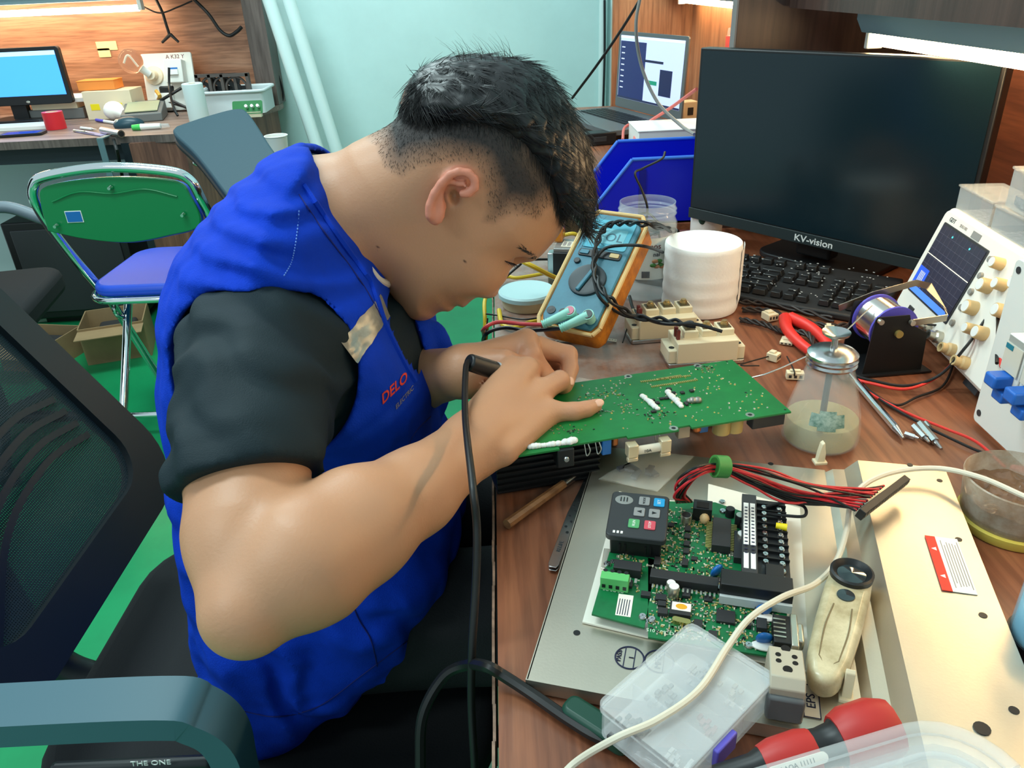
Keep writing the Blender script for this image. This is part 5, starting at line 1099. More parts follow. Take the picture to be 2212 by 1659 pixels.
white_conn(1670, 778, .8, 'small white connector nearest the large green board'); white_conn(1716, 818, -.2, 'small white connector behind the glass bottle, pins towards us', .020, .009, .010); white_conn(1662, 690, .3, 'white connector among the twisted black cables', .016, .010, .018); white_conn(1790, 718, 1.2, 'white connector lying against the red pliers', .016, .009, .012); white_conn(1700, 740, -.5, 'square white connector in front of the red pliers', .016, .004, .020)
# twisted black leads
def twist(name, pts, r, off, lb, n=2, mat=m_blkw):
    P = smooth_path(pts, 14); t = thing(name, lb, 'cable', tuple(P[0]))
    for k in range(n):
        Q_ = []
        for i, p in enumerate(P): a = i*.42+k*2*PI/n; Q_.append((p[0]-P[0][0]+off*math.cos(a), p[1]-P[0][1]+off*math.sin(a)*.6, p[2]-P[0][2]+off*math.sin(a)))
        G().tube(Q_, r, 7, k=0).build('strand', mat, t)
    return t
m_brn = M('brown_black_cable', (40, 30, 26), .5)
twist('twisted_cable', [onz(1605, 668, DT+.006), onz(1660, 672, DT+.006), onz(1720, 690, DT+.006), onz(1790, 705, DT+.007), onz(1850, 700, DT+.007)], .0022, .0024, 'twisted dark cable running from the tissue roll under the spool stand', 3, m_brn)
twist('twisted_cable', [onz(1600, 690, DT+.005), onz(1650, 700, DT+.006), onz(1690, 715, DT+.006), onz(1745, 722, DT+.010), onz(1762, 760, DT+.006), onz(1748, 790, DT+.005)], .0020, .0022, 'twisted dark cable hooking over the red pliers', 3, m_brn)
twist('twisted_cable', [onz(1600, 652, DT+.005), onz(1650, 655, DT+.005), onz(1720, 668, DT+.005), onz(1800, 690, DT+.005)], .0020, .0022, 'twisted dark cable lying along the keyboard front', 2, m_brn)
def onpl(px, py, Mx, zo):
    i_ = Mx.inverted(); o = i_ @ Vector(CAM); d = i_.to_3x3() @ Vector(ray(px, py)); t_ = (zo-o.z)/d.z; return np.array(Mx @ (o+d*t_))
twist('twisted_cable', [onz(1462, 500, DT+.085), onpl(1405, 486, mm4, .030), onpl(1355, 482, mm4, .016), onpl(1318, 486, mm4, .013), onpl(1296, 510, mm4, .012), onpl(1284, 560, mm4, .013), onpl(1290, 605, mm4, .016), onpl(1318, 645, mm4, .022), onz(1370, 682, DT+.050), onz(1440, 692, DT+.052), onz(1500, 702, DT+.052)], .0022, .0024, 'twisted black lead draped over the top of the multimeter', 2)
wire('black_lead', [onz(1432, 545, DT+.075), onpl(1392, 532, mm4, .030), onpl(1345, 530, mm4, .016), onpl(1305, 538, mm4, .010), onpl(1284, 570, mm4, .010), onpl(1284, 610, mm4, .011), onpl(1300, 648, mm4, .012), onz(1345, 680, DT+.045), onz(1400, 690, DT+.048), onz(1470, 702, DT+.050)], .0021, m_blkw, 'smooth black lead looping across the multimeter dial')
wire('black_lead', [onz(1560, 716, DT+.048), onz(1500, 700, DT+.055), onz(1440, 700, DT+.05), onz(1400, 690, DT+.04), onz(1370, 670, DT+.03), onz(1360, 640, DT+.03)], .0022, m_blkw, 'black lead lying along the backs of the cream power modules')
for i, (a_, b_, c_) in enumerate((((1380, 720), (1360, 700), (1345, 740)), ((1640, 790), (1600, 788), (1660, 770)), ((1700, 770), (1715, 800), (1716, 812)))):
    wire('thin_lead', [onz(*a_, DT+.010), onz(*b_, DT+.012), onz(*c_, DT+.006)], .0009, m_blkw, ('thin lead hanging beside the hidden power module', 'thin black lead curling beside the nearer power module', 'thin lead rising from the white connector behind the bottle')[i], 'wire')
# ---- jar of cables
jc = dk(1400, 650); jc[1] += .036; jr = thing('plastic_jar', 'clear plastic screw-top jar with nut label full of black cables', 'jar', (jc[0], jc[1], DT))
pj = [(0, .001), (.040, .001), (.044, .005), (.044, .110), (.0405, .118), (.0405, .123), (.0425, .124), (.0405, .127), (.0425, .130), (.0405, .133), (.0405, .140)]
m_jar = M('jar_plastic', (226, 232, 232), .08, alpha=.20, spec=.8)
G().lathe(pj+[(r-.0016, z) for r, z in pj[::-1][:-1]]+[(0, .0026)], 44).build('jar_body', m_jar, jr)
g = G(); n_ = 26; v = []
for i in range(n_+1):
    a = -PI*.98+PI*1.0*i/n_; v += [(.0446*math.cos(a), .0446*math.sin(a), .036), (.0446*math.cos(a), .0446*math.sin(a), .098)]
lb_ = g.add(v, [(2*i, 2*i+2, 2*i+3, 2*i+1) for i in range(n_)]).build('label', M('jar_label', (216, 220, 214), .5), jr)
def onjar(a, z, r=.0449): return (r*math.cos(a), r*math.sin(a), z)
g = G()
for a, z, c in ((-1.50, .058, 0), (-1.38, .056, 1), (-1.26, .058, 0), (-1.44, .064, 1), (-1.30, .064, 0), (-1.2, .055, 1)):
    g.ell(onjar(a, z), (.0048, .002, .0030), 12, [M('leaf_green', (60, 110, 50), .5), M('nut_tan', (170, 120, 84), .5)][c])
g.build('nut_picture', None, lb_)
text('label_letters', 'nos', .012, Matrix.Translation(onjar(-1.45, .086, .0452)) @ Matrix.Rotation(-1.45+PI/2, 4, 'Z') @ Matrix.Rotation(PI/2, 4, 'X'), M('label_ink', (110, 50, 50), .6), lb_, .0002); text('label_letters', 'nal', .009, Matrix.Translation(onjar(-1.4, .074, .0452)) @ Matrix.Rotation(-1.4+PI/2, 4, 'Z') @ Matrix.Rotation(PI/2, 4, 'X'), m_ink, lb_, .0002)
g = G()
for k in range(12): a = -1.85+k*.022; g.box((0, 0, 0), (.0005, .0003, .010), T=Matrix.Translation(onjar(a, .044, .0449)) @ Matrix.Rotation(a+PI/2, 4, 'Z'))
g.build('bar_marks', m_ink, lb_)
for k in range(9):
    R = random.uniform(.018, .033); zc = .05+k*.0085; ph = random.uniform(0, 6.28)
    P = [(R*math.cos(ph+t*.7)*(.8+.2*math.sin(t)), R*math.sin(ph+t*.7), zc+.006*math.sin(t*1.3+k)) for t in range(9)]
    if k == 8: P = [(0, .01, .10), (.0, .0, .13), (-.008, .005, .155), (-.018, .01, .178), (-.006, .015, .184), (.020, .015, .196), (.026, .02, .205)]
    wire('coiled_wire', [np.array(q)+[jc[0], jc[1], DT] for q in P], .0017, m_blkw, 'stiff black wire end poking up from the jar' if k == 8 else 'black wire coil inside the clear jar, one of several alike', 'wire', 'wires coiled in the jar')
# ---- round lid, relay, yellow and black wires, reel tape
p = dk(1140, 665); t = thing('lidded_tub', 'pale round plastic tub with lid beside the multimeter', 'tub', (p[0], p[1]+.012, DT)); G().lathe([(0, 0), (.036, 0), (.040, .018), (0, .018)], 40).build('tub_body', M('cream_tub', (206, 196, 160), .5), t); G().lathe([(.040, .016), (.0425, .016), (.0425, .022), (.040, .0245), (.036, .0235), (0, .0235)], 44).build('lid', M('pale_blue_lid', (176, 208, 210), .4), t)
m_yel = M('yellow_cable', (206, 172, 36), .45)
wire('yellow_cable', [onz(1078, 670, DT+.006), onz(1085, 700, DT+.005), onz(1110, 708, DT+.005), onz(1150, 695, DT+.006), onz(1185, 685, DT+.008)], .0034, m_yel, 'amber flat cable wrapped around the foot of the pale tub')
wire('thin_black_wire', [onz(1050, 678, DT+.004), onz(1080, 682, DT+.004), onz(1130, 690, DT+.012), onz(1180, 684, DT+.012)], .0013, m_blkw, 'thin black wire crossing in front of the pale tub', 'wire')
p = dk(1245, 640); rl = thing('contactor', 'black contactor with printed grey top behind the multimeter', 'contactor', (p[0], p[1]+.03, DT), -.25)
G().box((0, 0, .034), (.056, .060, .068)).build('body', m_black, rl, bevel=.001); G().box((0, 0, .070), (.056, .050, .006)).build('top_plate', M('grey_plate', (140, 140, 138), .4, .4), rl, bevel=.001); G().box((0, -.004, .0736), (.036, .026, .0008)).build('rating_label', M('paper_label', (214, 204, 186), .6), rl); G().box((-.034, .0, .03), (.012, .02, .06)).build('side_bracket', m_steel, rl, bevel=.001); G().box((-.038, -.016, .0015), (.02, .05, .003)).build('foot_plate', m_steel, rl)
g = G()
for k in range(5): g.box((-.014+k*.007, -.004, .0742), (.0045, .018, .0003))
g.build('label_print', M('grey_ink', (150, 140, 135), .7), rl)
G().box((-.030, .018, .083), (.022, .03, .022)).build('amber_terminal', M('amber_resin', (196, 120, 34), .2, coat=.6), rl, bevel=.004)
wire('yellow_cable', [onz(1290, 612, DT+.03), onz(1215, 605, DT+.045), onz(1150, 575, DT+.075), onz(1120, 560, DT+.08)], .0036, m_yel, 'thick yellow cable rising in front of the black contactor')
wire('yellow_cable', [onz(1180, 590, DT+.010), onz(1120, 600, DT+.008), onz(1090, 600, DT+.008), onz(1050, 640, DT-.0+.004), (-.034, 1.06, DT-.03), (-.045, 1.07, DT-.16), (-.05, 1.08, .45)], .0030, m_yel, 'yellow cable lying behind the face and hanging off the bench')
wire('yellow_cable', [(-.030, 1.06, DT-.02), (-.043, 1.04, DT-.10), (-.055, 1.0, DT-.16), (-.075, 1.0, DT-.17), (-.11, 1.02, DT-.15)], .0030, m_yel, 'yellow cable loop hanging below the chin')
wire('yellow_cable', [onz(1210, 510, DT+.06), onz(1240, 505, DT+.065), onz(1260, 520, DT+.05)], .0032, m_yel, 'short yellow cable beside the amber terminal')
wire('black_wire', [onz(1085, 605, DT+.012), onz(1120, 575, DT+.03), onz(1140, 562, DT+.04), onz(1200, 560, DT+.03)], .0020, m_blkw, 'black wire lying behind the nose beside the yellow cable', 'wire')
wire('black_wire', [(-.028, 1.02, DT+.004), (-.036, 1.0, DT-.05), (-.04, 1.04, DT-.2), (-.04, 1.07, .3)], .0012, m_blkw, 'thin black wire hanging straight down the bench edge', 'wire')
p = (-.058, .97, DT-.175); t = thing('hook_clip', 'dark grey clip hanging from the yellow cable loop', 'clip', p); G().box((0, 0, -.012), (.014, .010, .024)).build('body', M('slate_plastic', (52, 70, 84), .45), t, bevel=.002); G().box((.004, 0, .004), (.022, .012, .010)).build('jaw', MATS['slate_plastic'], t, bevel=.002); G().cyl((0, 0, -.024), (-.002, 0, -.05), .005, .004, 10).build('stem', MATS['slate_plastic'], t)
A = [onz(1200, 738, DT+.001), onz(1250, 732, DT+.003), onz(1300, 732, DT+.003), onz(1332, 736, DT+.001)]; t = thing('component_tape', 'pale perforated component tape strip curving behind the far hand', 'tape strip', tuple(A[0])); S = smooth_path([a_-A[0] for a_ in A], 10)
G().strip(S, .008, .0005, k=0).build('strip', M('paper_tape', (206, 204, 192), .6), t)
for q in S[1::2]: o = G().box((q[0], q[1], q[2]+.0005), (.0012, .0012, .0003)).build('sprocket_hole', m_dgrey, t)
# ---- brush, tweezers, plastic bags
A, B = dk(1095, 1135, .004), dk(1284, 1000, .004); d = B-A; t = thing('flux_brush', 'wooden-handled brush with metal ferrule lying at the bench edge', 'brush', (A[0], A[1], DT))
G().cyl((0, 0, .005), (d[0]*.62, d[1]*.62, .005), .0048, .0042, 8).build('handle', wood('brush_wood', (96, 60, 34), (134, 90, 54), (156, 110, 70), 'X', .5), t); G().cyl((d[0]*.62, d[1]*.62, .005), (d[0]*.82, d[1]*.82, .005), .0046, .0036, 12).build('ferrule', m_steel, t); G().cyl((d[0]*.82, d[1]*.82, .005), (d[0], d[1], .004), .0034, .0010, 10).build('bristles', M('tan_bristle', (190, 170, 140), .8), t)
A, rz, L_ = fr((1196, 1224), (1272, 1022), .003); t = thing('tweezers', 'steel tweezers with punched holes lying along the metal plate', 'tweezers', (A[0], A[1], DT), rz)
for s in (-1, 1): G().prism([(0, -.0045), (L_*.5, -.0048), (L_*.75, -.0022), (L_, -.0006), (L_, .0006), (L_*.75, .0022), (L_*.5, .0048), (0, .0045), (-.004, .003), (-.004, -.003)], .0015+(s+1)*.0018, .0026+(s+1)*.0018).build('arm', m_steel, t, bevel=.0003)
for k in range(7): G().cyl((L_*.30+k*L_*.055, (k % 2-.5)*.003, .0062), (L_*.30+k*L_*.055, (k % 2-.5)*.003, .0066), .0014-.0001*k, n=10).build('punched_hole', m_black, t)
text('stamped_letters', 'RELIFE', .0050, mat4((L_*.16, 0, .0064), 0), m_dgrey, t, .0001)
m_bag = M('clear_bag', (226, 222, 210), .12, alpha=.22, spec=.6)
def bag(name, lb, px, h, n=10, amp=.004, fill=None):
    q = [np.array(onz(*p, DT+h)) for p in px]; v = []
    for i in range(n+1):
        for j in range(n+1):
            u, w_ = i/n, j/n; c = (q[0]*(1-u)+q[1]*u)*(1-w_)+(q[3]*(1-u)+q[2]*u)*w_; e = 16*u*(1-u)*w_*(1-w_); c = c+np.array([0, 0, e*amp*1.5+random.uniform(0, amp*.35)]); v.append(c)
    for i in range(n+1):
        for j in range(n+1): a_ = v[i*(n+1)+j].copy(); a_[2] = q[0][2]-.0004; v.append(a_)
    N_ = n+1; f = [(i*N_+j, (i+1)*N_+j, (i+1)*N_+j+1, i*N_+j+1) for i in range(n) for j in range(n)]; K = N_*N_; f += [tuple(K+a_ for a_ in reversed(t_)) for t_ in f]
    c0 = v[0].copy(); t = thing(name, lb, 'plastic bag', tuple(c0)); G().add([a_-c0 for a_ in v], f).build('film', m_bag, t, ang=60)
    if fill:
        for k in range(6): x = q[0]*.35+q[1]*.2+q[2]*.2+q[3]*.25-c0+np.array([random.uniform(-.02, .02), random.uniform(-.008, .008), .002]); o = G().box((0, 0, 0), (.014, .006, .003)).build('packet', M('grey_packet', (96, 98, 104), .3, .3), t); o.location = Vector(x); o.rotation_euler = (0, 0, random.uniform(0, 3))
    return t
bag('zip_bag', 'clear zip bag with dark parts under the keypad and wire bundle', ((1292, 1035), (1395, 975), (1500, 985), (1420, 1062)), .0135, amp=.004, fill=True)
bag('zip_bag', 'small clear bag under the fingertips at the edge of the large board', ((1225, 835), (1250, 815), (1290, 822), (1270, 842)), .004, 6, .003)
# ================================================================ near right things on plate and bench
m_clr = M('clear_polypropylene', (232, 236, 238), .18, alpha=.26, spec=.7)
zc = DT+.0140; q = [onz(*p, zc+.026) for p in ((1300, 1520), (1480, 1362), (1655, 1455), (1510, 1652))]
ctr = (q[0]+q[1]+q[2]+q[3])/4; dx = q[1]-q[0]; LX = .094; LW = .064
bxr = math.atan2(dx[1], dx[0]); pbx = thing('parts_box', 'frosted compartment box with violet clasp lying over the plate edge', 'parts box', (ctr[0], ctr[1], zc), bxr)
def open_box(g, w_, l_, h, th, r=.006, z=0):
    o_ = rrect(w_, l_, r, 4); i_ = rrect(w_-2*th, l_-2*th, r-th*.7, 4); n = len(o_)
    v = [(x, y, z) for x, y in o_]+[(x, y, z+h) for x, y in o_]+[(x, y, z+h) for x, y in i_]+[(x, y, z+th) for x, y in i_]
    f = [tuple(range(n-1, -1, -1)), tuple(range(3*n, 4*n))]
    for k in range(3): f += [(k*n+i, k*n+(i+1) % n, (k+1)*n+(i+1) % n, (k+1)*n+i) for i in range(n)]
    return g.add(v, f)
g = G(); open_box(g, LX, LW, .020, .0012); g.build('tray', m_clr, pbx, ang=50)
g = G(); open_box(g, LX+.002, LW+.002, .005, .0012, z=0); o = g.build('lid', m_clr, pbx, ang=50); o.rotation_euler = (PI, 0, 0); o.location = (0, 0, .0262)
for x in (-.016, .016): G().box((x, 0, .0108), (.0010, LW-.004, .018)).build('divider', m_clr, pbx)
G().box((0, 0, .0108), (LX-.004, .0010, .018)).build('divider', m_clr, pbx)
G().box((-.012, -LW/2-.0028, .016), (.020, .004, .014)).build('clasp', m_vio, pbx, bevel=.001)
for cx_, cy_, c, n in ((-.031, .015, (60, 62, 64), 26), (.0, .016, (120, 122, 122), 18), (.031, .015, (150, 150, 148), 14), (-.03, -.016, (186, 188, 188), 12), (.0, -.016, (150, 110, 110), 10), (.031, -.016, (190, 184, 170), 10)):
    g = G()
    for _ in range(n): g.box((cx_+random.gauss(0, .005), cy_+random.gauss(0, .005), .003+random.uniform(0, .004)), (.004, .0022, .0022), T=None)
    o = g.build('loose_parts', M('parts_%d_%d_%d' % c, c, .5), pbx); o['kind'] = 'stuff'
# magnifier with torch body
A, B = onz(1838, 1246, DT+.036), onz(1785, 1440, DT+.036); d = B-A; L_ = float(np.hypot(d[0], d[1])); mg = thing('hand_magnifier', 'dirty cream pocket magnifier with dark lens lying on the metal plate', 'magnifier', (A[0], A[1], DT+.0165), math.atan2(d[1], d[0]))
m_mag = M('aged_cream_plastic', (206, 194, 160), .4, col2=(150, 134, 96), vs=35, coat=.2)
body_ = [(-.010, -.0145), (.010, -.0155), (L_*.5, -.0150), (L_*.85, -.0135), (L_+.006, -.009), (L_+.012, 0), (L_+.006, .009), (L_*.85, .0135), (L_*.5, .0150), (.010, .0155), (-.010, .0145), (-.018, .008), (-.020, 0), (-.018, -.008)]
G().prism(body_, 0, .018).build('body', m_mag, mg, bevel=.0065, seg=4)
G().lathe([(.0095, .0175), (.0150, .0175), (.0152, .0215), (.0135, .0225), (.0105, .0195), (.0095, .0175)], 32, T=Matrix.Translation((-.004, 0, 0))).build('lens_ring', m_black, mg); G().lathe([(0, .0180), (.0105, .0180), (.0100, .0192), (0, .0205)], 28, T=Matrix.Translation((-.004, 0, 0))).build('lens', M('dark_lens', (40, 48, 52), .05, spec=.9), mg)
G().lathe([(0, .0178), (.0062, .0178), (.0060, .0188), (0, .0192)], 22, T=Matrix.Translation((.020, 0, 0))).build('small_lens', M('dark_lens', (40, 48, 52), .05, spec=.9), mg)
g = G(); g.torus((0, 0, 0), 1, .05, n=4, k=4) if 0 else None
for s in (-1, 1): g.tube([(.032, s*.006, .0181), (L_*.6, s*.0075, .0183), (L_*.9, s*.006, .0178)], .0005, 5)
g.tube([(L_*.9, -.006, .0178), (L_*.97, 0, .0174), (L_*.9, .006, .0178)], .0005, 5); g.build('seam_line', M('seam_brown', (120, 104, 74), .6), mg)
# grey DIN terminal block
p = onz(1695, 1535, DT+.014); tb = thing('terminal_block', 'grey two-pole terminal block standing beside the EPS tag', 'terminal block', (p[0]+.002, p[1]+.012, DT+.0135), PR)
m_gr = M('grey_beige_plastic', (176, 168, 150), .5); m_gr2 = M('mid_grey_plastic', (92, 96, 98), .5)
G().prism([(-.019, 0), (.019, 0), (.019, .014), (.015, .027), (-.013, .031), (-.019, .026)], -.0105, .0105, T=Matrix.Rotation(PI/2, 4, 'Z') @ Matrix.Rotation(PI/2, 4, 'X')).build('body', m_gr, tb, bevel=.0008)
G().box((0, -.0172, .011), (.0225, .010, .020)).build('front_clip', m_gr2, tb, bevel=.002)
for x, y, r in ((0, .014, .0030), (0, -.006, .0030), (-.005, .007, .0018), (.005, .007, .0018), (-.005, .001, .0018), (.005, .001, .0018)): G().cyl((x, y, .024), (x, y, .0313-(y+.013)*.1429), r, n=14).build('screw_well', M('deep_black', (4, 4, 4), .8), tb)
# screwdriver with red grips
A, B = onz(1600, 1668, DT+.036), onz(1935, 1566, DT+.052); d = B-A; L_ = np.linalg.norm(d); sd = thing('stubby_screwdriver', 'screwdriver with ribbed red and black handle lying at the plate corner', 'screwdriver', M4=basis(A, d, (0, 0, 1)))
RX = Matrix.Rotation(PI/2, 4, 'Y'); m_rg = M('red_grip', (176, 40, 36), .45)
G().lathe([(0, L_*-.15), (.0075, L_*-.15), (.0080, L_*.08), (.0105, L_*.16), (.0105, L_*.2)], 20, T=RX).build('neck', m_black, sd)
G().lathe([(.0105, L_*.14), (.0125, L_*.22), (.0130, L_*.40), (.0115, L_*.47), (.0, L_*.47)], 12, T=RX).build('grip', m_rg, sd); G().lathe([(.0112, L_*.44), (.0105, L_*.52), (.0115, L_*.60), (.0145, L_*.64), (0, L_*.64)], 24, T=RX).build('waist', m_black, sd); G().lathe([(.0145, L_*.62), (.0175, L_*.70), (.0180, L_*.88), (.0150, L_*.98), (.0, L_*1.0)], 12, T=RX).build('end_grip', m_rg, sd)
o = G().prism(rrect(.034, .0058, .0028), .0, .0008).build('name_plate', M('white_sticker', (236, 230, 218), .5), sd); o.matrix_local = basis((L_*.31, .0085, .0105), (1, 0, 0), (0, .75, -.66)); text('plate_letters', 'LAOA 11111', .0036, Matrix.Translation((0, 0, .0009)), m_dgrey, o, .0001)
# clear container at the corner of the view
c0, c1, c2 = onz(1720, 1659, DT+.1015), onz(2020, 1568, DT+.1015), onz(2212, 1640, DT+.1015); d = c1-c0; cr = math.atan2(d[1], d[0])
wv = .16; cc_ = mat4((c1[0], c1[1], 0), cr) @ Vector((-.16/2+.016, -.12/2, 0)); fb = thing('food_container', 'clear rounded plastic container cut off at the bottom corner', 'container', (cc_.x, cc_.y, DT+.001), cr)
g = G(); open_box(g, .150, .112, .066, .0014, .026, z=.0005); o = g.build('tub', m_clr, fb, ang=50)
rim = G(); ro = rrect(.162, .124, .032, 6); rim.tube([(x, y, .070) for x, y in ro+ro[:1]], .0034, 8, k=0); rim.build('rim', m_clr, fb, ang=60); ri = G(); ro = rrect(.138, .10, .022, 6); ri.tube([(x, y, .0672) for x, y in ro+ro[:1]], .0018, 8, k=0); ri.build('inner_rib', m_clr, fb, ang=60); G().prism(rrect(.160, .122, .031, 6), .0665, .068).build('lid', m_clr, fb)
fb.location.z = DT+.0315; 
# brown grease tub
p = dk(2158, 1130); gt = thing('grease_tub', 'frosted tub smeared with brown paste on a yellow lid at the plate side', 'tub', (p[0]+.008, p[1], DT))
G().lathe([(0, 0), (.0405, 0), (.0415, .002), (.0415, .008), (.0395, .009), (0, .009)], 40).build('yellow_lid', M('yellow_lid', (206, 186, 84), .4), gt)
G().lathe([(.0385, .009), (.0395, .012), (.0425, .040), (.0435, .046), (.0425, .047), (.0410, .040), (.0378, .014), (0, .0135)], 44).build('tub_wall', M('smeared_plastic', (222, 212, 194), .3, alpha=.55, col2=(170, 138, 104), vs=40), gt)
g = G(); prs = []
nr, na = 12, 36; v = []
for i in range(nr+1):
    for j in range(na): r = .0402*i/nr; a = 2*PI*j/na; x, y = r*math.cos(a), r*math.sin(a); v.append((x, y, .026+.0028*math.sin(x*260+2*math.sin(y*180))*math.sin(y*230+1)+.003*(i/nr)**3+.0012*math.sin(x*700)*math.sin(y*640)))
f = [(i*na+j, i*na+(j+1) % na, (i+1)*na+(j+1) % na, (i+1)*na+j) for i in range(nr) for j in range(na)]; g.add(v, f).build('paste', M('brown_paste', (128, 92, 66), .22, coat=.5, var=.2, vs=80), gt)
# blue spray bottle at the frame edge
p = dk(2262, 1440); sb_ = thing('blue_bottle', 'pale blue clear bottle with black base at the picture edge', 'bottle', (p[0]+.004, p[1]+.01, DT)); G().lathe([(0, .001), (.026, .001), (.026, .016), (0, .016)], 28).build('base', m_black, sb_); G().lathe([(.0245, .016), (.0245, .085), (.020, .095), (.010, .100), (.010, .108)], 28).build('shell', M('blue_clear', (170, 214, 230), .08, alpha=.4), sb_); G().lathe([(0, .016), (.023, .016), (.023, .070), (0, .070)], 24).build('liquid', M('blue_liquid', (120, 190, 220), .1), sb_); G().lathe([(0, .106), (.012, .106), (.012, .122), (0, .122)], 20).build('cap', m_white, sb_)
# white cable
wire('white_cable', [onz(1180, 1720, DT+.003), onz(1240, 1650, DT+.012), onz(1330, 1595, DT+.040), onz(1420, 1555, DT+.0445), onz(1510, 1490, DT+.0445), onz(1570, 1400, DT+.043), onz(1620, 1335, DT+.048), onz(1690, 1290, DT+.047), onz(1760, 1262, DT+.032), onz(1805, 1215, DT+.020), onz(1828, 1150, DT+.024), onz(1838, 1090, DT+.034), onz(1870, 1045, DT+.040), onz(1940, 1018, DT+.040), onz(2030, 1012, DT+.044), onz(2120, 1032, DT+.052), onz(2212, 1072, DT+.055), onz(2300, 1110, DT+.055)], .0023, M('cream_cable', (216, 206, 186), .45), 'cream cable snaking over the parts box, plate and grease tub')
A, rz, L_ = fr((1222, 1520), (1330, 1590), .008); t = thing('green_handle_tool', 'tool with dark green handle half under the parts box', 'hand tool', (A[0], A[1], DT), rz); G().prism(rrect(.050, .016, .006, 4, .025, 0), .001, .013).build('handle', M('dark_green_plastic', (14, 62, 48), .4), t, bevel=.003); G().cyl((.05, 0, .006), (.075, 0, .006), .003, n=10).build('shaft', m_steel, t)
# ================================================================ office chair under the technician
ch = thing('office_chair', 'black mesh office chair the man is sitting on', 'chair', (-.30, .78, 0))
m_ch = M('chair_plastic', (62, 96, 108), .42); m_cf = M('chair_frame_black', (18, 24, 28), .45); m_st = M('seat_fabric', (12, 15, 18), .85, bump=.2, bs=400)
G().prism(rrect(.55, .50, .12, 6, -.01, .0), .335, .392).build('seat', m_st, ch, bevel=.02, seg=4)
G().prism(rrect(.48, .46, .09, 6, .0, .0), .318, .336).build('seat_pan', m_cf, ch, bevel=.004)
G().cyl((.0, 0, .10), (.0, 0, .33), .028, n=18).build('gas_lift', m_cf, ch)
for k in range(5):
    a = 2*PI*k/5+.3; d = Vector((math.cos(a), math.sin(a), 0)); g = G(); g.cyl((0, 0, .105), tuple(d*.30+Vector((0, 0, .070))), .024, .016, 10); g.build('base_leg', m_cf, ch); cs_ = G(); cs_.cyl(tuple(d*.30+d.orthogonal().normalized()*.022+Vector((0, 0, .030))), tuple(d*.30-d.orthogonal().normalized()*.022+Vector((0, 0, .030))), .029, n=18); cs_.build('caster', m_black, ch)
# backrest: reclined mesh panel in a broad frame
e_b, e_t = np.array([-.535, 1.03, .50]), np.array([-.76, 1.03, .93]); rec = (e_t-e_b)/np.linalg.norm(e_t-e_b); Lb = float(np.linalg.norm(e_t-e_b)); Wb = .49
BM_ = basis(e_b+np.array([0, -Wb/2, 0])-np.array([-.30, .78, 0]), (0, 1, 0), rec)       # local x across (far +), y up the back
def backo(w0, inset, th, z0): return [(x*(1-.08*(y/Lb-.5)*2), y) for x, y in rrect(Wb-2*inset, Lb-2*inset, .10-inset*.6, 8, 0, Lb/2)]
m_mesh = bpy.data.materials.new('chair_mesh'); m_mesh.use_nodes = True; nt = m_mesh.node_tree; b_ = nt.nodes['Principled BSDF']; b_.inputs['Base Color'].default_value = lin((24, 40, 44)); b_.inputs['Roughness'].default_value = .6
tc = nt.nodes.new('ShaderNodeTexCoord'); sep = nt.nodes.new('ShaderNodeSeparateXYZ'); nt.links.new(tc.outputs['Object'], sep.inputs[0])
def mnode(op, a, b=None):
    n_ = nt.nodes.new('ShaderNodeMath'); n_.operation = op
    for i, q_ in enumerate((a, b)):
        if q_ is None: continue
        if isinstance(q_, (int, float)): n_.inputs[i].default_value = q_
        else: nt.links.new(q_, n_.inputs[i])
    return n_.outputs[0]
sx1 = mnode('SINE', mnode('MULTIPLY', mnode('ADD', sep.outputs[0], sep.outputs[1]), 1050.0)); sy1 = mnode('SINE', mnode('MULTIPLY', mnode('SUBTRACT', sep.outputs[0], sep.outputs[1]), 1050.0))
hole = mnode('GREATER_THAN', mnode('MULTIPLY', sx1, sy1), .42); alp = mnode('SUBTRACT', 1.0, hole); nt.links.new(alp, b_.inputs['Alpha'])
o = G().prism(backo(0, .05, 0, 0), -.002, .0005).build('mesh_panel', m_mesh, ch, smooth=False); o.matrix_local = BM_
po, pi_ = backo(0, 0, 0, 0), backo(0, .058, 0, 0); n = len(po); g = G()
v = [(x, y, -.012) for x, y in po]+[(x, y, .010) for x, y in po]+[(x, y, .010) for x, y in pi_]+[(x, y, -.012) for x, y in pi_]
f = []
for k in range(4): f += [(k*n+i, k*n+(i+1) % n, ((k+1) % 4)*n+(i+1) % n, ((k+1) % 4)*n+i) for i in range(n)]
o = g.add(v, f).build('back_frame', m_cf, ch, ang=50); o.matrix_local = BM_
g = G()
for k in range(4): g.strip([(-.17, .12+k*.022-.05, .003), (-.06, .155+k*.022-.01, .012), (.06, .155+k*.022+.012, .012), (.165, .13+k*.022+.02, .003)], .009, .0012)
o = g.build('lumbar_bands', m_cf, ch); o.matrix_local = BM_
G().tube([(-.20, 0, .335), (-.30, 0, .335), (-.36, 0, .40), (-.385, 0, .58)], .022, 10).build('back_bracket', m_cf, ch)
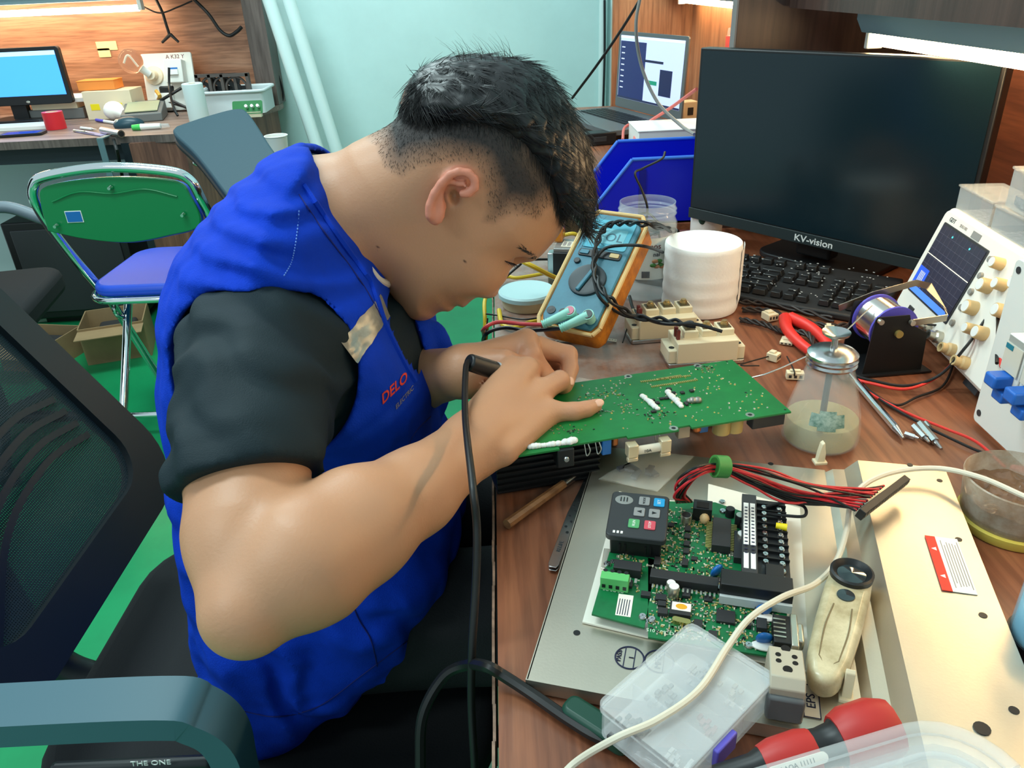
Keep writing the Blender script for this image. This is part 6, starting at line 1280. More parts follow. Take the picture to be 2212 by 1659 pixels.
for s, nm in ((-1, 0), (1, 1)):
    y = s*.338; g = G(); P = [(-.20, .665), (-.005, .665), (.030, .655), (.048, .625), (.046, .56), (.040, .40), (.038, .36)]
    S = smooth_path([(a, y, b) for a, b in ([(-.36, .668)]+P if s < 0 else [(-.06, .668)]+P[1:])], 8); g.strip(S[:len(S)], .062, .026, k=0, up=(0, 1, 0)) if 0 else None
    v = []; m = len(S)
    for i, p_ in enumerate(S):
        d_ = np.array(S[min(i+1, m-1)])-np.array(S[max(i-1, 0)]); d_ /= np.linalg.norm(d_); nn = np.array([-d_[2], 0, d_[0]])*.012; wdt = .022-.004*min(1, max(0, (i-18)/20)); sd_ = np.array([0, wdt, 0])
        v += [p_-sd_-nn, p_+sd_-nn, p_+sd_+nn, p_-sd_+nn]
    g.add(v, [(i*4+j, i*4+(j+1) % 4, i*4+4+(j+1) % 4, i*4+4+j) for i in range(m-1) for j in range(4)]+[(3, 2, 1, 0), tuple(4*(m-1)+j for j in range(4))]); g.build('armrest', m_ch, ch, bevel=.006, seg=3)
    G().box((-.05, s*.29, .365), (.24, .11, .03)).build('arm_bracket', m_cf, ch, bevel=.005)
ax0, ax1 = ony(80, 1600, .462)[0]+.30, ony(445, 1600, .462)[0]+.30
G().box(((ax0+ax1)/2, .462-.78, .47), (ax1-ax0, .012, .21)).build('arm_plate', m_cf, ch, bevel=.005)
tp_ = ony(325, 1648, .4555); text('brand_letters', 'THE ONE', .0085, Matrix.Translation((tp_[0]+.30, .4552-.78, tp_[2])) @ Matrix.Rotation(PI/2, 4, 'X'), m_white, ch, .0003, shear=.15)
# ================================================================ next bench beyond the divider
nb = thing('neighbour_desk', 'wood bench with laptop and blue bins beyond the dark divider', 'desk', (0, 1.45, 0))
G().box(((DX0+DX1)/2+.1, .80, DT-.0133), (DX1-DX0-.2, 1.58, .025)).build('tabletop', m_wood, nb)
G().box((.735, .82, .62), (.03, 1.62, 1.24)).build('back_panel', wood('light_upright_laminate', (134, 88, 62), (168, 118, 86), (190, 142, 106), 'Z', .4), nb)
G().box((.575, 1.62, .62), (.29, .025, 1.24)).build('divider_panel', MATS['light_upright_laminate'], nb)
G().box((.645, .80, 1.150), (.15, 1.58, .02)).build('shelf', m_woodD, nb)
for y in (.02, 1.56): G().box((.40, y, .36), (.5, .024, .72)).build('side_panel', m_woodZ, nb)
tube_lamp('tube_light', (.655, 2.02, 1.138), .95, 'glowing tube light above the open laptop', 36)
# stacking bins, sloped fronts to the left
m_bin = M('blue_bin', (8, 24, 190), .35); m_bine = M('blue_bin_edge', (60, 120, 226), .4)
for y0, lb in ((1.470, 'blue plastic storage bin with sloped front behind the clear jar'),):
    x0 = ony(1290, 440, y0)[0]; zt_ = ony(1366, 345, y0)[2]; x1 = ony(1366, 345, y0)[0]; zl = ony(1290, 440, y0)[2]
    H = zt_-DT; t = thing('storage_bin', lb, 'storage bin', (x0, y0, DT)); W2 = .19; L2 = .30; ds_ = x1-x0; sl = max(zl-DT, .03)
    side = [(0, 0), (L2, 0), (L2, H), (ds_, H), (0, sl)]
    for y in (0, W2-.003): G().prism(side, -y-.003, -y, T=Matrix.Rotation(PI/2, 4, 'X')).build('side_wall', m_bin, t); G().strip([(L2, y+.0015, H), (ds_, y+.0015, H), (0, y+.0015, sl)], .007, .004, k=0, up=(0, 0, 1) if 0 else (0, 1, 0)).build('rim', m_bine, t) if 0 else None
    for y in (0, W2-.003):
        g = G(); g.cyl((L2, y+.0015, H), (ds_, y+.0015, H), .0034, n=8); g.cyl((ds_, y+.0015, H), (0, y+.0015, sl), .0034, n=8); g.build('rim', m_bine, t)
    G().box((L2/2, W2/2, .0015), (L2, W2, .003)).build('floor_panel', m_bin, t); G().box((L2-.0015, W2/2, H/2), (.003, W2, H)).build('rear_wall', m_bin, t); G().box((.0015, W2/2, sl/2), (.003, W2, sl)).build('front_lip', m_bin, t); G().box((ds_+.02, -.0015, H*.45), (.012, .003, H*.8)).build('side_rib', M('blue_bin_dark', (6, 16, 130), .35), t)
# white carton behind the bins, round lid, cream device, red bag, mug
p = onz(1470, 290, DT+.115); t = thing('white_carton', 'flat white carton lying behind the blue storage bin', 'box', (p[0]+.02, 1.90, DT)); G().box((0, 0, .055), (.20, .14, .110)).build('body', m_white, t, bevel=.002); G().box((0, 0, .1115), (.204, .144, .003)).build('lid', M('carton_white', (240, 238, 232), .6), t, bevel=.001)
p = ony(1527, 470, 1.36); t = thing('white_mug', 'white mug with green mark under the monitor corner', 'mug', (p[0], 1.36, DT)); G().lathe([(0, .001), (.026, .001), (.028, .004), (.029, .085), (.0270, .085), (.026, .006), (0, .005)], 32).build('cup', m_white, t); G().torus((.034, 0, .045), .018, .004, axis=(0, 1, 0), n=20, k=8).build('handle', m_white, t); G().ell((-.014, -.0255, .045), (.008, .002, .012), 12).build('printed_mark', M('dark_green_print', (30, 70, 60), .5), t)
# laptop
lb_, lr_ = at(1330, 226, 2.62), at(1472, 258, 2.27); lz = max(lb_[2], lr_[2]); lb_[2] = lr_[2] = DT+.034; lx = lr_-lb_; LWd = float(np.linalg.norm(lx)); lx /= LWd
if lx[0] < 0: lx = -lx
LMx = mat4(tuple(lb_), math.atan2(lx[1], lx[0])); lp = thing('laptop', 'open grey laptop showing a dark blue window on the neighbouring bench', 'laptop', M4=LMx)
m_lap = M('laptop_grey', (92, 96, 98), .4); G().prism(rrect(LWd, .235, .010, 4, LWd/2, -.1175), -.012, .004).build('base', m_lap, lp, bevel=.002)
G().box((LWd/2, -.10, .0042), (LWd*.86, .10, .001)).build('key_bed', m_dgrey, lp); g0 = None
for r_ in range(5):
    for c in range(14):
        if g0 is None: g0 = G().box((0, 0, .001), (LWd*.052, .016, .002)).build('key', m_black, lp, bevel=.0004); k_ = g0
        else: k_ = g0.copy(); COL.objects.link(k_); k_.parent = lp
        k_.location = (LWd*(.10+c*.0615), -.062-r_*.019, .0047)
SCM = Matrix.Rotation(math.radians(-3), 4, 'X'); Hs = .232
o = G().prism(rrect(LWd, Hs, .008, 4, LWd/2, Hs/2), -.003, .003).build('screen_lid', m_lap, lp, bevel=.001); tilt = Matrix.Translation((0, 0, .006)) @ SCM @ Matrix.Rotation(PI/2, 4, 'X'); o.matrix_local = tilt
def scr_(name, x, y, w_, h, col, em, z): q_ = G().box((x*LWd, y*Hs, z), (w_*LWd, h*Hs, .0004)).build(name, M('ui_%d_%d_%d' % col, col, .3, emit=em), o); return q_
scr_('display', .5, .54, .93, .82, (190, 200, 240), .55, .0033); scr_('dark_window', .24, .51, .40, .74, (26, 32, 86), .5, .0037); scr_('dark_bar', .56, .66, .28, .03, (20, 24, 60), .4, .0039); scr_('phone_window', .75, .42, .17, .32, (24, 28, 70), .4, .0039); scr_('green_button', .56, .40, .14, .05, (20, 130, 100), .5, .0041); scr_('taskbar', .5, .145, .93, .025, (30, 34, 70), .4, .0039); scr_('title_bar', .5, .93, .93, .03, (220, 224, 240), .5, .0038)
for k in range(8): scr_('menu_item', .09, .80-k*.075, .05, .014, (206, 210, 230), .5, .0042)
# leads and odds and ends around the laptop
wire('black_drop_cable', [at(1236, 212, 2.1), at(1290, 140, 1.95), at(1345, 60, 1.85), at(1400, -30, 1.75)], .0034, m_blkw, 'black cable slanting up across the mint wall behind the head')
wire('grey_drop_cable', [at(1392, -40, 1.55), at(1374, 50, 1.60), at(1385, 140, 1.66), at(1420, 220, 1.68), at(1470, 270, 1.66), at(1500, 290, 1.60)], .0036, M('grey_cable', (150, 146, 140), .4), 'grey cable hanging in front of the laptop screen')
wire('red_lead', [at(1505, 192, 1.75), at(1450, 232, 1.85), at(1400, 265, 1.9), at(1375, 290, 1.85), at(1370, 306, 1.8)], .0040, M('salmon_lead', (220, 110, 100), .45), 'salmon lead running from the monitor to the blue bin')
wire('red_lead', [at(1345, 302, 1.85), at(1350, 275, 1.9), at(1380, 264, 1.9), at(1410, 272, 1.9)], .0034, M('salmon_lead', (220, 110, 100), .45), 'salmon lead arching in front of the laptop keyboard')
for i, (px, py, w_, h, c, lb) in enumerate(((1290, 296, .10, .035, m_black, 'black probe case in front of the laptop keyboard'), (1484, 245, .05, .06, m_cream, 'cream adaptor block between laptop and monitor'))):
    p = onz(px, py, DT+.02); t = thing('gadget_case', lb, 'case', (p[0], p[1], DT), .2); G().box((0, 0, h/2), (w_, .05, h)).build('body', c, t, bevel=.003); G().box((0, -.026, h/2), (w_*.4, .002, h*.4)).build('front_face', m_dgrey, t, bevel=.001)
p = onz(1446, 264, DT+.02); t = thing('round_disc', 'white round cap lying beside the laptop corner', 'cap', (p[0], p[1], DT)); G().lathe([(0, 0), (.035, 0), (.036, .010), (.033, .014), (0, .013)], 28).build('cap_body', m_white, t); G().torus((0, 0, .0135), .026, .0014, n=24, k=6).build('cap_ring', m_white, t)
p = ony(1553, 75, 2.45); t = thing('hanging_pouch', 'red and clear pouch hanging against the light wood panel', 'pouch', (.700, p[1], p[2]-.06)); G().prism([(-.04, -.06), (.045, -.055), (.05, .055), (-.045, .06)], -.010, .010, T=Matrix.Rotation(PI/2, 4, 'Z') @ Matrix.Rotation(PI/2, 4, 'X')).build('front', M('red_pouch', (206, 70, 66), .4), t, bevel=.004); G().prism([(-.045, .05), (.05, .045), (.045, .075), (-.04, .08)], -.006, .006, T=Matrix.Rotation(PI/2, 4, 'Z') @ Matrix.Rotation(PI/2, 4, 'X')).build('clear_flap', m_fro, t, bevel=.002)
# ---- wall pipes
m_pipe = M('painted_pipe', (206, 228, 226), .4)
for i, px in enumerate((1302, 1322)): p = ony(px, 130, 3.60); wire('wall_pipe', [(p[0], 3.605, 0.0), (p[0], 3.605, 2.6)], .018 if i == 0 else .010, m_pipe, ('thick white pipe running up the mint wall beside the laptop', 'thin white conduit running up the wall nearest the wood panel')[i], 'pipe', n=14)
p0_, p1_ = ony(588, -30, 3.47), ony(716, 366, 3.40); dd = p1_-p0_; ta, tb_ = -.02, (.03-p0_[2])/dd[2]
for i in range(2): o_ = p0_+np.array([-.03+i*.075, i*.012, 0]); wire('leaning_pipe', [o_+dd*max(ta, -1.2), o_+dd*.5, o_+dd*tb_], .027, m_pipe, ('white pipe slanting down the wall nearest the left bench', 'white pipe slanting down the wall beside the other, nearer the man')[i], 'pipe', n=16)
wire('wall_cable', [ony(578, 120, 3.58), ony(600, 160, 3.58), ony(612, 205, 3.58), ony(604, 232, 3.56)], .004, m_blkw, 'black cord hanging beside the left bench upright')
wire('wall_cable', [ony(1306, 0, 3.58), ony(1306, 120, 3.58), ony(1303, 230, 3.58), ony(1302, 300, 3.58)], .005, m_blkw, 'black cord running down the wall beside the white pipe')
# ================================================================ left bench against the back wall
lx0 = -2.75; DL = [(lx0, 2.80), (-1.12, 2.84), (-.935, 3.50), (-.935, 3.57), (lx0, 3.57)]
ld = thing('corner_desk', 'cluttered wood bench with upright panel against the mint wall', 'desk', (-1.9, 3.2, 0)); off = lambda P: [(x+1.9, y-3.2) for x, y in P]
m_ltop = wood('left_bench_top', (112, 88, 78), (142, 116, 104), (164, 138, 126), 'X', .45)
G().prism(off(DL), DT-.022, DT-.0008).build('tabletop', m_ltop, ld, smooth=False); G().prism(off([(lx0, 2.797), (-1.12, 2.837), (-1.12, 2.842), (lx0, 2.802)]), DT-.026, DT+.0005).build('edge_band', m_woodG, ld)
G().prism(off([(lx0, 3.57), (-.99, 3.57), (-.99, 3.60), (lx0, 3.60)]), DT-.02, 1.55).build('back_panel', m_woodX, ld)
G().prism(off([(-1.018, 3.50), (-.935, 3.50), (-.935, 3.62), (-1.018, 3.62)]), DT, 1.6).build('upright', m_woodG, ld)
G().prism(off([(lx0, 3.34), (-1.03, 3.34), (-1.03, 3.57), (lx0, 3.57)]), 1.215, 1.24).build('shelf', m_woodD, ld)
G().prism(off([(-1.30, 2.815), (-1.125, 2.855), (-.945, 3.50), (-1.30, 3.50)]), .06, DT-.022).build('cabinet', m_woodZ, ld, smooth=False)
G().prism(off([(lx0, 2.87), (-1.30, 2.87), (-1.30, 2.89), (lx0, 2.89)]), DT-.085, DT-.022).build('apron', M('dark_apron', (22, 34, 42), .5), ld)
G().prism(off([(-1.335, 2.83), (-1.30, 2.83), (-1.30, 2.90), (-1.335, 2.90)]), .0, DT-.022).build('steel_leg', M('leg_dark', (20, 32, 38), .4), ld)
for px, py in ((425, 350), (384, 487)):
    c_ = ony(px, py, 2.87); c_ = np.array([c_[0]-.0, c_[1], c_[2]]); G().ell(tuple(c_-np.array([-1.9, 3.2, 0])+np.array([0, -.01, 0])), .014, 14).build('knob', m_chrome, ld)
lh = thing('shelf_lamp', 'glowing tube light under the left bench shelf', 'light', (-2.62, 3.42, 1.19), -PI/2); 
g = G(); g.box((0, .62, .0), (.06, 1.24, .03)); g.build('housing', MATS['lamp_housing'], lh, bevel=.004); G().cyl((0, .01, -.045), (0, 1.22, -.045), .012, n=12).build('tube', M('lamp_glow_left', (255, 222, 180), .4, emit=34), lh)
for y in (0, 1.23): G().box((0, y, -.03), (.03, .014, .045)).build('end_cap', m_white, lh)
for q_ in (lh,): q_.rotation_euler = (0, 0, -PI/2)
# monitor with blue screen
p = ony(78, 218, 3.32); bm = thing('blue_screen_monitor', 'black monitor showing a plain blue screen on the left bench', 'monitor', (ony(0, 220, 3.32)[0]+.03, 3.32, DT), .03)
rx = ony(158, 217, 3.32)[0]-bm.location.x; zb_ = ony(100, 225, 3.32)[2]-DT; zt2 = ony(60, 102, 3.32)[2]-DT; cx_ = rx-.235
G().prism(rrect(.47, zt2-zb_, .012, 4, cx_, (zb_+zt2)/2), -.012, .012, T=Matrix.Rotation(PI/2, 4, 'X')).build('housing', m_black, bm, bevel=.002)
o = G().box((cx_, -.013, (zb_+zt2)/2+.010), (.438, .002, zt2-zb_-.050)).build('screen', M('screen_blue', (66, 150, 255), .3, emit=1.0), bm); G().box((cx_, -.0142, zt2-.022), (.438, .001, .016)).build('title_bar', M('screen_pale', (170, 214, 255), .3, emit=1.0), o)
G().ell((cx_+.06, -.0135, zb_+.012), (.008, .001, .005), 12).build('badge', m_tin, bm); G().box((cx_, .03, zb_/2+.06), (.06, .03, zb_+.10)).build('stand_neck', m_black, bm); G().prism(rrect(.22, .16, .03, 4, cx_, .03), 0, .012).build('stand_base', m_black, bm, bevel=.002)
# carton with orange box on top
p0_ = ony(235, 225, 3.30); cw = ony(283, 222, 3.30)[0]-ony(180, 222, 3.30)[0]; ct_ = thing('cream_carton', 'cream carton with yellow stickers on the left bench', 'box', (p0_[0], 3.36, DT), .02); hz = ony(235, 196, 3.30)[2]-DT
G().box((0, 0, hz/2), (cw, .13, hz)).build('body', M('cream_card', (224, 206, 176), .6), ct_, bevel=.001)
for x, w_ in ((-.055, .035), (.03, .048)): G().box((x, -.0655, hz*.45), (w_, .001, hz*.22)).build('yellow_sticker', M('yellow_sticker', (240, 214, 20), .5), ct_)
pz = p0_; t = thing('orange_box', 'flat orange box lying on the cream carton', 'box', (p0_[0]-.045, 3.37, DT+hz+.0005), .03); G().box((0, 0, .018), (.145, .09, .034)).build('body', M('orange_card', (236, 140, 60), .55), t, bevel=.001); G().box((0, 0, .036), (.148, .093, .003)).build('lid', MATS['orange_card'], t, bevel=.001)
# test board with lamp holder, breaker and socket
c_ = [ony(*q_, 3.45) for q_ in ((306, 118), (412, 113), (432, 190), (322, 212))]; bx0, bz0 = ony(318, 208, 3.45)[0], ony(318, 212, 3.45)[2]; bw = ony(420, 180, 3.45)[0]-bx0; bh = ony(360, 115, 3.45)[2]-DT
tb2 = thing('test_board', 'white board with lamp holder, breaker and socket leaning on the left bench', 'test board', M4=mat4((bx0+bw/2, 3.44, DT+.003), 0, math.radians(-12)))
G().prism(rrect(bw, bh, .006, 3, 0, bh/2), -.006, .006, T=Matrix.Rotation(PI/2, 4, 'X')).build('panel', M('panel_white', (232, 230, 222), .35), tb2, bevel=.001)
hr = Matrix.Rotation(PI/2, 4, 'X')
G().lathe([(0, .006), (.038, .006), (.036, .016), (.022, .020), (.020, .050), (0, .050)], 24, T=Matrix.Translation((-bw*.28, 0, bh*.62)) @ hr).build('lamp_holder', M('holder_cream', (226, 210, 184), .4), tb2)
o = G().box((bw*.20, -.030, bh*.66), (.072, .05, .090)).build('breaker', M('breaker_white', (226, 224, 216), .45), tb2, bevel=.003); G().box((bw*.20, -.058, bh*.64), (.040, .012, .020)).build('toggle', m_white, o); G().box((bw*.20, -.056, bh*.69), (.036, .003, .012)).build('blue_print', m_blue, o)
o = G().box((-bw*.12, -.020, bh*.17), (.070, .030, .060)).build('socket', m_white, tb2, bevel=.003); text('board_letters', 'A K32 Y', .022, Matrix.Translation((bw*.18, -.0065, bh*.93)) @ hr, M('label_ink', (110, 50, 50), .6), tb2, .0003)
p = at(302, 128, 0); bq = tb2.matrix_world @ Vector((-bw*.28, -.055, bh*.62)); t = thing('clear_bulb', 'round clear bulb screwed in the lamp holder', 'bulb', (bq.x, bq.y, bq.z)); m_bg = M('bulb_glass', (250, 236, 222), .03, trans=.95, ior=1.1)
G().ell((-.045, -.04, .055), .047, 20).build('globe', m_bg, t); G().cyl((0, .0, .0), (-.024, -.02, .03), .014, .016, 14).build('base', m_white, t); G().tube([(-.03, -.025, .035), (-.05, -.04, .075), (-.07, -.045, .05)], .004, 8).build('filament', M('filament_white', (250, 240, 226), .4), t)
# clutter on the left bench
def lx_(px, py, h=0.0): return onz(px, py, DT+h)
p = lx_(432, 262); zr = .155; t = thing('white_paper_roll', 'tall white paper roll standing on the left bench', 'paper roll', (p[0], p[1], DT)); G().lathe([(0, 0), (.037, 0), (.038, .004), (.038, zr-.02), (.035, zr-.017), (.012, zr-.018), (0, zr-.03)], 30).build('roll', M('pale_paper', (206, 224, 222), .8), t); G().lathe([(.008, zr-.0175), (.013, zr-.0172), (.013, zr-.0165), (.008, zr-.0165)], 20).build('core', m_cream, t)
p = lx_(490, 248); t = thing('white_tray', 'white plastic basket with rim behind the paper roll', 'tray', (p[0]+.02, p[1]+.10, DT), .05); g = G(); open_box(g, .26, .20, .085, .004, .015); g.build('basin', M('tray_white', (206, 216, 218), .45), t, ang=50); ro = rrect(.272, .212, .02, 4); G().tube([(x, y, .085) for x, y in ro+ro[:1]], .006, 8, k=0).build('rim', M('tray_white', (206, 216, 218), .45), t)
p = lx_(505, 222); t = thing('fan_frames', 'dark pile of square fan frames beside the upright', 'fan', (p[0]+.04, 3.43, DT), 0)
for k in range(3):
    g = G(); c = (-.05+k*.055, 0, .085)
    for (dx_, dz_, w_, h_) in ((0, .050, .115, .012), (0, -.050, .115, .012), (.052, 0, .012, .11), (-.052, 0, .012, .11)): g.box((c[0]+dx_, -.012*k, c[2]+dz_), (w_, .026, h_))
    g.torus((c[0], -.012*k, c[2]), .042, .005, axis=(0, 1, 0), n=24, k=6); g.build('frame', M('fan_grey', (84, 76, 72), .5), t); G().cyl((c[0], -.012*k, c[2]), (c[0], .014-.012*k, c[2]), .017, n=18).build('hub', m_black, t)
    for q_ in range(5): a = q_*1.256; o = G().box((.028, 0, 0), (.026, .003, .016)).build('blade', m_black, t); o.matrix_local = Matrix.Translation((c[0], .004-.012*k, c[2])) @ Matrix.Rotation(a, 4, 'Y')
p = lx_(540, 243, .02); t = thing('small_green_board', 'small green circuit board with round parts at the bench end', 'circuit board', (p[0], p[1]-.02, DT+.012), .0); G().prism(rrect(.115, .05, .006, 3), -.003, .0, T=Matrix.Translation((0, 0, .03)) @ Matrix.Rotation(1.1, 4, 'X')).build('board', m_pcb, t)
for k in range(3): G().cyl((.0+k*.022, -.008, .032), (.0+k*.022, -.018, .038), .006, n=12).build('capacitor', m_white, t)
G().box((0, .0, .004), (.1, .02, .02)).build('edge_rest', m_cream, t)
p = lx_(245, 262); t = thing('white_bulb', 'white opaque bulb lying on the left bench', 'bulb', (p[0], p[1]+.03, DT+.036), .5); G().ell((0, 0, .0), (.040, .040, .036), 20).build('globe', M('bulb_white', (246, 240, 230), .4), t); G().cyl((.015, -.03, -.004), (.030, -.065, -.012), .026, .014, 16).build('neck', M('bulb_white', (246, 240, 230), .4), t); G().cyl((.030, -.065, -.012), (.038, -.085, -.014), .013, n=14).build('screw_base', m_tin, t)
p = lx_(302, 262); t = thing('grey_meter', 'grey desktop instrument with pale panel beside the white bulb', 'instrument', (p[0], p[1]+.06, DT), .25); G().prism([(-.09, 0), (.09, 0), (.09, .06), (-.09, .03)], -.075, .075, T=Matrix.Rotation(PI/2, 4, 'Z') @ Matrix.Rotation(PI/2, 4, 'X')).build('case', M('instrument_grey', (110, 110, 108), .5), t, bevel=.003); o = G().box((0, 0, .049), (.12, .13, .003)).build('panel', M('pale_panel', (170, 172, 140), .4), t); o.rotation_euler = (.165, 0, 0)
p = lx_(280, 274); t = thing('computer_mouse', 'dark teal computer mouse on the left bench edge', 'mouse', (p[0]+.0, p[1], DT), .3); G().ell((0, 0, .008), (.055, .033, .030), 20).build('shell', M('teal_black', (30, 62, 74), .35), t); G().ell((-.035, 0, .022), (.014, .018, .010), 12).build('palm_rest', m_tin, t)
p = lx_(318, 280); t = thing('glue_pen', 'white correction pen with green cap on the left bench edge', 'pen', (p[0], p[1], DT+.010), .12); G().cyl((-.02, 0, 0), (.05, 0, 0), .012, .010, 14).build('barrel', m_white, t); G().cyl((-.05, 0, 0), (-.02, 0, 0), .010, .012, 14).build('cap', M('green_cap', (70, 190, 90), .4), t); G().cyl((.05, 0, 0), (.08, 0, 0), .009, .007, 12).build('clear_end', m_fro, t)
p = lx_(117, 280); t = thing('red_tape_roll', 'wide roll of red tape lying flat on the left bench', 'tape', (p[0], p[1]+.02, DT), .05); G().lathe([(.022, .0), (.036, .0), (.036, .062), (.022, .062), (.022, 0)], 28).build('tape', M('red_tape', (206, 34, 44), .4), t); G().lathe([(.020, .0), (.022, .0), (.022, .062), (.020, .062), (.020, 0)], 24).build('core', m_cream, t)
p = lx_(150, 250); t = thing('white_module', 'flat white module stacked on parts beside the blue monitor', 'module', (p[0], p[1]-.05, DT), .05); G().box((0, 0, .020), (.22, .10, .040)).build('support', M('instrument_grey', (110, 110, 108), .5), t, bevel=.002); G().box((0, .03, .072), (.27, .17, .018)).build('plate', M('carton_white', (240, 238, 232), .6), t, bevel=.003); G().box((0, 0, .052), (.18, .10, .024)).build('spacer', m_cream, t)
p = lx_(45, 277); t = thing('paper_pad', 'white paper pad lying on the left bench', 'paper', (p[0], p[1], DT), .08); G().box((0, 0, .006), (.24, .12, .012)).build('sheets', m_white, t, smooth=False); G().box((-.11, 0, .0125), (.012, .12, .001)).build('glue_edge', M('pale_lilac', (200, 196, 220), .5), t)
p = lx_(50, 292); t = thing('smartphone', 'dark phone with blue screen lying at the left bench edge', 'phone', (p[0], p[1], DT), .15); G().prism(rrect(.15, .07, .008, 4), .0005, .009).build('body', m_black, t, bevel=.001); G().prism(rrect(.12, .062, .004, 4), .009, .0094).build('screen', M('phone_blue', (30, 60, 170), .2, emit=.3), t)
p = lx_(190, 290); t = thing('violet_ruler', 'frosted violet set square lying at the left bench edge', 'ruler', (p[0], p[1], DT), -.35); G().prism([(-.09, .03), (.10, -.04), (.10, -.015), (-.08, .055)], .0008, .004).build('blade', M('violet_clear', (160, 150, 190), .3), t); G().box((0, 0, .0045), (.10, .004, .0006)).build('scale_marks', m_dgrey, t).rotation_euler = (0, 0, -.35)
A, rz, L_ = fr((208, 258), (258, 266), .008); t = thing('ball_pen', 'white pen with violet cap lying on the left bench', 'pen', (A[0], A[1], DT+.006), rz); G().cyl((0, 0, 0), (L_*.35, 0, 0), .006, n=12).build('cap', m_vio, t); G().cyl((L_*.35, 0, 0), (L_, 0, 0), .006, n=12).build('barrel', m_white, t)
A, rz, L_ = fr((222, 282), (262, 290), .012); t = thing('steel_rod', 'hollow steel rod with dark bore at the left bench edge', 'rod', (A[0], A[1], DT+.013), rz); G().cyl((0, 0, 0), (L_, 0, 0), .013, n=16).build('rod', m_steel, t); G().cyl((L_, 0, 0), (L_+.001, 0, 0), .009, n=14).build('bore', m_black, t)
p = lx_(222, 300); t = thing('clamp_bar', 'teal metal strap hanging down over the left bench front', 'strap', (p[0], 2.795, DT)); G().strip([(0, .05, .004), (0, -.006, .004), (0, -.010, -.02), (0, -.012, -.20)], .022, .004, k=0, up=(1, 0, 0) if 0 else (1, 0, .001)).build('strap', M('teal_steel', (110, 140, 146), .4, .5), t) if 0 else None
g = G(); g.box((0, .02, .004), (.022, .06, .004)); g.box((0, -.012, -.09), (.022, .004, .19)); g.build('strap', M('teal_steel', (110, 140, 146), .4, .5), t)
for k, (px, py, c) in enumerate(((65, 270, m_steel), (175, 276, m_white), (160, 282, m_tin), (85, 262, m_dgrey))):
    A, rz, L_ = fr((px, py), (px+34, py+4), .005); t = thing('hand_tool', ('steel pick lying beside the paper pad', 'white stick lying beside the red tape roll', 'silver tweezers below the red tape roll', 'grey tool behind the paper pad')[k], 'tool', (A[0], A[1], DT+.005), rz); G().cyl((0, 0, 0), (L_*.7, 0, 0), .005, n=10).build('handle', c, t); G().cyl((L_*.7, 0, 0), (L_, 0, 0), .0035, .001, 8).build('tip', m_steel, t)
p = lx_(360, 245); t = thing('black_plug_adaptor', 'black plug adaptor and cord heap in front of the test board', 'adaptor', (p[0], p[1]+.06, DT), .2); G().box((0, .02, .05), (.06, .05, .10)).build('body', m_black, t, bevel=.006)
for k in range(4): G().tube([(-.10+random.uniform(-.03, .03), random.uniform(-.06, .04), .012), (-.05, random.uniform(-.05, .05), .03), (.0, random.uniform(-.05, .05), .02+.01*k), (.08, random.uniform(-.05, .03), .012), (.13, 0, .01)], .006, 7).build('cord', M('grey_black_cord', (60, 54, 52), .5), t)
wire('power_cable', [ony(365, 146, 3.36), ony(366, 190, 3.34), ony(374, 230, 3.25), lx_(384, 250, .01)], .005, m_blkw, 'black cord hanging from the breaker of the test board')
wire('socket_cable', [ony(392, 190, 3.36), ony(350, 215, 3.34), lx_(310, 235, .02)], .006, m_blkw, 'black cord curving out in front of the socket')
wire('socket_cable', [ony(338, 197, 3.40), ony(345, 210, 3.36), lx_(333, 226, .01)], .008, M('amber_cord', (210, 160, 70), .5), 'amber cord plugged in the socket of the test board')
# notes and things on the back panel
for i, (px, py, w_, h) in enumerate(((230, 99, .085, .034), (225, 114, .050, .034))): p = ony(px, py, 3.565); G().box((p[0], 3.567, p[2]), (w_, .002, h)).thing('paper_note', M('cream_note', (240, 220, 160), .6), ('cream paper note stuck on the left wood panel, the wider upper one', 'small cream paper note stuck below the wider one')[i], 'note', 'paper notes on the panel')
wire('hanging_cable', [ony(335, -5, 3.5), ony(350, 25, 3.5), ony(358, 50, 3.5), ony(366, 75, 3.5)], .006, m_blkw, 'black cable end with split tips hanging on the left panel')
t = thing('split_lead', 'forked black lead tips hanging below the cable end', 'lead', tuple(ony(368, 74, 3.5)))
for a_ in ((350, 92), (386, 91)): G().cyl((0, 0, 0), tuple(ony(*a_, 3.5)-ony(368, 74, 3.5)), .007, .005, 8).build('tip', m_black, t)
wire('hanging_cable', [ony(415, -5, 3.48), ony(450, 30, 3.48), ony(475, 65, 3.48), ony(495, 77, 3.48), ony(512, 68, 3.48), ony(522, 58, 3.48)], .007, m_blkw, 'thick black cable looping down the left panel near the upright')
wire('hanging_cable', [ony(305, 12, 3.46), ony(345, 28, 3.46), ony(385, 15, 3.46), ony(415, 2, 3.46)], .003, m_brn, 'thin brown wire sagging below the left shelf')
t = thing('shelf_clutter_box', 'dark blue and grey parts box on the left shelf', 'box', (ony(110, -10, 3.42)[0], 3.43, 1.2405)); G().box((0, 0, .05), (.9, .16, .10)).build('body', M('slate_blue_box', (50, 70, 90), .5), t, bevel=.004); G().box((.2, -.081, .03), (.25, .004, .03)).build('front_label', m_blue, t)
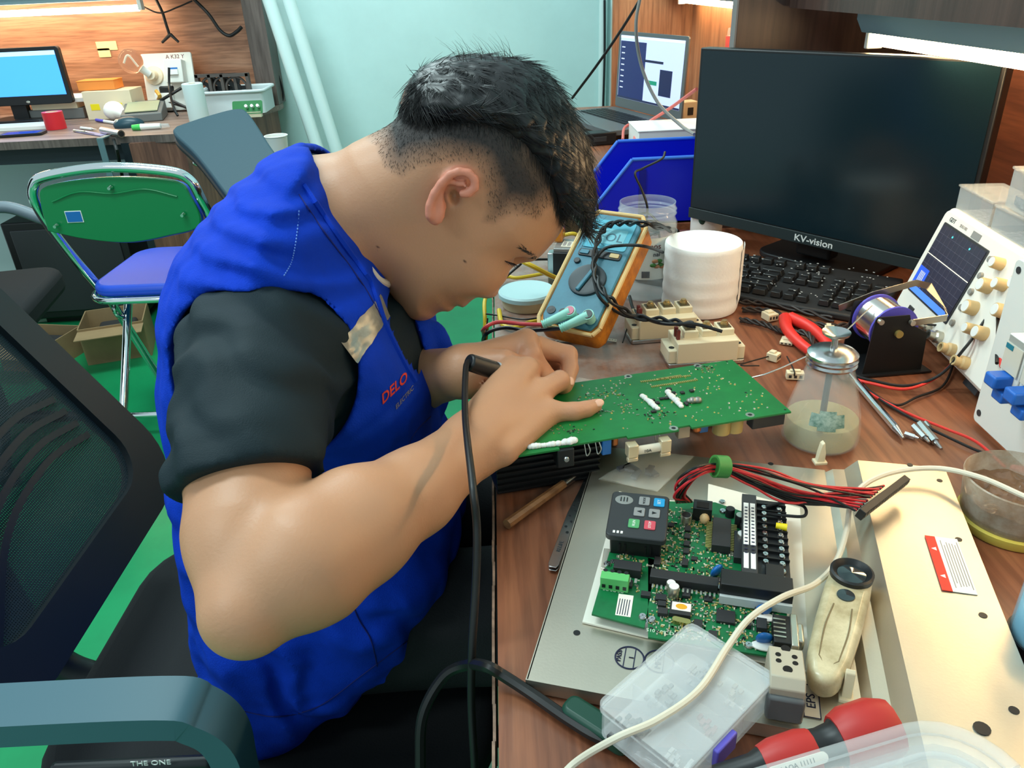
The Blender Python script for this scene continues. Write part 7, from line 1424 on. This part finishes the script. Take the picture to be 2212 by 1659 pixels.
# ================================================================ under and before the left bench
t = thing('pc_tower', 'black computer case lying under the left bench', 'computer', (-1.72, 3.16, .0), .05); G().box((0, 0, .23), (.46, .38, .40)).build('case', m_black, t, bevel=.006); G().box((0, -.192, .23), (.40, .006, .34)).build('front_panel', m_dgrey, t, bevel=.003); G().box((0, 0, .015), (.40, .3, .03)).build('feet', m_black, t)
t = thing('modesty_sheet', 'pale blue-white sheet closing the back under the left bench', 'panel', (-2.03, 3.46, 0)); G().box((0, 0, .36), (1.42, .03, .72)).build('sheet', M('pale_panel_white', (206, 224, 226), .5), t, bevel=.002); G().box((0, -.016, .66), (1.42, .004, .05)).build('top_strip', M('pale_panel_white', (206, 224, 226), .5), t)
for i, (px, py, w_, h, rz, lb) in enumerate(((135, 690, .16, .34, .1, 'tall tan carton beside the black computer case'), (215, 600, .20, .10, -.2, 'opened tan carton lying behind the green folding chair'), (290, 590, .22, .14, .3, 'tan carton with dark parts below the cabinet'), (30, 560, .30, .22, .2, 'tan carton at the left picture edge under the bench'))):
    p = onz(px, py, .0) if i else onz(165, 740, 0); t = thing('tan_carton', lb, 'carton', ((-2.05, -1.72, -1.46, -2.42)[i], (2.68, 2.62, 2.68, 2.75)[i], 0), rz, 'tan cartons under the left bench'); m_cd = M('tan_card', (150, 124, 88), .8, var=.1, vs=12); g = G(); open_box(g, w_, .2, h, .004, .005); g.build('carton_body', m_cd, t, ang=50)
    o = G().box((0, -.14, h-.01), (w_, .09, .003)).build('flap', m_cd, t); o = G().box((0, .02, h*.5), (w_*.6, .12, h*.4)).build('contents', m_dgrey, t, bevel=.01)
p = onz(75, 650, .09); t = thing('cooling_fan', 'square metal-framed cooling fan standing on the green floor', 'fan', (p[0], p[1], 0.0), .15); zf = .0
g = G(); N_ = 32; sq = [(.062*max(-1, min(1, 1.42*math.cos(2*PI*k/N_+PI/4))), .062*max(-1, min(1, 1.42*math.sin(2*PI*k/N_+PI/4)))) for k in range(N_)]; ci = [(.052*math.cos(2*PI*k/N_+PI/4), .052*math.sin(2*PI*k/N_+PI/4)) for k in range(N_)]
v = [(x, -.02, y+.065) for x, y in sq]+[(x, -.02, y+.065) for x, y in ci]+[(x, .02, y+.065) for x, y in ci]+[(x, .02, y+.065) for x, y in sq]; f = []
for k in range(4): f += [(k*N_+i, k*N_+(i+1) % N_, ((k+1) % 4)*N_+(i+1) % N_, ((k+1) % 4)*N_+i) for i in range(N_)]
g.add(v, f).build('frame', M('pale_metal', (176, 184, 182), .4, .5), t, ang=40); G().cyl((0, -.012, .065), (0, .016, .065), .024, n=20).build('hub', m_black, t); G().cyl((0, .012, .065), (0, .018, .065), .052, n=28).build('shroud', M('deep_black', (4, 4, 4), .8), t)
for k in range(7): a = k*.8976; o = G().box((.036, 0, 0), (.030, .003, .020)).build('blade', m_dgrey, t); o.matrix_local = Matrix.Translation((0, 0, .065)) @ Matrix.Rotation(a, 4, 'Y') @ Matrix.Rotation(.5, 4, 'X')
wire('floor_cable', [ony(245, 300, 2.78), ony(258, 350, 2.80), onz(280, 470, .30), onz(288, 520, .10), onz(300, 560, .01), onz(260, 560, .01), onz(255, 520, .02), onz(285, 505, .04)], .006, m_blkw, 'black cable dropping from the left bench and coiling on the floor')
# black swivel chair half hidden at the left edge
bc = thing('black_swivel_chair', 'black office chair with grey armrest at the left picture edge', 'chair', (-1.52, 2.02, 0), .2)
G().prism(rrect(.46, .46, .08, 5), .40, .47).build('seat', m_st, bc, bevel=.02, seg=3); G().cyl((0, 0, .08), (0, 0, .40), .03, n=16).build('gas_lift', m_black, bc); o = G().prism(rrect(.44, .42, .10, 6), 0, .04).build('backrest', m_st, bc, bevel=.012); o.matrix_local = mat4((-.24, 0, .78), 0, 0, PI/2+.15)
for k in range(5): a = k*1.2566; G().cyl((0, 0, .09), (.27*math.cos(a), .27*math.sin(a), .05), .022, .014, 10).build('base_leg', m_black, bc); G().ell((.27*math.cos(a), .27*math.sin(a), .028), (.028, .028, .028), 12).build('caster', m_black, bc)
for s in (-1, 1): G().tube([(-.10, s*.26, .40), (-.05, s*.27, .55), (.0, s*.27, .63), (.10, s*.27, .645), (.20, s*.26, .60)], .018, 10).build('armrest', M('arm_grey', (110, 122, 130), .45), bc)
# dark chair back in front of the cabinet
tl_, tr_, bl_ = at(378, 290, 2.28), at(532, 247, 2.34), at(500, 450, 2.02); BCM = basis(bl_, tr_-tl_, tl_-bl_)
bk = thing('grey_chair', 'chair with slate-grey padded backrest leaning in front of the cabinet', 'chair', (float(BCM.translation.x), float(BCM.translation.y), 0))
def onp2(px, py):
    i_ = BCM.inverted(); o = i_ @ Vector(CAM); d = i_.to_3x3() @ Vector(ray(px, py)); q_ = o-d*(o.z/d.z); return (q_.x, q_.y, 0)
inv = Matrix.Translation((-BCM.translation.x, -BCM.translation.y, 0)) @ BCM
bo = [q_[:2] for q_ in smooth_path([onp2(*q_) for q_ in ((384, 284), (450, 262), (515, 246), (542, 258), (590, 330), (680, 460), (640, 500), (560, 500), (520, 468), (430, 350), (380, 300), (384, 284))], 6)[:-1]]
o = G().prism(bo, -.012, .018).build('backrest', M('slate_fabric', (36, 66, 78), .6, bump=.1), bk, bevel=.010, seg=3); o.matrix_local = inv
cb_ = np.mean(bo, 0); o = G().prism([tuple(cb_+(np.array(q_)-cb_)*1.035) for q_ in bo], -.034, -.011).build('back_shell', m_black, bk, bevel=.006); o.matrix_local = inv
zq = BCM.translation.z; G().prism(rrect(.40, .40, .08, 5, .20, .36), .41, .46).build('seat', m_st, bk, bevel=.015); G().box((.0, .0, (zq+.42)/2), (.05, .04, max(.06, zq-.38))).build('back_bar', m_black, bk); G().tube([(.02, .03, .42), (.08, .15, .395), (.20, .30, .395)], .018, 8).build('back_link', m_black, bk); G().cyl((.20, .36, .05), (.20, .36, .41), .03, n=16).build('gas_lift', m_black, bk)
for k in range(5): a = k*1.2566; G().cyl((.20, .36, .08), (.20+.25*math.cos(a), .36+.25*math.sin(a), .035), .022, .016, 10).build('base_leg', m_black, bk)
p = ony(597, 330, 2.75); t = thing('paper_cup', 'white cup standing on a ledge beside the cabinet', 'cup', (p[0], 2.78, p[2]-.06)); G().lathe([(0, 0), (.028, 0), (.038, .11), (.039, .112), (.036, .110), (.027, .003), (0, .003)], 26).build('cup_wall', m_white, t); G().torus((0, 0, .112), .0385, .0022, n=28, k=8).build('rolled_rim', m_white, t); cz = float(p[2]-.06); G().box((0, 0, -cz/2), (.10, .10, cz-.001)).build('stand', m_woodG, t)
# ================================================================ green folding chair
fa, fb_ = onz(75, 430, .74), onz(432, 415, .74); fx = fb_-fa; fw = float(np.linalg.norm(fx)); FR = math.atan2(fx[1], fx[0]); fo = (fa+fb_)/2
fcM = mat4((fo[0], fo[1], 0), FR); fcn = thing('folding_chair', 'folding chair with green metal back, blue seat and chrome tubes', 'chair', (fo[0], fo[1], 0), FR)
m_gm2 = M('green_enamel', (12, 118, 66), .28, coat=.5); m_bl = M('blue_vinyl', (24, 70, 190), .4); hw = fw/2
def ft(px, py, z): v = fcM.inverted() @ Vector(onz(px, py, z)); return (v.x, v.y, z)
tp = [(-hw*.93, .16, .42), (-hw, .06, .60), (-hw, .0, .72), (-hw*.93, -.012, .775), (-hw*.7, -.02, .800), (0, -.024, .815), (hw*.7, -.02, .800), (hw*.93, -.012, .775), (hw, .0, .72), (hw, .06, .60), (hw*.93, .16, .42)]
G().tube(tp, .0125, 12).build('back_tube', m_chrome, fcn)
bk_ = [(-hw*.93, .66), (-hw*.90, .735), (-hw*.75, .775), (0, .790), (hw*.75, .775), (hw*.90, .735), (hw*.93, .66), (hw*.5, .635), (0, .622), (-hw*.5, .635)]
v = []; 
bs = [q_[:2] for q_ in smooth_path([(a, b, 0) for a, b in bk_+bk_[:1]], 6)[:-1]]; n = len(bs)
for dy in (-.006, .004): v += [(x, dy-.012+.03*(.80-z), z) for x, z in bs]
o = G().add(v, [tuple(range(n)), tuple(range(2*n-1, n-1, -1))]+[(i, n+i, n+(i+1) % n, (i+1) % n) for i in range(n)]).build('back_shell', m_gm2, fcn, bevel=.002, ang=50)
v = []
for dy in (.006, .030): v += [(x*.985, dy-.012+.03*(.80-z), z-.006) for x, z in bs]
G().add(v, [tuple(range(n)), tuple(range(2*n-1, n-1, -1))]+[(i, n+i, n+(i+1) % n, (i+1) % n) for i in range(n)]).build('back_pad', m_bl, fcn, bevel=.006, ang=50)
for x, z in ((0, .765), (-hw*.78, .675), (hw*.78, .69)): G().cyl((x, -.006-.014, z), (x, -.012-.02, z), .006, .004, n=10).build('screw', m_chrome, fcn)
G().box((-hw*.55, -.0165, .695), (.038, .0015, .026)).build('sticker', m_blue, fcn); G().box((-hw*.55, -.0155, .695), (.042, .001, .030)).build('sticker_border', m_white, fcn)
G().tube([(-hw*.75, -.018, .735), (-hw*.4, -.020, .757), (0, -.020, .750), (hw*.4, -.020, .757), (hw*.75, -.018, .735)], .0018, 6).build('pressed_rib', m_gm2, fcn)
G().prism(rrect(fw*.90, .37, .07, 6, 0, .24), .445, .480).build('seat_pad', m_bl, fcn, bevel=.014, seg=3)
ro = rrect(fw*.93, .39, .08, 6, 0, .24); G().tube([(x, y, .442) for x, y in ro+ro[:1]], .010, 10, k=0).build('seat_rail', m_chrome, fcn)
for s in (-1, 1): G().tube([(s*hw*.93, .16, .43), (s*hw*.98, .26, .25), (s*hw*1.02, .38, .012)], .0125, 10).build('front_leg', m_chrome, fcn); G().tube([(s*hw*.86, .30, .44), (s*hw*.88, .16, .24), (s*hw*.90, .0, .012)], .0125, 10).build('rear_leg', m_chrome, fcn); G().tube([(s*hw*.90, .20, .43), (s*hw*.90, .17, .36), (s*hw*.90, .23, .31)], .006, 8).build('hinge_link', m_chrome, fcn)
for y, z in ((.045, .08), (.35, .08)): G().cyl((-hw*.95, y, z), (hw*.95, y, z), .009, n=10).build('cross_bar', m_chrome, fcn)
